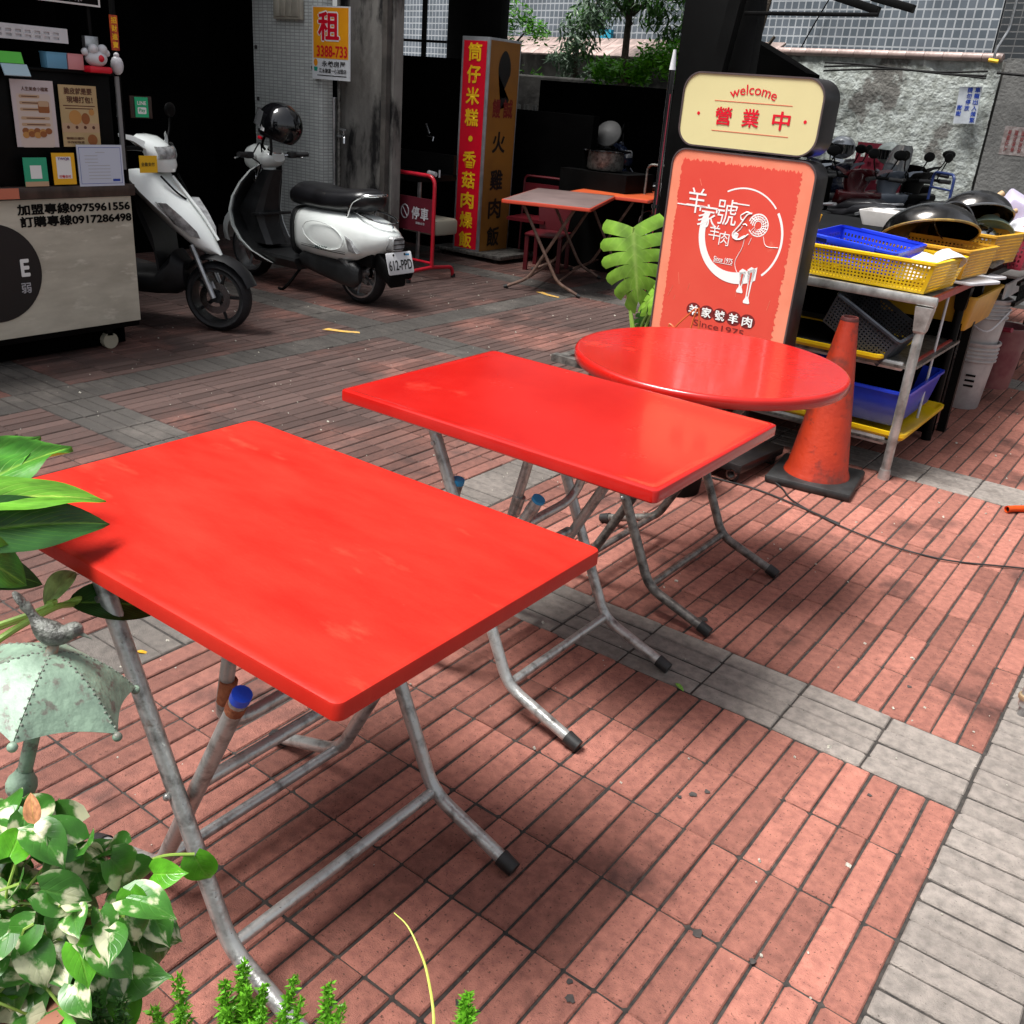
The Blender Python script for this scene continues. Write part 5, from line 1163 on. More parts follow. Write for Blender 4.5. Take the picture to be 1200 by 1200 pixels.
# engine, case, stand, exhaust
bm = bmesh.new(); loft(bm, [sx(x, z, hw, hh, 2.6, y=.11, n=18) for (x, z, hw, hh) in ((.50, .255, .03, .03), (.46, .25, .05, .06), (.28, .235, .055, .075), (.08, .215, .055, .085), (-.04, .215, .05, .09), (-.09, .215, .02, .05))]); en = fin('transmission_case', bm, blk_pl, s2r)
bm = bmesh.new(); box(bm, (.25, 0, .25), (.45, .18, .12), bev=.02); box(bm, (.05, 0, .33), (.5, .22, .10), bev=.02); fin('engine', bm, black, s2r)
bm = bmesh.new(); tube(bm, smooth_path([(.20, .10, .29), (.08, .13, .31), (-.02, .135, .26)]), .02, 8); fin('intake_hose', bm, brushed, en)
bm = bmesh.new(); cyl(bm, (-.0, .09, .22), (-.05, .10, .42), .016); fin('shock_absorber', bm, chrome, s2r)
bm = bmesh.new(); cyl(bm, (.10, -.13, .20), (-.30, -.14, .26), .05, .055); fin('exhaust', bm, black, s2r)
bm = bmesh.new(); tube(bm, smooth_path([(.52, .10, .18), (.58, .17, .06), (.63, .19, .01), (.67, .19, .012)]), .011, 6); fin('kick_stand', bm, black, s2r)
plate(s2r, (-.355, -.00, .335), .245, .145, -.28, '612·PPD' if False else '612-PPD')
bm = bmesh.new(); loft(bm, [[(x, y, z) for y, z in rrect(.15, .03, .01, 2)] for x, z in ()] if False else [[(-.20, y, .33+z) for y, z in rrect(.16, .16, .02, 2)], [(-.30, y, .27+z) for y, z in rrect(.17, .14, .02, 2)], [(-.335, y, .21+z) for y, z in rrect(.16, .08, .02, 2)]]); fin('rear_mudguard', bm, black, s2r)
# helmet on the handlebar
hl = thing('helmet', 'glossy black open face helmet hung on the handlebar of the retro scooter', 'helmet', (-5.55, 4.80, 1.115), rot=(R(8), R(-14), R(190)))
bm = bmesh.new(); n_ = 28; prof = []
for k in range(15):
    a = R(90-k*9.5); prof.append((.146*math.cos(a), .146*math.sin(a)))
lathe(bm, prof, (0, 0, 0), n_); 
for v in bm.verts:
    v.co.x *= 1.12
    if v.co.z < -.02 and v.co.x > .04: v.co.z = max(v.co.z, -.02-.03*abs(v.co.y)/.13)
fin('helmet_shell', bm, blackgl, hl, ang=60)
bm = bmesh.new(); secs = []
for k in range(-7, 8):
    a = R(k*11); secs.append([((.160+e*.0)*math.cos(a)*1.13, .160*math.sin(a), z) for z, e in ((.055, 0), (.0, 0), (-.045, 0))])
loft(bm, secs, cap=False, closed=False)
vm = mat('smoked_visor', (.25, .26, .27), rough=.08, coat=1, trans=.3)
bmesh.ops.solidify(bm, geom=bm.faces[:], thickness=.003); fin('visor', bm, vm, hl, ang=60)
bm = bmesh.new(); lathe(bm, [(.118, -.075), (.125, -.08), (.118, -.10), (.10, -.09)], n=24); fin('lining', bm, seat_m, hl)
bm = bmesh.new(); tube(bm, smooth_path([(.02, .10, -.07), (.05, .07, -.16), (.03, .05, -.19)]), .009, 6); tube(bm, smooth_path([(-.02, .11, -.07), (-.06, .11, -.15), (-.07, .11, -.20)]), .009, 6); fin('chin_strap', bm, black, hl)
flat(hl, 'side_mark', rect2(.03, .045), (.03, .132, -.045), -X, Z, wht_pr, .004)
bm = bmesh.new(); box(bm, (.05, .11, -.12), (.03, .02, .02), bev=.004); fin('strap_clip', bm, red_pr, hl)

blk2 = mat('matt_black_plastic', (.006, .006, .0065), (.010, .010, .011), rough=.5, scale=9, spec=.25)
# ---- modern scooter (white one by the cart, street ones as copies with their own paint)
def modern(name, label, loc, rz, paint, group=None, txt=None, box_=False, shield=False):
    t = thing(name, label, 'scooter', loc, rz, group)
    wheel(t, 0, .205, .052, rim_m=blk_pl); fw_ = wheel(t, 1.22, .205, .052, rim_m=blk_pl)
    # front fairing: pointed shield
    bm = bmesh.new(); secs = []
    for (x, z, hw, d) in ((1.275, .425, .022, .02), (1.255, .47, .07, .05), (1.21, .56, .125, .075), (1.14, .66, .172, .09), (1.06, .755, .205, .095), (.98, .835, .225, .085), (.935, .868, .215, .06), (.90, .872, .15, .03)):
        s_ = []
        for j in range(-8, 9):
            u = j/8; s_.append((x-d*1.9*abs(u)**1.6-.012*(1-abs(u)), u*hw, z+.03*abs(u)))
        s_ += [(x-d*1.9-.05, hw*.8, z+.02), (x-d*1.9-.05, -hw*.8, z+.02)]
        secs.append(s_)
    loft(bm, secs); f = fin('front_fairing', bm, paint, t, ang=55)
    bm = bmesh.new(); tube(bm, smooth_path([(.975, 0, .862), (1.055, 0, .77), (1.145, 0, .665), (1.235, 0, .53)]), .008, 6); fin('centre_ridge', bm, paint, f)
    for s in (-1, 1):
        bm = bmesh.new(); tube(bm, smooth_path([(.955, s*.10, .868), (1.02, s*.065, .79), (1.06, s*.02, .745)]), .006, 6); fin('vent_line', bm, black, f)
        # headlamps: leaf shaped lenses on the flanks
        P = [(.975, .196, .735), (1.0, .18, .69), (1.055, .155, .62), (1.125, .118, .555), (1.165, .095, .545), (1.155, .112, .585), (1.09, .152, .665), (1.02, .188, .735)]
        bm = bmesh.new(); loft(bm, [[(x-.025, s*(y-.02), z) for x, y, z in P], [(x+.010, s*(y+.008), z) for x, y, z in P], [(sum(p[0] for p in P)/8*.4+x*.6+.014, s*((sum(p[1] for p in P)/8)*.4+y*.6+.012), sum(p[2] for p in P)/8*.4+z*.6) for x, y, z in P]])
        fin('headlight', bm, glass_l, f, ang=35)
    # handlebar cowl
    bm = bmesh.new(); secs = []
    for (z, x, hw, hd_) in ((.885, .90, .085, .085), (.92, .905, .10, .09), (.98, .89, .125, .085), (1.03, .86, .13, .07), (1.065, .82, .11, .05), (1.075, .80, .05, .02)):
        secs.append([(x+hd_*math.cos(a)*(1 if math.cos(a) > 0 else .6), hw*math.sin(a), z) for a in [k*math.pi/10 for k in range(20)]])
    loft(bm, secs); h = fin('handlebar_cowl', bm, paint, t, ang=60)
    bm = bmesh.new(); loft(bm, [[(.90+.086*math.cos(a)*k, .127*math.sin(a), z) for a in [R(-52+j*13) for j in range(9)]] + [(.86, .05, z), (.86, -.05, z)] for z, k in ((.955, 1.0), (.975, 1.04), (1.005, .95), (1.02, .8))]); fin('running_lamp', bm, glass_l, h, ang=35)
    for s in (-1, 1):
        bm = bmesh.new(); tube(bm, smooth_path([(.87, s*.09, 1.0), (.85, s*.2, 1.01), (.79, s*.34, 1.0)]), .013, 8); hb = fin('handlebar', bm, black, t)
        bm = bmesh.new(); cyl(bm, (.825, s*.25, 1.005), (.785, s*.36, 1.0), .018); fin('grip', bm, rubber, hb)
        bm = bmesh.new(); loft(bm, [[(.88, s*.11, 1.045), (.90, s*.11, .995), (.86, s*.11, .99)], [(.85, s*.19, 1.075), (.86, s*.19, 1.045), (.84, s*.19, 1.045)], [(.81, s*.26, 1.085), (.82, s*.26, 1.065), (.80, s*.26, 1.07)]]); fin('side_wing', bm, paint, h)
        bm = bmesh.new(); tube(bm, smooth_path([(.83, s*.22, 1.01), (.83, s*.27, 1.10), (.82, s*.30, 1.17)]), .006, 6); m_ = fin('mirror_stem', bm, black, t); ell(t, 'mirror', (.82, s*.31, 1.20), .055, black, s=(.25, 1.15, .75), parent=m_)
        bm = bmesh.new(); cyl(bm, (1.22, s*.07, .205), (1.10, s*.07, .50), .016); fin('fork', bm, brushed, t)
    # body
    bm = bmesh.new(); loft(bm, [sx(x, (a+b)/2, hw, (b-a)/2, 3, n=20) for (x, a, b, hw) in ((1.04, .24, .40, .08), (.98, .20, .46, .12), (.90, .20, .34, .17), (.55, .20, .33, .18), (.45, .24, .60, .17), (.40, .26, .64, .17))]); fin('footwell', bm, blk2, t)
    bm = bmesh.new(); loft(bm, [[(x, q[0]*hw, z+q[1]*hh) for q in ((1, 1), (-1, 1), (-1, -1), (1, -1))] for x, z, hw, hh in ((.80, .84, .15, .04), (.83, .70, .16, .04), (.90, .50, .14, .04), (.92, .33, .13, .05))]); fin('inner_panel', bm, blk2, t)
    bm = bmesh.new(); loft(bm, [sx(x, (a+b)/2, hw, (b-a)/2, 2.6, n=22) for (x, a, b, hw) in ((.45, .34, .66, .13), (.38, .32, .68, .17), (.18, .36, .71, .19), (-.02, .44, .74, .17), (-.20, .54, .77, .13), (-.36, .64, .79, .08), (-.42, .69, .78, .04))]); b_ = fin('rear_body', bm, paint, t, ang=60)
    bm = bmesh.new(); loft(bm, [sx(x, (a+b)/2, hw, (b-a)/2, 2.6, n=20) for (x, a, b, hw) in ((.50, .66, .70, .06), (.46, .66, .745, .12), (.28, .68, .76, .15), (.10, .70, .79, .15), (.02, .72, .84, .14), (-.20, .76, .86, .12), (-.30, .78, .83, .07))]); fin('seat', bm, seat_m, t, ang=60)
    bm = bmesh.new(); loft(bm, [sx(x, .715, hw, hh, 2.4, n=16) for (x, hw, hh) in ((-.36, .07, .035), (-.41, .065, .03), (-.43, .04, .02))]); fin('tail_light', bm, lens_r, b_)
    bm = bmesh.new(); tube(bm, smooth_path([(-.05, .15, .76), (-.25, .14, .82), (-.40, .07, .84), (-.40, -.07, .84), (-.25, -.14, .82), (-.05, -.15, .76)]), .011, 8); fin('grab_rail', bm, brushed, t)
    bm = bmesh.new(); loft(bm, [sx(x, z, hw, hh, 2.4, y=.10, n=14) for (x, z, hw, hh) in ((.48, .27, .04, .05), (.2, .24, .05, .08), (-.06, .21, .04, .08))]); box(bm, (.22, 0, .3), (.4, .16, .14), bev=.02); fin('engine', bm, black, t)
    bm = bmesh.new(); cyl(bm, (.1, -.13, .24), (-.34, -.15, .34), .045, .06); fin('exhaust', bm, brushed, t)
    bm = bmesh.new(); loft(bm, [[(x, y, z+q) for y, q in ((.06, -.02), (.06, .02), (-.06, .02), (-.06, -.02))] for x, z in ((-.22, .56), (-.34, .44), (-.42, .33))]); fin('rear_mudguard', bm, black, t)
    plate(t, (-.415, 0, .42), .24, .14, -.3, txt)
    bm = bmesh.new(); secs = []
    for k in range(8):
        a = R(20+k*17); c = Vector((1.22, 0, .205)); d = Vector((math.cos(a), 0, math.sin(a))); hw = .065
        secs.append([c+d*(.225)+Y*hw, c+d*.245+Y*hw*.5, c+d*.25, c+d*.245-Y*hw*.5, c+d*.225-Y*hw, c+d*.22-Y*hw*.8, c+d*.22+Y*hw*.8])
    loft(bm, secs); fin('mudguard', bm, blk2, t)
    if shield: 
        bm = bmesh.new(); loft(bm, [[(.88-.10*(z-1.05), .13*math.sin(a)*k, z+.0) if False else (.86+.05*math.cos(a)-.25*(z-1.04), .15*math.sin(a)*k, z) for a in [R(-70+j*20) for j in range(8)]] for z, k in ((1.04, 1), (1.14, 1), (1.24, .85), (1.28, .6))], cap=False, closed=False); fin('windscreen', bm, vm, t)
    if box_: 
        bm = bmesh.new(); box(bm, (-.36, 0, .99), (.34, .34, .26), bev=.04); fin('top_box', bm, blk2, t)
    return t
modern('motor_scooter', 'white modern scooter with slanted headlights poking out beside the food cart', (-5.83, 3.05, 0), R(27), white_p, txt='')
paints = [mat('silver_paint', (.34, .36, .38), rough=.25, metal=.5, coat=.5), mat('dark_blue_black_paint', (.01, .014, .03), rough=.2, coat=.6), mat('deep_red_paint', (.05, .004, .006), rough=.2, coat=.6), mat('grey_blue_paint', (.12, .14, .17), rough=.25, coat=.5), black]
street = [(-3.55, 8.9, 75, 1, 'dark scooter at the left end of the street row, nearest the lightbox sign', ''),
          (-2.65, 8.55, 160, 4, 'black scooter second from the left in the street row', ''),
          (-2.45, 8.2, 150, 0, 'silver scooter in the middle of the street row', ''),
          (-2.05, 8.05, 138, 2, 'dark red scooter right of the silver one', ''),
          (-1.75, 8.5, 150, 3, 'grey blue scooter near the right end of the row', ''),
          (-1.55, 8.9, 160, 4, 'black scooter at the right end of the row, under the blue luggage rack', ''),
          (-2.95, 8.95, 155, 4, 'black scooter squeezed between the first and second rows, left part', ''),
          (-2.30, 9.25, 165, 1, 'dark blue scooter squeezed between the rows, right part', ''),
          (-2.95, 7.75, 165, 4, 'black scooter nearest the camera in the street group', ''),
          (-3.30, 9.75, 95, 0, 'silver scooter in the second row against the rough wall', ''),
          (-2.80, 9.80, 90, 4, 'black scooter in the second row behind the red one', '')]
for (x, y, a, p, l, tx) in street:
    modern('motor_scooter', l, (x, y, 0), R(a), paints[p], 'scooters parked along the rough wall', tx, shield=(p == 3))
for (x, y, r_, m, l) in ((-3.20, 9.55, .115, paints[0], 'silver helmet resting on a scooter in front of the conduit pole'), (-2.62, 9.1, .105, mat('pale_green_helmet', (.5, .56, .5), rough=.2, coat=.6), 'pale helmet on the scooter mirror right of the conduit pole')):
    t = thing('helmet', l, 'helmet', (x, y, 1.20)); ell(t, 'helmet_shell', (0, 0, 0), r_, m, s=(1.1, 1, .9)); bm = bmesh.new(); loft(bm, [[(r_*1.15*math.cos(R(a)), r_*1.02*math.sin(R(a)), z) for z in (.03, -.05)] for a in range(200, 341, 20)], cap=False, closed=False); fin('visor', bm, blackgl, t)
bx = thing('parking_crate', 'maroon plastic crate against the wall between the scooters', 'crate', (-3.05, 10.35, .55)); bm = bmesh.new(); box(bm, (0, 0, .0), (.4, .3, 1.1)); lattice(bm, .42, .42, .35, 4, 3, Matrix.Translation((0, -.17, .35)), hole=.5); fin('crate_body', bm, maroon, bx, smooth=False)
lr = thing('luggage_rack', 'dark blue tubular luggage rack on the rightmost scooter', 'rack', (-2.05, 8.75, .88), rz=R(40))
bm = bmesh.new(); tube(bm, round_corners([(0, -.18, 0), (0, -.18, .22), (0, .18, .22), (0, .18, 0)], .06), .012, 8); tube(bm, [(0, -.18, .10), (0, .18, .10)], .009, 6); fin('rack_frame', bm, mat('blue_tube_paint', (.02, .04, .16), rough=.3), lr)

# dark scooters and kitchen things under the arcade
modern('motor_scooter', 'dark scooter in the gloom left behind the far tables, beside the tall red sign', (-5.75, 8.15, 0), R(20), paints[1], 'scooters in the gloom of the arcade')
modern('motor_scooter', 'black scooter in the gloom right behind the far tables', (-4.3, 8.55, 0), R(200), black, 'scooters in the gloom of the arcade')
t = thing('steel_stockpot', 'shiny round steel stockpot on a dark stand behind the far tables', 'pot', (-4.76, 7.9, .86)); bm = bmesh.new(); lathe(bm, [(.001, 0), (.15, 0), (.165, .02), (.165, .15), (.18, .155), (.155, .155), (.15, .03), (.001, .02)], n=32); fin('pot_body', bm, steel_dark, t); bm = bmesh.new(); lathe(bm, [(.18, .15), (.22, .16), (.22, .17), (.17, .165)], n=32); fin('rim', bm, blackgl, t)
t = thing('pot_stand', 'black cabinet under the steel stockpot', 'cabinet', (-4.76, 7.95, 0)); bm = bmesh.new(); box(bm, (0, 0, .42), (.7, .5, .86)); fin('cabinet_body', bm, black, t, smooth=False)
t = thing('domed_cover', 'grey domed cover leaning above the steel stockpot', 'cover', (-4.86, 8.06, 1.16), rot=(R(60), R(20), 0)); bm = bmesh.new(); lathe(bm, [(.001, .04), (.06, .035), (.12, .01), (.125, 0), (.001, .0)]); fin('lid_plate', bm, mat('smoked_cover', (.02, .02, .02), (.01, .01, .01), rough=.6, scale=9), t)
for (p, l) in (((-3.98, 7.62, .70), 'pale curved fan guard standing behind the orange far table'),):
    t = thing('floor_fan', l, 'fan', (p[0], p[1], 0)); bm = bmesh.new(); tube(bm, smooth_path([(-.02, 0, .5), (.03, 0, .8), (.10, 0, 1.02)]), .05, 10, radii=[.035+.035*math.sin(k/10*3.1) for k in range(11)]); fin('fan_neck', bm, white_pl, t)
    bm = bmesh.new(); lathe(bm, [(.001, 0), (.2, 0), (.2, .03), (.04, .06), (.03, .5), (.001, .5)]); fin('fan_base', bm, black, t)
    bm = bmesh.new(); tube(bm, [(-.10+.10*math.cos(a), -.02, .50+.10*math.sin(a)) for a in [k*.35 for k in range(19)]], .006, 6, cap=False); fin('guard_ring', bm, chrome, t)
t = thing('steel_chair', 'thin steel chair frame behind the orange far table', 'chair', (-4.15, 7.95, 0)); bm = bmesh.new(); tube(bm, round_corners([(-.2, 0, 0), (-.2, 0, .95), (.2, 0, .95), (.2, 0, 0)], .06), .011, 8); fin('back_frame', bm, steel_dark, t); bm = bmesh.new(); box(bm, (0, .2, .45), (.4, .4, .03)); fin('seat', bm, black, t); bm = bmesh.new(); tube(bm, [(-.18, .38, 0), (-.18, .38, .45)], .011, 8); fin('leg', bm, steel_dark, t)
ch = thing('plastic_chair', 'red plastic chair pushed under the grey topped far table', 'chair', (-4.98, 7.48, 0), rz=R(20))
bm = bmesh.new(); secs = [[(-.17*k, 0+dy_, z), (.17*k, dy_, z), (.17*k, dy_+.02, z), (-.17*k, dy_+.02, z)] for z, k, dy_ in ((.30, .75, 0), (.42, .85, 0), (.60, 1.0, .03), (.66, .95, .04))]; loft(bm, secs); fin('backrest', bm, mat('red_plastic_chair', (.10, .004, .009), rough=.4), ch)
bm = bmesh.new(); box(bm, (0, -.18, .31), (.34, .36, .025), bev=.008); fin('seat', bm, MATS['red_plastic_chair'], ch)
for (x, y) in ((-.15, -.33), (.15, -.33), (-.15, 0), (.15, 0)):
    bm = bmesh.new(); box(bm, (x, y, .15), (.035, .035, .30)); fin('leg', bm, MATS['red_plastic_chair'], ch, smooth=False)
ch2 = thing('folding_chair', 'second red chair with a thin tube back beside the tall sign', 'chair', (-5.30, 7.72, 0), rz=R(10)); bm = bmesh.new(); tube(bm, round_corners([(-.2, 0, 0), (-.2, .02, .74), (.2, .02, .74), (.2, 0, 0)], .05), .011, 8); fin('back_frame', bm, MATS['red_plastic_chair'], ch2); bm = bmesh.new(); box(bm, (0, -.15, .38), (.38, .36, .03)); fin('seat', bm, MATS['red_plastic_chair'], ch2); bm = bmesh.new(); box(bm, (0, .0, .58), (.36, .02, .2)); fin('backrest', bm, MATS['red_plastic_chair'], ch2)

# far folding tables
greytop = mat('worn_grey_tabletop', (.20, .14, .13), (.13, .09, .085), rough=.45, scale=3.5, lo=.35, hi=.65, c3=(.07, .055, .05), s3=2.6, lo3=.6, hi3=.7)
orange_top = mat('orange_tabletop', (.55, .10, .025), (.42, .06, .02), rough=.4, scale=4, lo=.35, hi=.7, stretch=(1, 4, 1))
rim_r = mat('red_table_rim', (.50, .05, .02), rough=.4); brown_t = mat('brown_tube', (.20, .12, .09), (.12, .07, .05), rough=.5, scale=20)
def far_table(label, loc, rz, top_m, wx, wy):
    t = thing('folding_table', label, 'table', loc, rz, 'folding tables in front of the arcade')
    bm = bmesh.new(); slab(bm, rrect(wx, wy, .015, 3), .665, .692, .004); tt = fin('tabletop', bm, rim_r, t)
    bm = bmesh.new(); slab(bm, rrect(wx-.02, wy-.02, .012, 3), .690, .694, .001); fin('top_sheet', bm, top_m, tt)
    for s in (-1, 1):
        for q in (-1, 1):
            bm = bmesh.new(); tube(bm, round_corners([(q*.20, s*.48+q*.015, .66), (-q*.12, s*.48+q*.015, .10), (-q*.30, s*.48+q*.015, .015)], .06), .0125, 8); L = fin('leg', bm, brown_t, t)
            bm = bmesh.new(); cyl(bm, (-q*.285, s*.48+q*.015, .02), (-q*.315, s*.48+q*.015, .01), .016); fin('foot_cap', bm, rubber, L)
    for q in (-1, 1):
        bm = bmesh.new(); cyl(bm, (q*.125, -.48, .10), (q*.125, .48, .10), .008, n=8); fin('stretcher', bm, brown_t, t)
    return t
far_table('far folding table with a worn grey top and thin red rim beside the tall sign', (-4.47, 6.80, 0), R(22), greytop, .70, 1.22)
far_table('far folding table with an orange top behind the grey topped one', (-4.55, 7.98, 0), R(14), orange_top, .72, 1.15)

# ================================================================== TALL SIGN, BARRIER, SINK
ts = thing('tall_lightbox', 'tall narrow red lightbox with vertical yellow characters standing on a wheeled dolly', 'sign', (-5.70, 7.10, 0))
alu = mat('aluminium_frame', (.45, .47, .50), (.34, .36, .38), rough=.35, metal=.6, scale=8)
bm = bmesh.new(); box(bm, (0, .24, .955), (.30, .46, 1.80), bev=.004); cs = fin('cabinet', bm, alu, ts)
crim = mat('crimson_face', (.82, .004, .028), (.74, .004, .024), rough=.3, scale=2)
flat(cs, 'front_face', rect2(.252, 1.735), (0, .0085, .955), X, Z, crim, .002)
vtext(cs, '筒仔米糕•香菇肉燥飯', (0, .005, 1.735), X, Z, .152, .1745, gold_m, .035)
brn = mat('brown_side_face', (.28, .12, .022), (.20, .085, .02), rough=.35, scale=1.5)
flat(cs, 'side_face', rect2(.42, 1.76), (.151, .24, .955), Y, Z, brn, .002)
flat(cs, 'bird_silhouette', [(.0+.085*math.cos(a)*(1+.12*math.sin(3*a)), .62+.19*math.sin(a)) for a in [k*2*math.pi/26 for k in range(22)]]+[(.09, .42), (.05, .36), (.02, .40), (-.03, .34), (-.04, .42)], (.1535, .24, .955), Y, Z, blk_pr, .001)
dr = mat('dark_red_print', (.16, .01, .008), rough=.5)
text(cs, '饅', (.154, .155, 1.30), Y, Z, .12, .16, dr, .03); text(cs, '誠', (.154, .325, 1.30), Y, Z, .14, .16, dr, .03)
for ch_, z in (('火', 1.02), ('雞', .70), ('肉', .45), ('飯', .20)): text(cs, ch_, (.154, .22, z), Y, Z, .19, .18, blk_pr, .035)
bm = bmesh.new(); box(bm, (.05, .26, .055), (.78, .56, .035), bev=.004); fin('dolly', bm, steel_dark, ts)
for (x, y) in ((-.28, .02), (.36, .02), (-.28, .5), (.36, .5)):
    bm = bmesh.new(); cyl(bm, (x-.012, y, .02), (x+.012, y, .02), .021); fin('castor', bm, rubber, ts)
ba = thing('no_parking_barrier', 'red tubular barrier with a dark red no parking banner beside the tall sign', 'barrier', (-5.46, 6.0, 0), rz=R(-3))
rt_m = mat('red_tube_paint', (.50, .012, .03), (.4, .01, .02), rough=.3, scale=9)
bm = bmesh.new(); tube(bm, round_corners([(-.33, 0, .12), (-.33, 0, .795), (.33, 0, .795), (.33, 0, .10)], .08), .0155, 10); tube(bm, [(-.33, 0, .13), (.33, 0, .13)], .011, 8); fr = fin('frame', bm, rt_m, ba)
for s in (-1, 1):
    bm = bmesh.new(); tube(bm, round_corners([(s*.33+(.0), -.26, .0), (s*.33, -.24, .085), (s*.33, .0, .10), (s*.33, .24, .085), (s*.33, .26, 0)], .05), .0155, 10)
    foot_ = fin('foot', bm, rt_m, ba); foot_.rotation_euler = (0, 0, 0)
    for q in (-1, 1):
        bm = bmesh.new(); cyl(bm, (s*.33, q*.26, -.0), (s*.33, q*.26, .03), .019); fin('foot_cap', bm, rubber, foot_)
bn = mat('dark_red_banner', (.11, .008, .018), (.085, .006, .014), rough=.5, scale=4)
bm = bmesh.new(); box(bm, (0, 0, .49), (.655, .012, .26)); sgn2 = fin('banner', bm, bn, ba, smooth=False)
grp = mat('pale_grey_print', (.42, .42, .44), rough=.5)
for ch_, x in (('請', -.215), ('勿', -.105), ('停', .135), ('車', .235)): text(sgn2, ch_, (x, -.0065, .50), X, Z, .088, .10, grp, .03)
bm = bmesh.new(); tube(bm, [(.015+.042*math.cos(a), -.008, .50+.052*math.sin(a)) for a in [k*math.pi/14 for k in range(29)]], .0045, 5, cap=False); tube(bm, [(-.013, -.008, .538), (.043, -.008, .462)], .0045, 5); fin('prohibition_mark', bm, grp, sgn2)
text(sgn2, '謝謝合作', (.19, -.0065, .425), X, Z, .10, .02, grp, .01)
sk = thing('sink_bench', 'dark steel sink bench with thin pale legs behind the barrier', 'sink', (-5.93, 6.75, 0))
bm = bmesh.new(); box(bm, (-.20, 0, .70), (.76, .5, .05)); box(bm, (-.20, .22, .80), (.76, .04, .18)); tp_ = fin('bench_top', bm, black, sk, smooth=False)
bm = bmesh.new(); box(bm, (-.33, -.255, .715), (.44, .012, .03)); fin('front_edge', bm, brushed, tp_, smooth=False)
for x in (-.56, -.14, .16):
    bm = bmesh.new(); cyl(bm, (x, -.22, 0), (x, -.22, .69), .017); fin('leg', bm, brushed if x < .3 else black, sk)
bm = bmesh.new(); tube(bm, [(-.16, .2, 1.13), (-.12, .2, 1.05), (-.10, .15, 1.035), (.06, .05, 1.03), (.06, .04, 1.0)], .006, 6); fin('tap', bm, chrome, sk)
bm = bmesh.new(); box(bm, (.1, .0, .3), (.42, .3, .14), bev=.03); fin('white_tray', bm, mat('dim_cream', (.4, .38, .3)), sk)
t = thing('water_cup', 'small white cup lying on the dark sink bench', 'cup', (-5.70, 6.62, .745)); bm = bmesh.new(); cyl(bm, (-.05, 0, 0), (.03, 0, .0), .028, .02); fin('cup_body', bm, white_pl, t)
bm = bmesh.new(); cyl(bm, (.07, 0, -.02), (.07, 0, .04), .008); fin('cup_handle', bm, white_pl, t)
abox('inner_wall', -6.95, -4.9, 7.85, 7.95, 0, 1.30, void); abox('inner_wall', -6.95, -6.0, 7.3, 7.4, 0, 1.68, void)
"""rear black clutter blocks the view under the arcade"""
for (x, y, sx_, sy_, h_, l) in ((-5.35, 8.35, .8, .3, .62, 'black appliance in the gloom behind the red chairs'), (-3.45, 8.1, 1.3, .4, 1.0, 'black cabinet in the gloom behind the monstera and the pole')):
    t = thing('dark_fill', l, 'cabinet', (x, y, 0)); bm = bmesh.new(); box(bm, (0, 0, h_/2), (sx_, sy_, h_), bev=.01); fin('cabinet_body', bm, void, t)
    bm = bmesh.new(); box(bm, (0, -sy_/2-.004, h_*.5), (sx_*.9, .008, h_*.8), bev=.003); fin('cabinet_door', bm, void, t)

# ================================================================== FOOD CART
fc = thing('food_cart', 'black food cart with a concrete patterned front panel and phone numbers at the left edge', 'cart', (-4.68, 2.2, 0))
cpan = mat('cement_board', (.56, .52, .42), (.40, .365, .29), rough=.7, scale=4.5, lo=.36, hi=.64, c3=(.64, .60, .5), s3=14, lo3=.58, hi3=.7, stretch=(1, .5, 1.6))
def cb(name, x0, x1, y0, y1, z0, z1, m, par=fc, bev=.003):
    bm = bmesh.new(); box(bm, ((x0+x1)/2, (y0+y1)/2, (z0+z1)/2), (x1-x0, y1-y0, z1-z0), bev=bev); return fin(name, bm, m, par)
cb('carcass', -.55, -.012, -1.3, .83, .12, .80, black); fp = cb('front_panel', -.012, .0, -1.3, .832, .152, .802, cpan, bev=0)
trim_b = mat('brown_counter_edge', (.035, .022, .018), (.07, .045, .035), rough=.35, scale=5, stretch=(1, 3, 1))
cb('under_shade', -.53, -.11, -1.28, .80, .012, .118, void)  # black block put in for the shade beneath the cart
ct = cb('counter', -.57, .015, -1.3, .852, .806, .862, trim_b); cb('counter_patch', .0152, .018, -1.3, .235, .81, .858, mat('terracotta_strip', (.55, .16, .09), rough=.5), ct, 0)
cb('back_panel', -.05, -.02, -1.3, .78, .864, 1.372, black); cb('display_ledge', -.3, .0, -1.3, .80, 1.372, 1.385, black)
for y in (.70, .835): cb('post', -.06, -.03, y, y+.018, .862, 2.2, black)
cb('side_glass_edge', -.03, -.02, .815, .835, .93, 1.37, mat('cloudy_edge', (.20, .20, .2), rough=.3, scale=9), fc, 0)
cb('rear_wall', -.55, -.53, -1.3, .83, .864, 2.2, void); cb('canopy', -.56, .06, -1.3, .72, 1.72, 1.76, black)
cb('end_panel', -.55, -.06, .822, .83, .864, 1.30, void)
for (y) in (.68, -.6):
    c = cb('castor_fork', -.10, -.06, y-.02, y+.02, .07, .12, black)
    bm = bmesh.new(); cyl(bm, (-.095, y, .045), (-.06, y, .045), .044); fin('castor', bm, mat('cream_castor', (.4, .37, .28), rough=.5), c)
text(fp, '加盟專線0975961556', (.0015, .522, .757), Y, Z, .60, .052, black, .05); text(fp, '訂購專線0917286498', (.0015, .528, .700), Y, Z, .595, .052, black, .05)
flat(fp, 'round_emblem', disc2(.232, 48), (.001, .075, .47), Y, Z, blk_pr, .002)
text(fp, 'E', (.004, .225, .487), Y, Z, .045, .085, wht_pr, .05); text(fp, '弱', (.004, .218, .39), Y, Z, .05, .05, grp, .01)
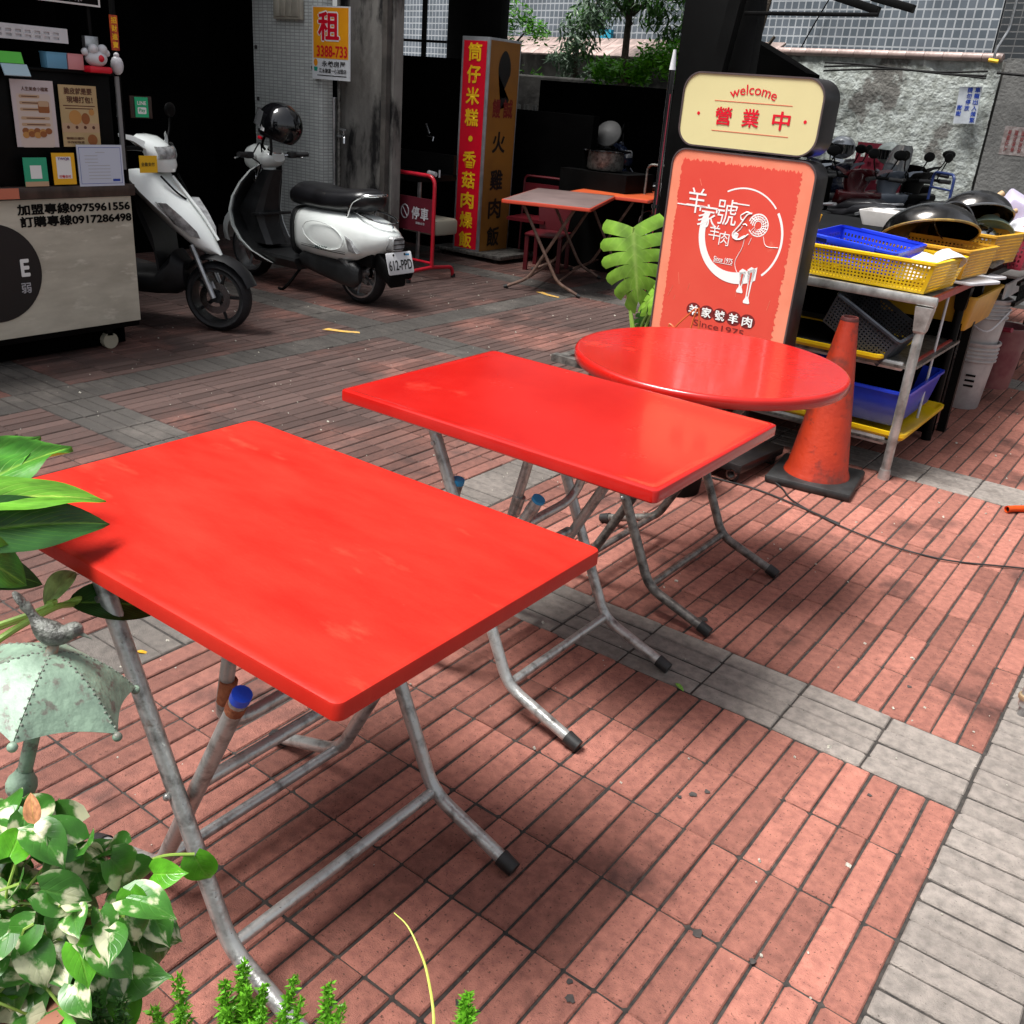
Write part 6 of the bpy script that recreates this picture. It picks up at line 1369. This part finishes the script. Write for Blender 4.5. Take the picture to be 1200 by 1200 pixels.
# lettered top board
tbd = cb('name_board', -.02, .0, -.6, .745, 1.672, 1.84, black)
for (y0, y1, z0, z1) in ((-.6, .75, 1.668, 1.676), (.742, .750, 1.676, 1.84)): cb('board_edge', .001, .006, y0, y1, z0, z1, wht_pr, tbd, 0)
text(tbd, '合營口味', (.002, .55, 1.70), Y, Z, .22, .035, grp, .01)
# posters, certificate, payment cards
def poster(label, y, z, w_, h_, m, cat='poster', x=.012, tilt=0, name='poster'):
    t = thing(name, label, cat, (-4.68-.02+x, 2.2+y, z), rot=(tilt, 0, 0)); bm = bmesh.new(); box(bm, (0, 0, 0), (.004, w_, h_)); s = fin('sheet', bm, m, t, smooth=False); return t
pink_p = mat('pale_pink_paper', (.58, .50, .50), rough=.6); tan_p = mat('tan_paper', (.52, .38, .19), (.46, .33, .16), rough=.6, scale=6); brn_p = mat('brown_print', (.10, .03, .012)); tan2 = mat('peach_print', (.50, .33, .20)); cook = mat('bun_print', (.50, .24, .06)); cook2 = mat('dark_bun_print', (.28, .09, .02))
P1 = poster('pale pink menu poster with pictures of filled buns, left of the tan one', .372, 1.185, .205, .292, pink_p); o = (.0025, 0, 0)
text(P1, '人生美食小檔案', (.0025, .01, .108), Y, Z, .13, .018, brn_p, .01); flat(P1, 'text_block', rrect(.165, .235, .012, 3, 0, -.03), (.0022, 0, 0), Y, Z, mat('inner_cream', (.60, .50, .44)), .0002)
for k in range(5): flat(P1, 'ribbon', rrect(.14 if k > 2 else .10, .014, .006, 3, 0 if k > 2 else -.02, .075-k*.028-(.01 if k > 2 else 0)), (.0026, 0, 0), Y, Z, tan2, .0003)
for k in range(5): flat(P1, 'text_line', rect2(.09 if k > 2 else .075, .004, 0 if k > 2 else -.02, .075-k*.028-(.01 if k > 2 else 0)), (.0031, 0, 0), Y, Z, brn_p, .0002)
flat(P1, 'picture', rrect(.055, .05, .006, 3, .045, .03), (.0028, 0, 0), Y, Z, cook2, .0003); flat(P1, 'picture', rrect(.05, .025, .006, 3, .045, .045), (.0032, 0, 0), Y, Z, tan2, .0003)
for k in range(9): flat(P1, 'bun_picture', disc2(.017, 14, -.055+(k % 5)*.028, -.075-.014*(k//5)-.004*(k % 2), .014), (.0028+.0002*k, 0, 0), Y, Z, cook if k % 2 else cook2, .0002)
P2 = poster('tan poster with two lines of large brown characters and drawn cookies', .597, 1.18, .195, .278, tan_p)
text(P2, '脆皮就是要', (.0025, .0, .113), Y, Z, .145, .030, brn_p, .03); text(P2, '現場打包！', (.0025, .005, .075), Y, Z, .135, .030, brn_p, .03)
for k in range(2): flat(P2, 'text_line', rect2(.165-.02*k, .0045, 0, .047-k*.012), (.0024, 0, 0), Y, Z, brn_p, .0002)
flat(P2, 'cookie_picture', disc2(.033, 24, -.025, -.005), (.0025, 0, 0), Y, Z, cook, .0003); flat(P2, 'cookie_picture', disc2(.022, 20, .028, -.01, .026), (.0028, 0, 0), Y, Z, cook2, .0003); flat(P2, 'clock_picture', disc2(.015, 18, .062, .02), (.0025, 0, 0), Y, Z, cook, .0003); flat(P2, 'band', rect2(.195, .042, 0, -.052), (.0024, 0, 0), Y, Z, tan2, .0002)
for k in range(4): flat(P2, 'step_picture', disc2(.008, 12, -.066+k*.044, -.05), (.0028, 0, 0), Y, Z, brn_p, .0003)
flat(P2, 'cookie_picture', disc2(.026, 20, .055, -.107, .026), (.0026, 0, 0), Y, Z, cook2, .0003)
for k in range(2): text(P2, ('剛剛出爐的', '手作好味道')[k], (.0026, -.035, -.10-k*.018), Y, Z, .09, .012, brn_p, .01)
P3 = poster('white certificate with a thin blue border leaning on the counter', .67, .955, .245, .195, mat('certificate_paper', (.56, .60, .70), rough=.6), x=.035, name='certificate', cat='certificate')
for (w_, h_, cx_, cy_) in ((.225, .002, 0, .085), (.225, .002, 0, -.085), (.002, .17, -.112, 0), (.002, .17, .112, 0)): flat(P3, 'border_line', rect2(w_, h_, cx_, cy_), (.0022, 0, 0), Y, Z, navy, .0003)
for k in range(9): flat(P3, 'text_line', rect2((.05 if k == 0 else .07 if k < 4 else .12), .003, (0 if k == 0 else -.05 if k < 4 else -.01), .062-k*.0155), (.0022, 0, 0), Y, Z, grp, .0002)
flat(P3, 'stamp', rect2(.04, .012, .08, -.07), (.0022, 0, 0), Y, Z, navy, .0002)
P4 = poster('green payment card with a white square on the counter, leftmost card', .325, .93, .115, .13, mat('card_green', (.02, .36, .19), rough=.4), 'card', x=.045, name='payment_card'); flat(P4, 'blank_square', rect2(.055, .06, 0, .0), (.0022, 0, 0), Y, Z, wht_pr, .0003); flat(P4, 'bottom_strip', rect2(.115, .022, 0, -.054), (.0022, 0, 0), Y, Z, tan2, .0003)
P5 = poster('yellow framed payment card between the green card and the certificate', .468, .943, .115, .145, mat('card_yellow', (.80, .42, .01), rough=.4), 'card', x=.045, name='payment_card'); flat(P5, 'white_field', rect2(.075, .10, 0, .005), (.0022, 0, 0), Y, Z, wht_pr, .0003); text(P5, 'TWQR', (.003, 0, .045), Y, Z, .06, .014, mat('violet_print', (.15, .02, .2)), .02); text(P5, '行動支付', (.003, 0, -.035), Y, Z, .06, .014, red_pr, .01)
P6 = poster('small green mobile payment sign on a dark holder at the end of the cart', .95, 1.232, .075, .095, mat('sign_green', (.01, .42, .18), rough=.4), 'sign', x=.0, name='payment_sign')
text(P6, 'LINE', (.0025, 0, .020), Y, Z, .05, .018, wht_pr, .03); flat(P6, 'white_patch', rrect(.05, .032, .006, 3, 0, -.016), (.0022, 0, 0), Y, Z, wht_pr, .0003); text(P6, 'Pay', (.003, 0, -.016), Y, Z, .036, .02, MATS['sign_green'], .02)
bm = bmesh.new(); box(bm, (-.006, 0, 0), (.006, .125, .105)); fin('holder', bm, mat('dark_clear_holder', (.03, .015, .012), rough=.2), P6)
P7 = poster('small yellow sign with black lettering at the end of the cart', .965, .955, .105, .085, mat('sign_yellow', (.78, .45, .01), rough=.4), 'sign', x=0, name='payment_sign'); text(P7, '全盈支付', (.0025, -.005, 0), Y, Z, .08, .02, blk_pr, .01)
P8 = poster('narrow orange and red good luck scroll hanging on the cart post', .81, 1.565, .042, .155, mat('orange_red_scroll', (.62, .10, .01), (.35, .02, .01), rough=.5, scale=30), 'scroll', x=.03, name='scroll')
vtext(P8, '招財進寶', (.0025, 0, .055), Y, Z, .030, .036, gold_m, .03)
# white rack, toy and small boxes on the ledge
t = thing('wall_rack', 'white perforated metal rail under the name board of the cart', 'rack', (-4.68, 2.2, 0)); bm = bmesh.new(); lattice(bm, .68, .68, .062, 14, 2, Matrix.Translation((.012, .225, 1.497)) @ Matrix.Rotation(R(90), 4, 'Z'), hole=.6); fin('perforated_rail', bm, white_pl, t, smooth=False); bm = bmesh.new(); box(bm, (.0, .225, 1.53), (.01, .68, .06)); fin('rail_back', bm, white_pl, t, smooth=False)
for (y, w_, m, l) in ((.50, .10, mat('pale_blue_box', (.12, .32, .48), rough=.5), 'pale blue small box on the cart ledge'), (.595, .08, mat('pale_pink_box', (.62, .25, .26), rough=.5), 'pale pink small box beside the blue one on the cart ledge'), (.15, .16, MATS['pale_blue_box'], 'pale blue box at the far left end of the cart ledge')):
    t = thing('small_box', l, 'box', (-4.70, 2.2+y, 1.42)); bm = bmesh.new(); box(bm, (0, 0, 0), (.06, w_, .065), bev=.003); fin('box_body', bm, m, t); bm = bmesh.new(); box(bm, (0, 0, .034), (.062, w_+.002, .006)); fin('lid', bm, m, t)
t = thing('toy_figure', 'white and red round toy figure with raised arms on the cart ledge', 'toy', (-4.66, 2.895, 1.40)); bm = bmesh.new(); box(bm, (0, 0, -.005), (.08, .12, .03), bev=.01); fin('toy_base', bm, red_pr, t)
ell(t, 'toy_body', (0, 0, .045), .048, white_pl, s=(1, 1.1, .8))
for s in (-1, 1): ell(t, 'toy_eye', (.02, s*.024, .085), .023, white_pl); ell(t, 'toy_arm', (0, s*.056, .07), .017, white_pl)
ell(t, 'toy_mouth', (.04, 0, .045), .016, red_pr)
t = thing('steel_clip', 'grey steel box clipped above the toy on the cart', 'box', (-4.69, 2.86, 1.50)); bm = bmesh.new(); box(bm, (0, .03, 0), (.03, .07, .08), bev=.003); fin('box_body', bm, brushed, t); bm = bmesh.new(); box(bm, (0, .03, -.043), (.032, .072, .008)); fin('flange', bm, brushed, t)
t = thing('card_holder', 'bright green and pale blue folded card standing on the cart ledge', 'card', (-4.66, 2.47, 1.37), rz=0); bm = bmesh.new(); box(bm, (0, 0, .05), (.006, .115, .05), rot=(0, R(-20), 0)); fin('top_card', bm, mat('lime_card', (.10, .55, .05), rough=.4), t, smooth=False); bm = bmesh.new(); box(bm, (.02, .01, -.0), (.006, .12, .055), rot=(0, R(-30), 0)); fin('lower_card', bm, mat('pale_blue_card', (.4, .55, .62), rough=.4), t, smooth=False)
t = thing('tissue_bag', 'small white bag on the corner of the cart ledge', 'bag', (-4.70, 3.03, 1.40)); bm = bmesh.new(); ball(bm, (0, 0, .02), .04, (.7, .8, 1.1), 10, 8); fin('bag_body', bm, white_pl, t); bm = bmesh.new(); ball(bm, (0, 0, .065), .014, (1, 1, 1), 8, 6); fin('knot', bm, white_pl, t)

# ================================================================== SMALL THINGS ON THE GROUND
ho = thing('orange_hose', 'short end of an orange hose lying on the paving at the right edge', 'hose', (-.425, 4.215, .016)); bm = bmesh.new(); P = smooth_path([(0, 0, 0), (.05, .06, 0), (.14, .12, .0), (.5, .3, 0)]); tube(bm, P, .014, 12, cap=False); bmesh.ops.solidify(bm, geom=bm.faces[:], thickness=.004); fin('hose_tube', bm, mat('orange_rubber', (.82, .12, .015), rough=.4), ho)
bm = bmesh.new(); cyl(bm, (.004, .006, 0), (.02, .024, 0), .009); fin('hose_bore', bm, black, ho)
ca = thing('power_cable', 'black cable curving over the paving right of the cone', 'cable', (-1.2, 3.7, .006)); bm = bmesh.new(); tube(bm, smooth_path([(-.12, .1, .01), (-.02, .04, 0), (.08, -.07, 0), (.30, -.17, 0), (.50, -.21, 0), (.62, -.205, 0), (.74, -.17, 0), (.93, -.05, 0), (1.2, .10, 0)], 6), .0034, 8); fin('cable_sheath', bm, rubber, ca)
bm = bmesh.new(); tube(bm, smooth_path([(-.3, -.08, 0), (-.1, -.06, 0), (.1, -.1, 0), (.30, -.165, .004)], 6), .0038, 6); fin('cable_sheath', bm, rubber, ca)
me_ = thing('steel_post', 'lower end of a steel post with a collar at the right edge', 'post', (-.082, 2.63, 0)); bm = bmesh.new(); cyl(bm, (0, 0, .03), (.012, .01, 1.25), .016, n=16); fin('post_tube', bm, steel, me_); bm = bmesh.new(); cyl(bm, (0, 0, .0), (0, 0, .034), .011); fin('post_foot', bm, brushed, me_); bm = bmesh.new(); lathe(bm, [(.016, .05), (.021, .052), (.022, .058), (.021, .064), (.016, .066)], n=20); fin('collar', bm, mat('brass_collar', (.45, .33, .2), rough=.3, metal=.6), me_)
gl = leaf_mat('fallen_leaf', (.18, .42, .05), (.3, .5, .1)); yl = leaf_mat('fallen_yellow_leaf', (.62, .34, .02), (.7, .45, .1))
for (x, y, a, m, l, s) in ((-.865, 2.10, -20, gl, 'tiny bright green leaf fallen on the grey paver strip', .035), (-2.03, 1.22, 40, yl, 'tiny yellow leaf on the paving behind the nearest table leg', .035)):
    t = thing('fallen_leaf', l, 'leaf', (x, y, .004), R(a)); link('leaf_blade', leaf_mesh('leaf_blade', s, .014, m, 'lance', .2, .1), t)

# ================================================================== FOREGROUND PLANTS
pb = thing('planter_box', 'dark planter box holding the feathery ferns at the bottom of the photo', 'planter', (-.72, .36, 0), rz=R(33))
bm = bmesh.new(); 
for (cx_, cy_, w_, d_) in ((0, -.13, .8, .02), (0, .11, .8, .02), (-.39, 0, .02, .22), (.39, 0, .02, .22)): box(bm, (cx_, cy_, .14), (w_, d_, .28))
fin('planter_wall', bm, mat('dark_glazed_planter', (.03, .03, .028), rough=.5), pb, smooth=False); bm = bmesh.new(); box(bm, (0, -.01, .25), (.76, .22, .02)); fin('soil', bm, mat('soil', (.03, .02, .014), rough=1, scale=30), pb, smooth=False)
# pothos
pothos_m = leaf_mat('pothos_leaf', (.055, .20, .025), (.14, .34, .06), cream=(.58, .58, .38), vscale=6, rough=.32, cscale=1.6, cut=.515, vstr=.4)
pothos_g = leaf_mat('pothos_green_leaf', (.10, .36, .02), (.22, .45, .06), vscale=6, rough=.28, vstr=.4, cream=(.55, .62, .2), cut=.66, cscale=2)
pt = thing('pothos_plant', 'variegated cream and green pothos with burnt tip filling the lower left corner', 'plant', (-.86, .30, .40))
bm = bmesh.new(); lathe(bm, [(.001, -.10), (.085, -.10), (.11, .10), (.12, .10), (.12, .125), (.10, .125), (.001, .09)]); fin('pot', bm, mat('terracotta_pot', (.25, .10, .06), rough=.8, scale=12), pt)
pm = [leaf_mesh('leaf', .062, .050, pothos_m, 'heart', .25+.15*k, .10+.05*k, 8, 3, k) for k in range(4)] + [leaf_mesh('leaf', .055, .045, pothos_g, 'heart', .4, .14, 8, 3, 9)]
rp_ = random.Random(21); camp = Vector((0, 0, H))
def pleaf(p, d, nn, s, me): o = link('leaf', me, pt); place(o, p, d, nn, s); return o
vine = mat('vine', (.22, .34, .06), rough=.4)
cnt = 0
for k in range(900):
    a = Vector((rp_.uniform(-1, 1), rp_.uniform(-1, 1), rp_.uniform(-1, 1)))
    if a.length > 1 or a.length < .25: continue
    p = Vector((-.01+a.x*.135, .065+a.y*.12, .125+a.z*.15))
    wp_ = p+Vector((-.86, .30, .40)); tc = (camp-wp_).normalized()
    out = Vector((a.x, a.y, a.z*.6+.25)).normalized()
    if out.dot(tc) < -.25: continue
    d = (out*.6+Vector((rp_.gauss(0, .5), rp_.gauss(0, .5), -.55+rp_.gauss(0, .35)))).normalized()
    nn = (tc*1.0+Vector((rp_.gauss(0, .45), rp_.gauss(0, .45), .5))).normalized()
    s = rp_.uniform(.68, 1.08); pleaf(p, d, nn, s, pm[rp_.choice((0, 1, 2, 3, 0, 1, 2, 4))]); cnt += 1
    if rp_.random() < .3:
        bm = bmesh.new(); q = Vector((rp_.uniform(-.06, .06), rp_.uniform(-.06, .06), .08)); mid = (p+q)/2+Vector((0, 0, .05)); tube(bm, smooth_path([q, mid, p], 3), .0016, 5); fin('stem', bm, vine, pt)
    if cnt >= 200: break
for (wp_, d, nn, s, me) in (((-.795, .528, .567), (.35, .15, -.9), (.6, -.6, .5), 1.0, 4), ((-.80, .475, .575), (.6, .1, .3), (.4, -.6, .6), .85, 4), ((-.775, .43, .60), (.4, -.1, -.85), (.5, -.6, .6), .8, 4), ((-.765, .40, .50), (.75, .25, .35), (.3, -.6, .75), 1.1, 0)):
    pleaf(Vector(wp_)-Vector((-.86, .30, .40)), d, nn, s, pm[me])
bm = bmesh.new(); tube(bm, smooth_path([(-.06, .13, .13), (.02, .17, .165), (.045, .20, .175), (.065, .228, .170)]), .002, 6); fin('stem', bm, vine, pt)
# brown scorched patch on one leaf
o = link('leaf', leaf_mesh('leaf', .055, .03, leaf_mat('scorched_leaf', (.50, .22, .10), (.6, .4, .1), vscale=3), 'ovate', .2, .1), pt); place(o, (.005, .075, .285), (-.25, .1, .5), (.5, -.5, .7), .62)

# big leaved plant at the left
bl_m = leaf_mat('broad_leaf', (.055, .22, .02), (.24, .46, .06), vscale=12, rough=.38, vstr=.95)
bl_l = leaf_mat('broad_leaf_light', (.13, .36, .03), (.40, .58, .10), vscale=10, rough=.3, vstr=.9)
bl_d = leaf_mat('broad_leaf_dark', (.018, .075, .012), (.10, .24, .03), vscale=12, rough=.42, vstr=1.0)
bl_p = leaf_mat('broad_leaf_pale', (.30, .44, .16), (.42, .54, .26), vscale=9, rough=.4, vstr=.5)
bp_ = thing('broad_leaf_plant', 'tall plant with broad glossy leaves leaning over the left end of the nearest table', 'plant', (-1.42, .38, 0))
bm = bmesh.new(); lathe(bm, [(.001, 0), (.11, 0), (.14, .26), (.15, .26), (.15, .28), (.13, .28), (.001, .25)]); fin('pot', bm, MATS['dark_glazed_planter'], bp_)
def bleaf(a, b, wd, m, nn, curl=.25, fold=.12, wave=0, seed=0):
    a = Vector(a)-Vector((-1.42, .38, 0)); b = Vector(b)-Vector((-1.42, .38, 0)); d = b-a
    me = leaf_mesh('leaf', d.length*1.03, wd, m, 'lance', curl, fold, 18, 6, seed, wave); o = link('leaf', me, bp_); 
    n3 = Vector(nn); d2 = (d.normalized()+n3.normalized()*curl*.95).normalized(); place(o, a, d2, nn)
    bm = bmesh.new(); q = Vector((0, 0, .28)); tube(bm, smooth_path([q, q*.5+a*.5+Vector((-.04, -.02, .1)), a, a+(b-a)*.08], 5), .0045, 7); fin('stem', bm, stm, bp_)
bleaf((-1.405, .50, .805), (-1.445, .735, .885), .10, bl_m, (.55, -.45, .75), .22, .16, .6)
bleaf((-1.37, .52, .83), (-1.408, .765, .878), .095, bl_m, (.3, -.75, .6), .25, .20, .9)
bleaf((-1.34, .50, .858), (-1.292, .748, .822), .075, bl_l, (.25, -.45, .9), .30, .14, .3)
bleaf((-1.31, .49, .83), (-1.265, .735, .795), .095, bl_d, (.45, -.55, .75), .28, .12, .2)
bleaf((-1.275, .50, .845), (-1.248, .592, .746), .07, bl_m, (.6, -.4, .75), .3, .15, .3)
bleaf((-1.30, .50, .80), (-1.280, .632, .722), .06, bl_d, (.5, -.5, .75), .3, .1)
bleaf((-1.265, .62, .690), (-1.328, .712, .712), .035, bl_p, (.6, -.7, .1), .35, .45)
bleaf((-1.285, .665, .672), (-1.262, .815, .612), .075, bl_d, (.3, -.5, .8), .2, .1)
bm = bmesh.new(); tube(bm, smooth_path([(.0, .0, .3), (.10, .06, .55), (.16, .14, .66), (.165, .24, .69), (.14, .29, .67)]), .005, 8); fin('stem', bm, stm, bp_)

# asparagus ferns and a grass blade
fern_m = leaf_mat('fern_needle', (.14, .40, .02), (.25, .5, .05), rough=.5, vstr=.1)
fern_shade = leaf_mat('fern_needle_shade', (.03, .10, .015), (.06, .15, .03), rough=.5, vstr=.1)  # same needles with the shade under the pothos painted into the green
def fern(label, base, tips, m, seed):
    t = thing('foxtail_fern', label, 'fern', base, 0, 'feathery ferns at the bottom edge'); rnd = random.Random(seed)
    for tip, dens in tips:
        a = Vector((0, 0, 0)); b = Vector(tip)-Vector(base); mid = (a+b)/2+Vector((rnd.uniform(-.01, .01), rnd.uniform(-.01, .01), .015))
        P = smooth_path([a, mid, b], 14); bm = bmesh.new(); tube(bm, P, .0014, 5); sprig = fin('frond', bm, m, t)
        bm = bmesh.new(); uv = bm.loops.layers.uv.verify()
        for i, p in enumerate(P[3:]):
            f_ = i/(len(P)-3); rr_2 = .027*(1-f_*.7)
            for k in range(int(dens*1.5)):
                d = Vector((rnd.gauss(0, 1), rnd.gauss(0, 1), rnd.gauss(.5, .8))).normalized(); q = p+Vector((rnd.uniform(-.003, .003),)*3); L_ = rr_2*rnd.uniform(.5, 1.1); s = d.cross(Vector((rnd.random(), rnd.random(), .3))).normalized()
                v = [bm.verts.new(x) for x in (q-s*.0008, q+d*L_*.5-s*.0015, q+d*L_, q+d*L_*.5+s*.0015, q+s*.0008)]; f = bm.faces.new(v)
                for l in f.loops: l[uv].uv = (.3, .5)
        me = bpy.data.meshes.new('needles'); bm.to_mesh(me); bm.free(); me.materials.append(m); o = link('needles', me, sprig); tag(o, kind='stuff')
fern('dense bright fern in front of the nearest table leg', (-.63, .44, .26), (((-.664, .493, .513), 26), ((-.650, .485, .49), 26), ((-.675, .475, .49), 26), ((-.64, .50, .488), 26), ((-.655, .462, .475), 24), ((-.63, .49, .47), 24)), fern_m, 1)
fern('olive fern sprig left of the dense fern', (-.68, .40, .26), (((-.690, .425, .532), 16), ((-.672, .415, .505), 16), ((-.70, .40, .50), 14)), fern_m, 2)
fern('dark shaded fern under the pothos', (-.71, .35, .26), (((-.735, .355, .535), 16), ((-.72, .375, .52), 16), ((-.71, .345, .51), 16), ((-.75, .35, .53), 16)), fern_shade, 3)
fern('slim fern tip right of the dense fern', (-.60, .47, .26), (((-.614, .525, .500), 18), ((-.60, .52, .478), 18)), fern_m, 4)
fern('second slim fern tip left of the grass blade', (-.565, .50, .26), (((-.582, .548, .492), 18), ((-.565, .552, .468), 14)), fern_m, 5)
fern('lone fern tip at the foot of the grass blade on the right', (-.45, .60, .34), (((-.474, .672, .446), 20), ((-.462, .668, .432), 16)), fern_m, 6)
gb = thing('grass_blade', 'single thin yellow green grass blade curving up between the fern tips', 'grass', (-.46, .58, .35)); bm = bmesh.new(); P = smooth_path([(0, .0, 0), (-.012, .025, .11), (-.085, .085, .127), (-.145, .103, .132)], 6); P = smooth_path([(0, 0, 0), (-.006, .021, .108), (-.052, .062, .125), (-.088, .085, .127), (-.118, .098, .131), (-.145, .103, .130)], 5); tube(bm, P, .002, 6, radii=[.0022-.0016*i/len(P) for i in range(len(P))]); fin('blade', bm, mat('straw_green', (.42, .48, .08), rough=.4), gb); 

# patinated garden ornament: umbrella with a bird
vg = mat('verdigris_paint', (.23, .33, .24), (.14, .20, .15), rough=.5, scale=26, lo=.35, hi=.65, c3=(.13, .13, .105), s3=55, lo3=.56, hi3=.62, bump=.14, bscale=90)
dkv = mat('dark_verdigris', (.10, .11, .09), (.2, .22, .18), rough=.5, scale=60)
go = thing('umbrella_ornament', 'verdigris metal umbrella ornament with a small bird on top, left of the table leg', 'ornament', (-.980, .48, .80))
fh = Vector((-rt.y, rt.x, 0)); go.rotation_euler = (Matrix.Rotation(R(14), 3, fh) @ Matrix.Rotation(R(-9), 3, rt)).to_euler()
ax = rt.copy(); 
tips = []; N6 = 6; RR = .112; DD = .058
def tip(k): a = math.atan2(rt.y, rt.x)+R(-80+60*k); return Vector((RR*math.cos(a), RR*math.sin(a), -DD))
for k in range(N6):
    A_, B_ = tip(k), tip(k+1); bm = bmesh.new(); G = []
    for i in range(11):
        t = i/10; row = []
        for j in range(9):
            u = j/8; a = A_*(1-u)+B_*u; sc = 1-.08*math.sin(math.pi*u)*t**2
            p = Vector((a.x*t*sc, a.y*t*sc, 0)); p.z = -DD*(t**1.9)*(.97-.06*math.sin(math.pi*u)) - .004*math.sin(math.pi*u)*t*0
            row.append(bm.verts.new(p))
        G.append(row)
    for i in range(10):
        for j in range(8): bm.faces.new((G[i][j], G[i][j+1], G[i+1][j+1], G[i+1][j]))
    bmesh.ops.remove_doubles(bm, verts=bm.verts, dist=1e-5); bmesh.ops.solidify(bm, geom=bm.faces[:], thickness=.002); pn = fin('canopy_panel', bm, vg, go, ang=60)
    bm = bmesh.new(); P = [Vector((A_.x*t, A_.y*t, -DD*t**1.9*.97+.0015)) for t in [q/22 for q in range(2, 23)]]
    for q, p in enumerate(P): ball(bm, p+Vector((-A_.y, A_.x, 0)).normalized()*(.0012 if q % 2 else -.0012), .0021, (1, 1, .8), 6, 4)
    tag(fin('seam_braid', bm, dkv, go), kind='stuff')
    ell(go, 'tip_knob', A_*1.02, .0058, vg)
bm = bmesh.new(); tube(bm, [(0, 0, -.01), (0, 0, -.42)], .0088, 14); lathe(bm, [(.0095, .022), (.012, .016), (.017, .008), (.0185, 0), (.017, -.008), (.012, -.016), (.012, -.024), (.013, -.030), (.0095, -.034)], (0, 0, -.185), 20); fin('shaft', bm, vg, go)
bird = bmesh.new(); e = rt.normalized(); f_ = Vector((-rt.y, rt.x, 0))
c_ = Vector((-.004, 0, .024)); path = [c_+e*x+Z*z for x, z in ((-.040, .026), (-.031, .019), (-.020, .008), (-.004, .000), (.010, .002), (.020, .010), (.026, .012), (.032, .010))]
tube(bird, smooth_path([tuple(p) for p in path], 3), .01, 12, radii=[.0065, .0068, .0062, .0055, .0055, .0065, .0090, .012, .0142, .0150, .0150, .0142, .0125, .0105, .0100, .0104, .0108, .0105, .0095, .008, .006, .003][:22])
b_o = fin('bird', bird, mat('aged_bird_metal', (.15, .155, .135), (.05, .048, .042), rough=.45, scale=90, lo=.4, hi=.6, bump=.3), go)
bm = bmesh.new(); p = c_+e*.031+Z*.010; cyl(bm, p, p+e*.014-Z*.003, .003, .0006, n=8); fin('beak', bm, dkv, b_o)
bm = bmesh.new(); ball(bm, c_-e*.044+Z*.029, .011, (1.3, .75, .35), 10, 8, rot=(0, R(38), math.atan2(e.y, e.x))); fin('tail', bm, MATS['aged_bird_metal'], b_o)
bm = bmesh.new(); cyl(bm, c_+e*.004-Z*.006, (0, 0, -.001), .0055, .0075, n=10); fin('bird_leg', bm, mat('rusty_verdigris', (.30, .20, .14), (.2, .22, .18), rough=.7, scale=80), b_o)
for s in (-1, 1): 
    bm = bmesh.new(); ball(bm, c_-e*.008+f_*s*.0095+Z*.003, .012, (1.3, .35, .6), 10, 8, rot=(0, R(15), math.atan2(e.y, e.x))); fin('wing', bm, MATS['aged_bird_metal'], b_o)
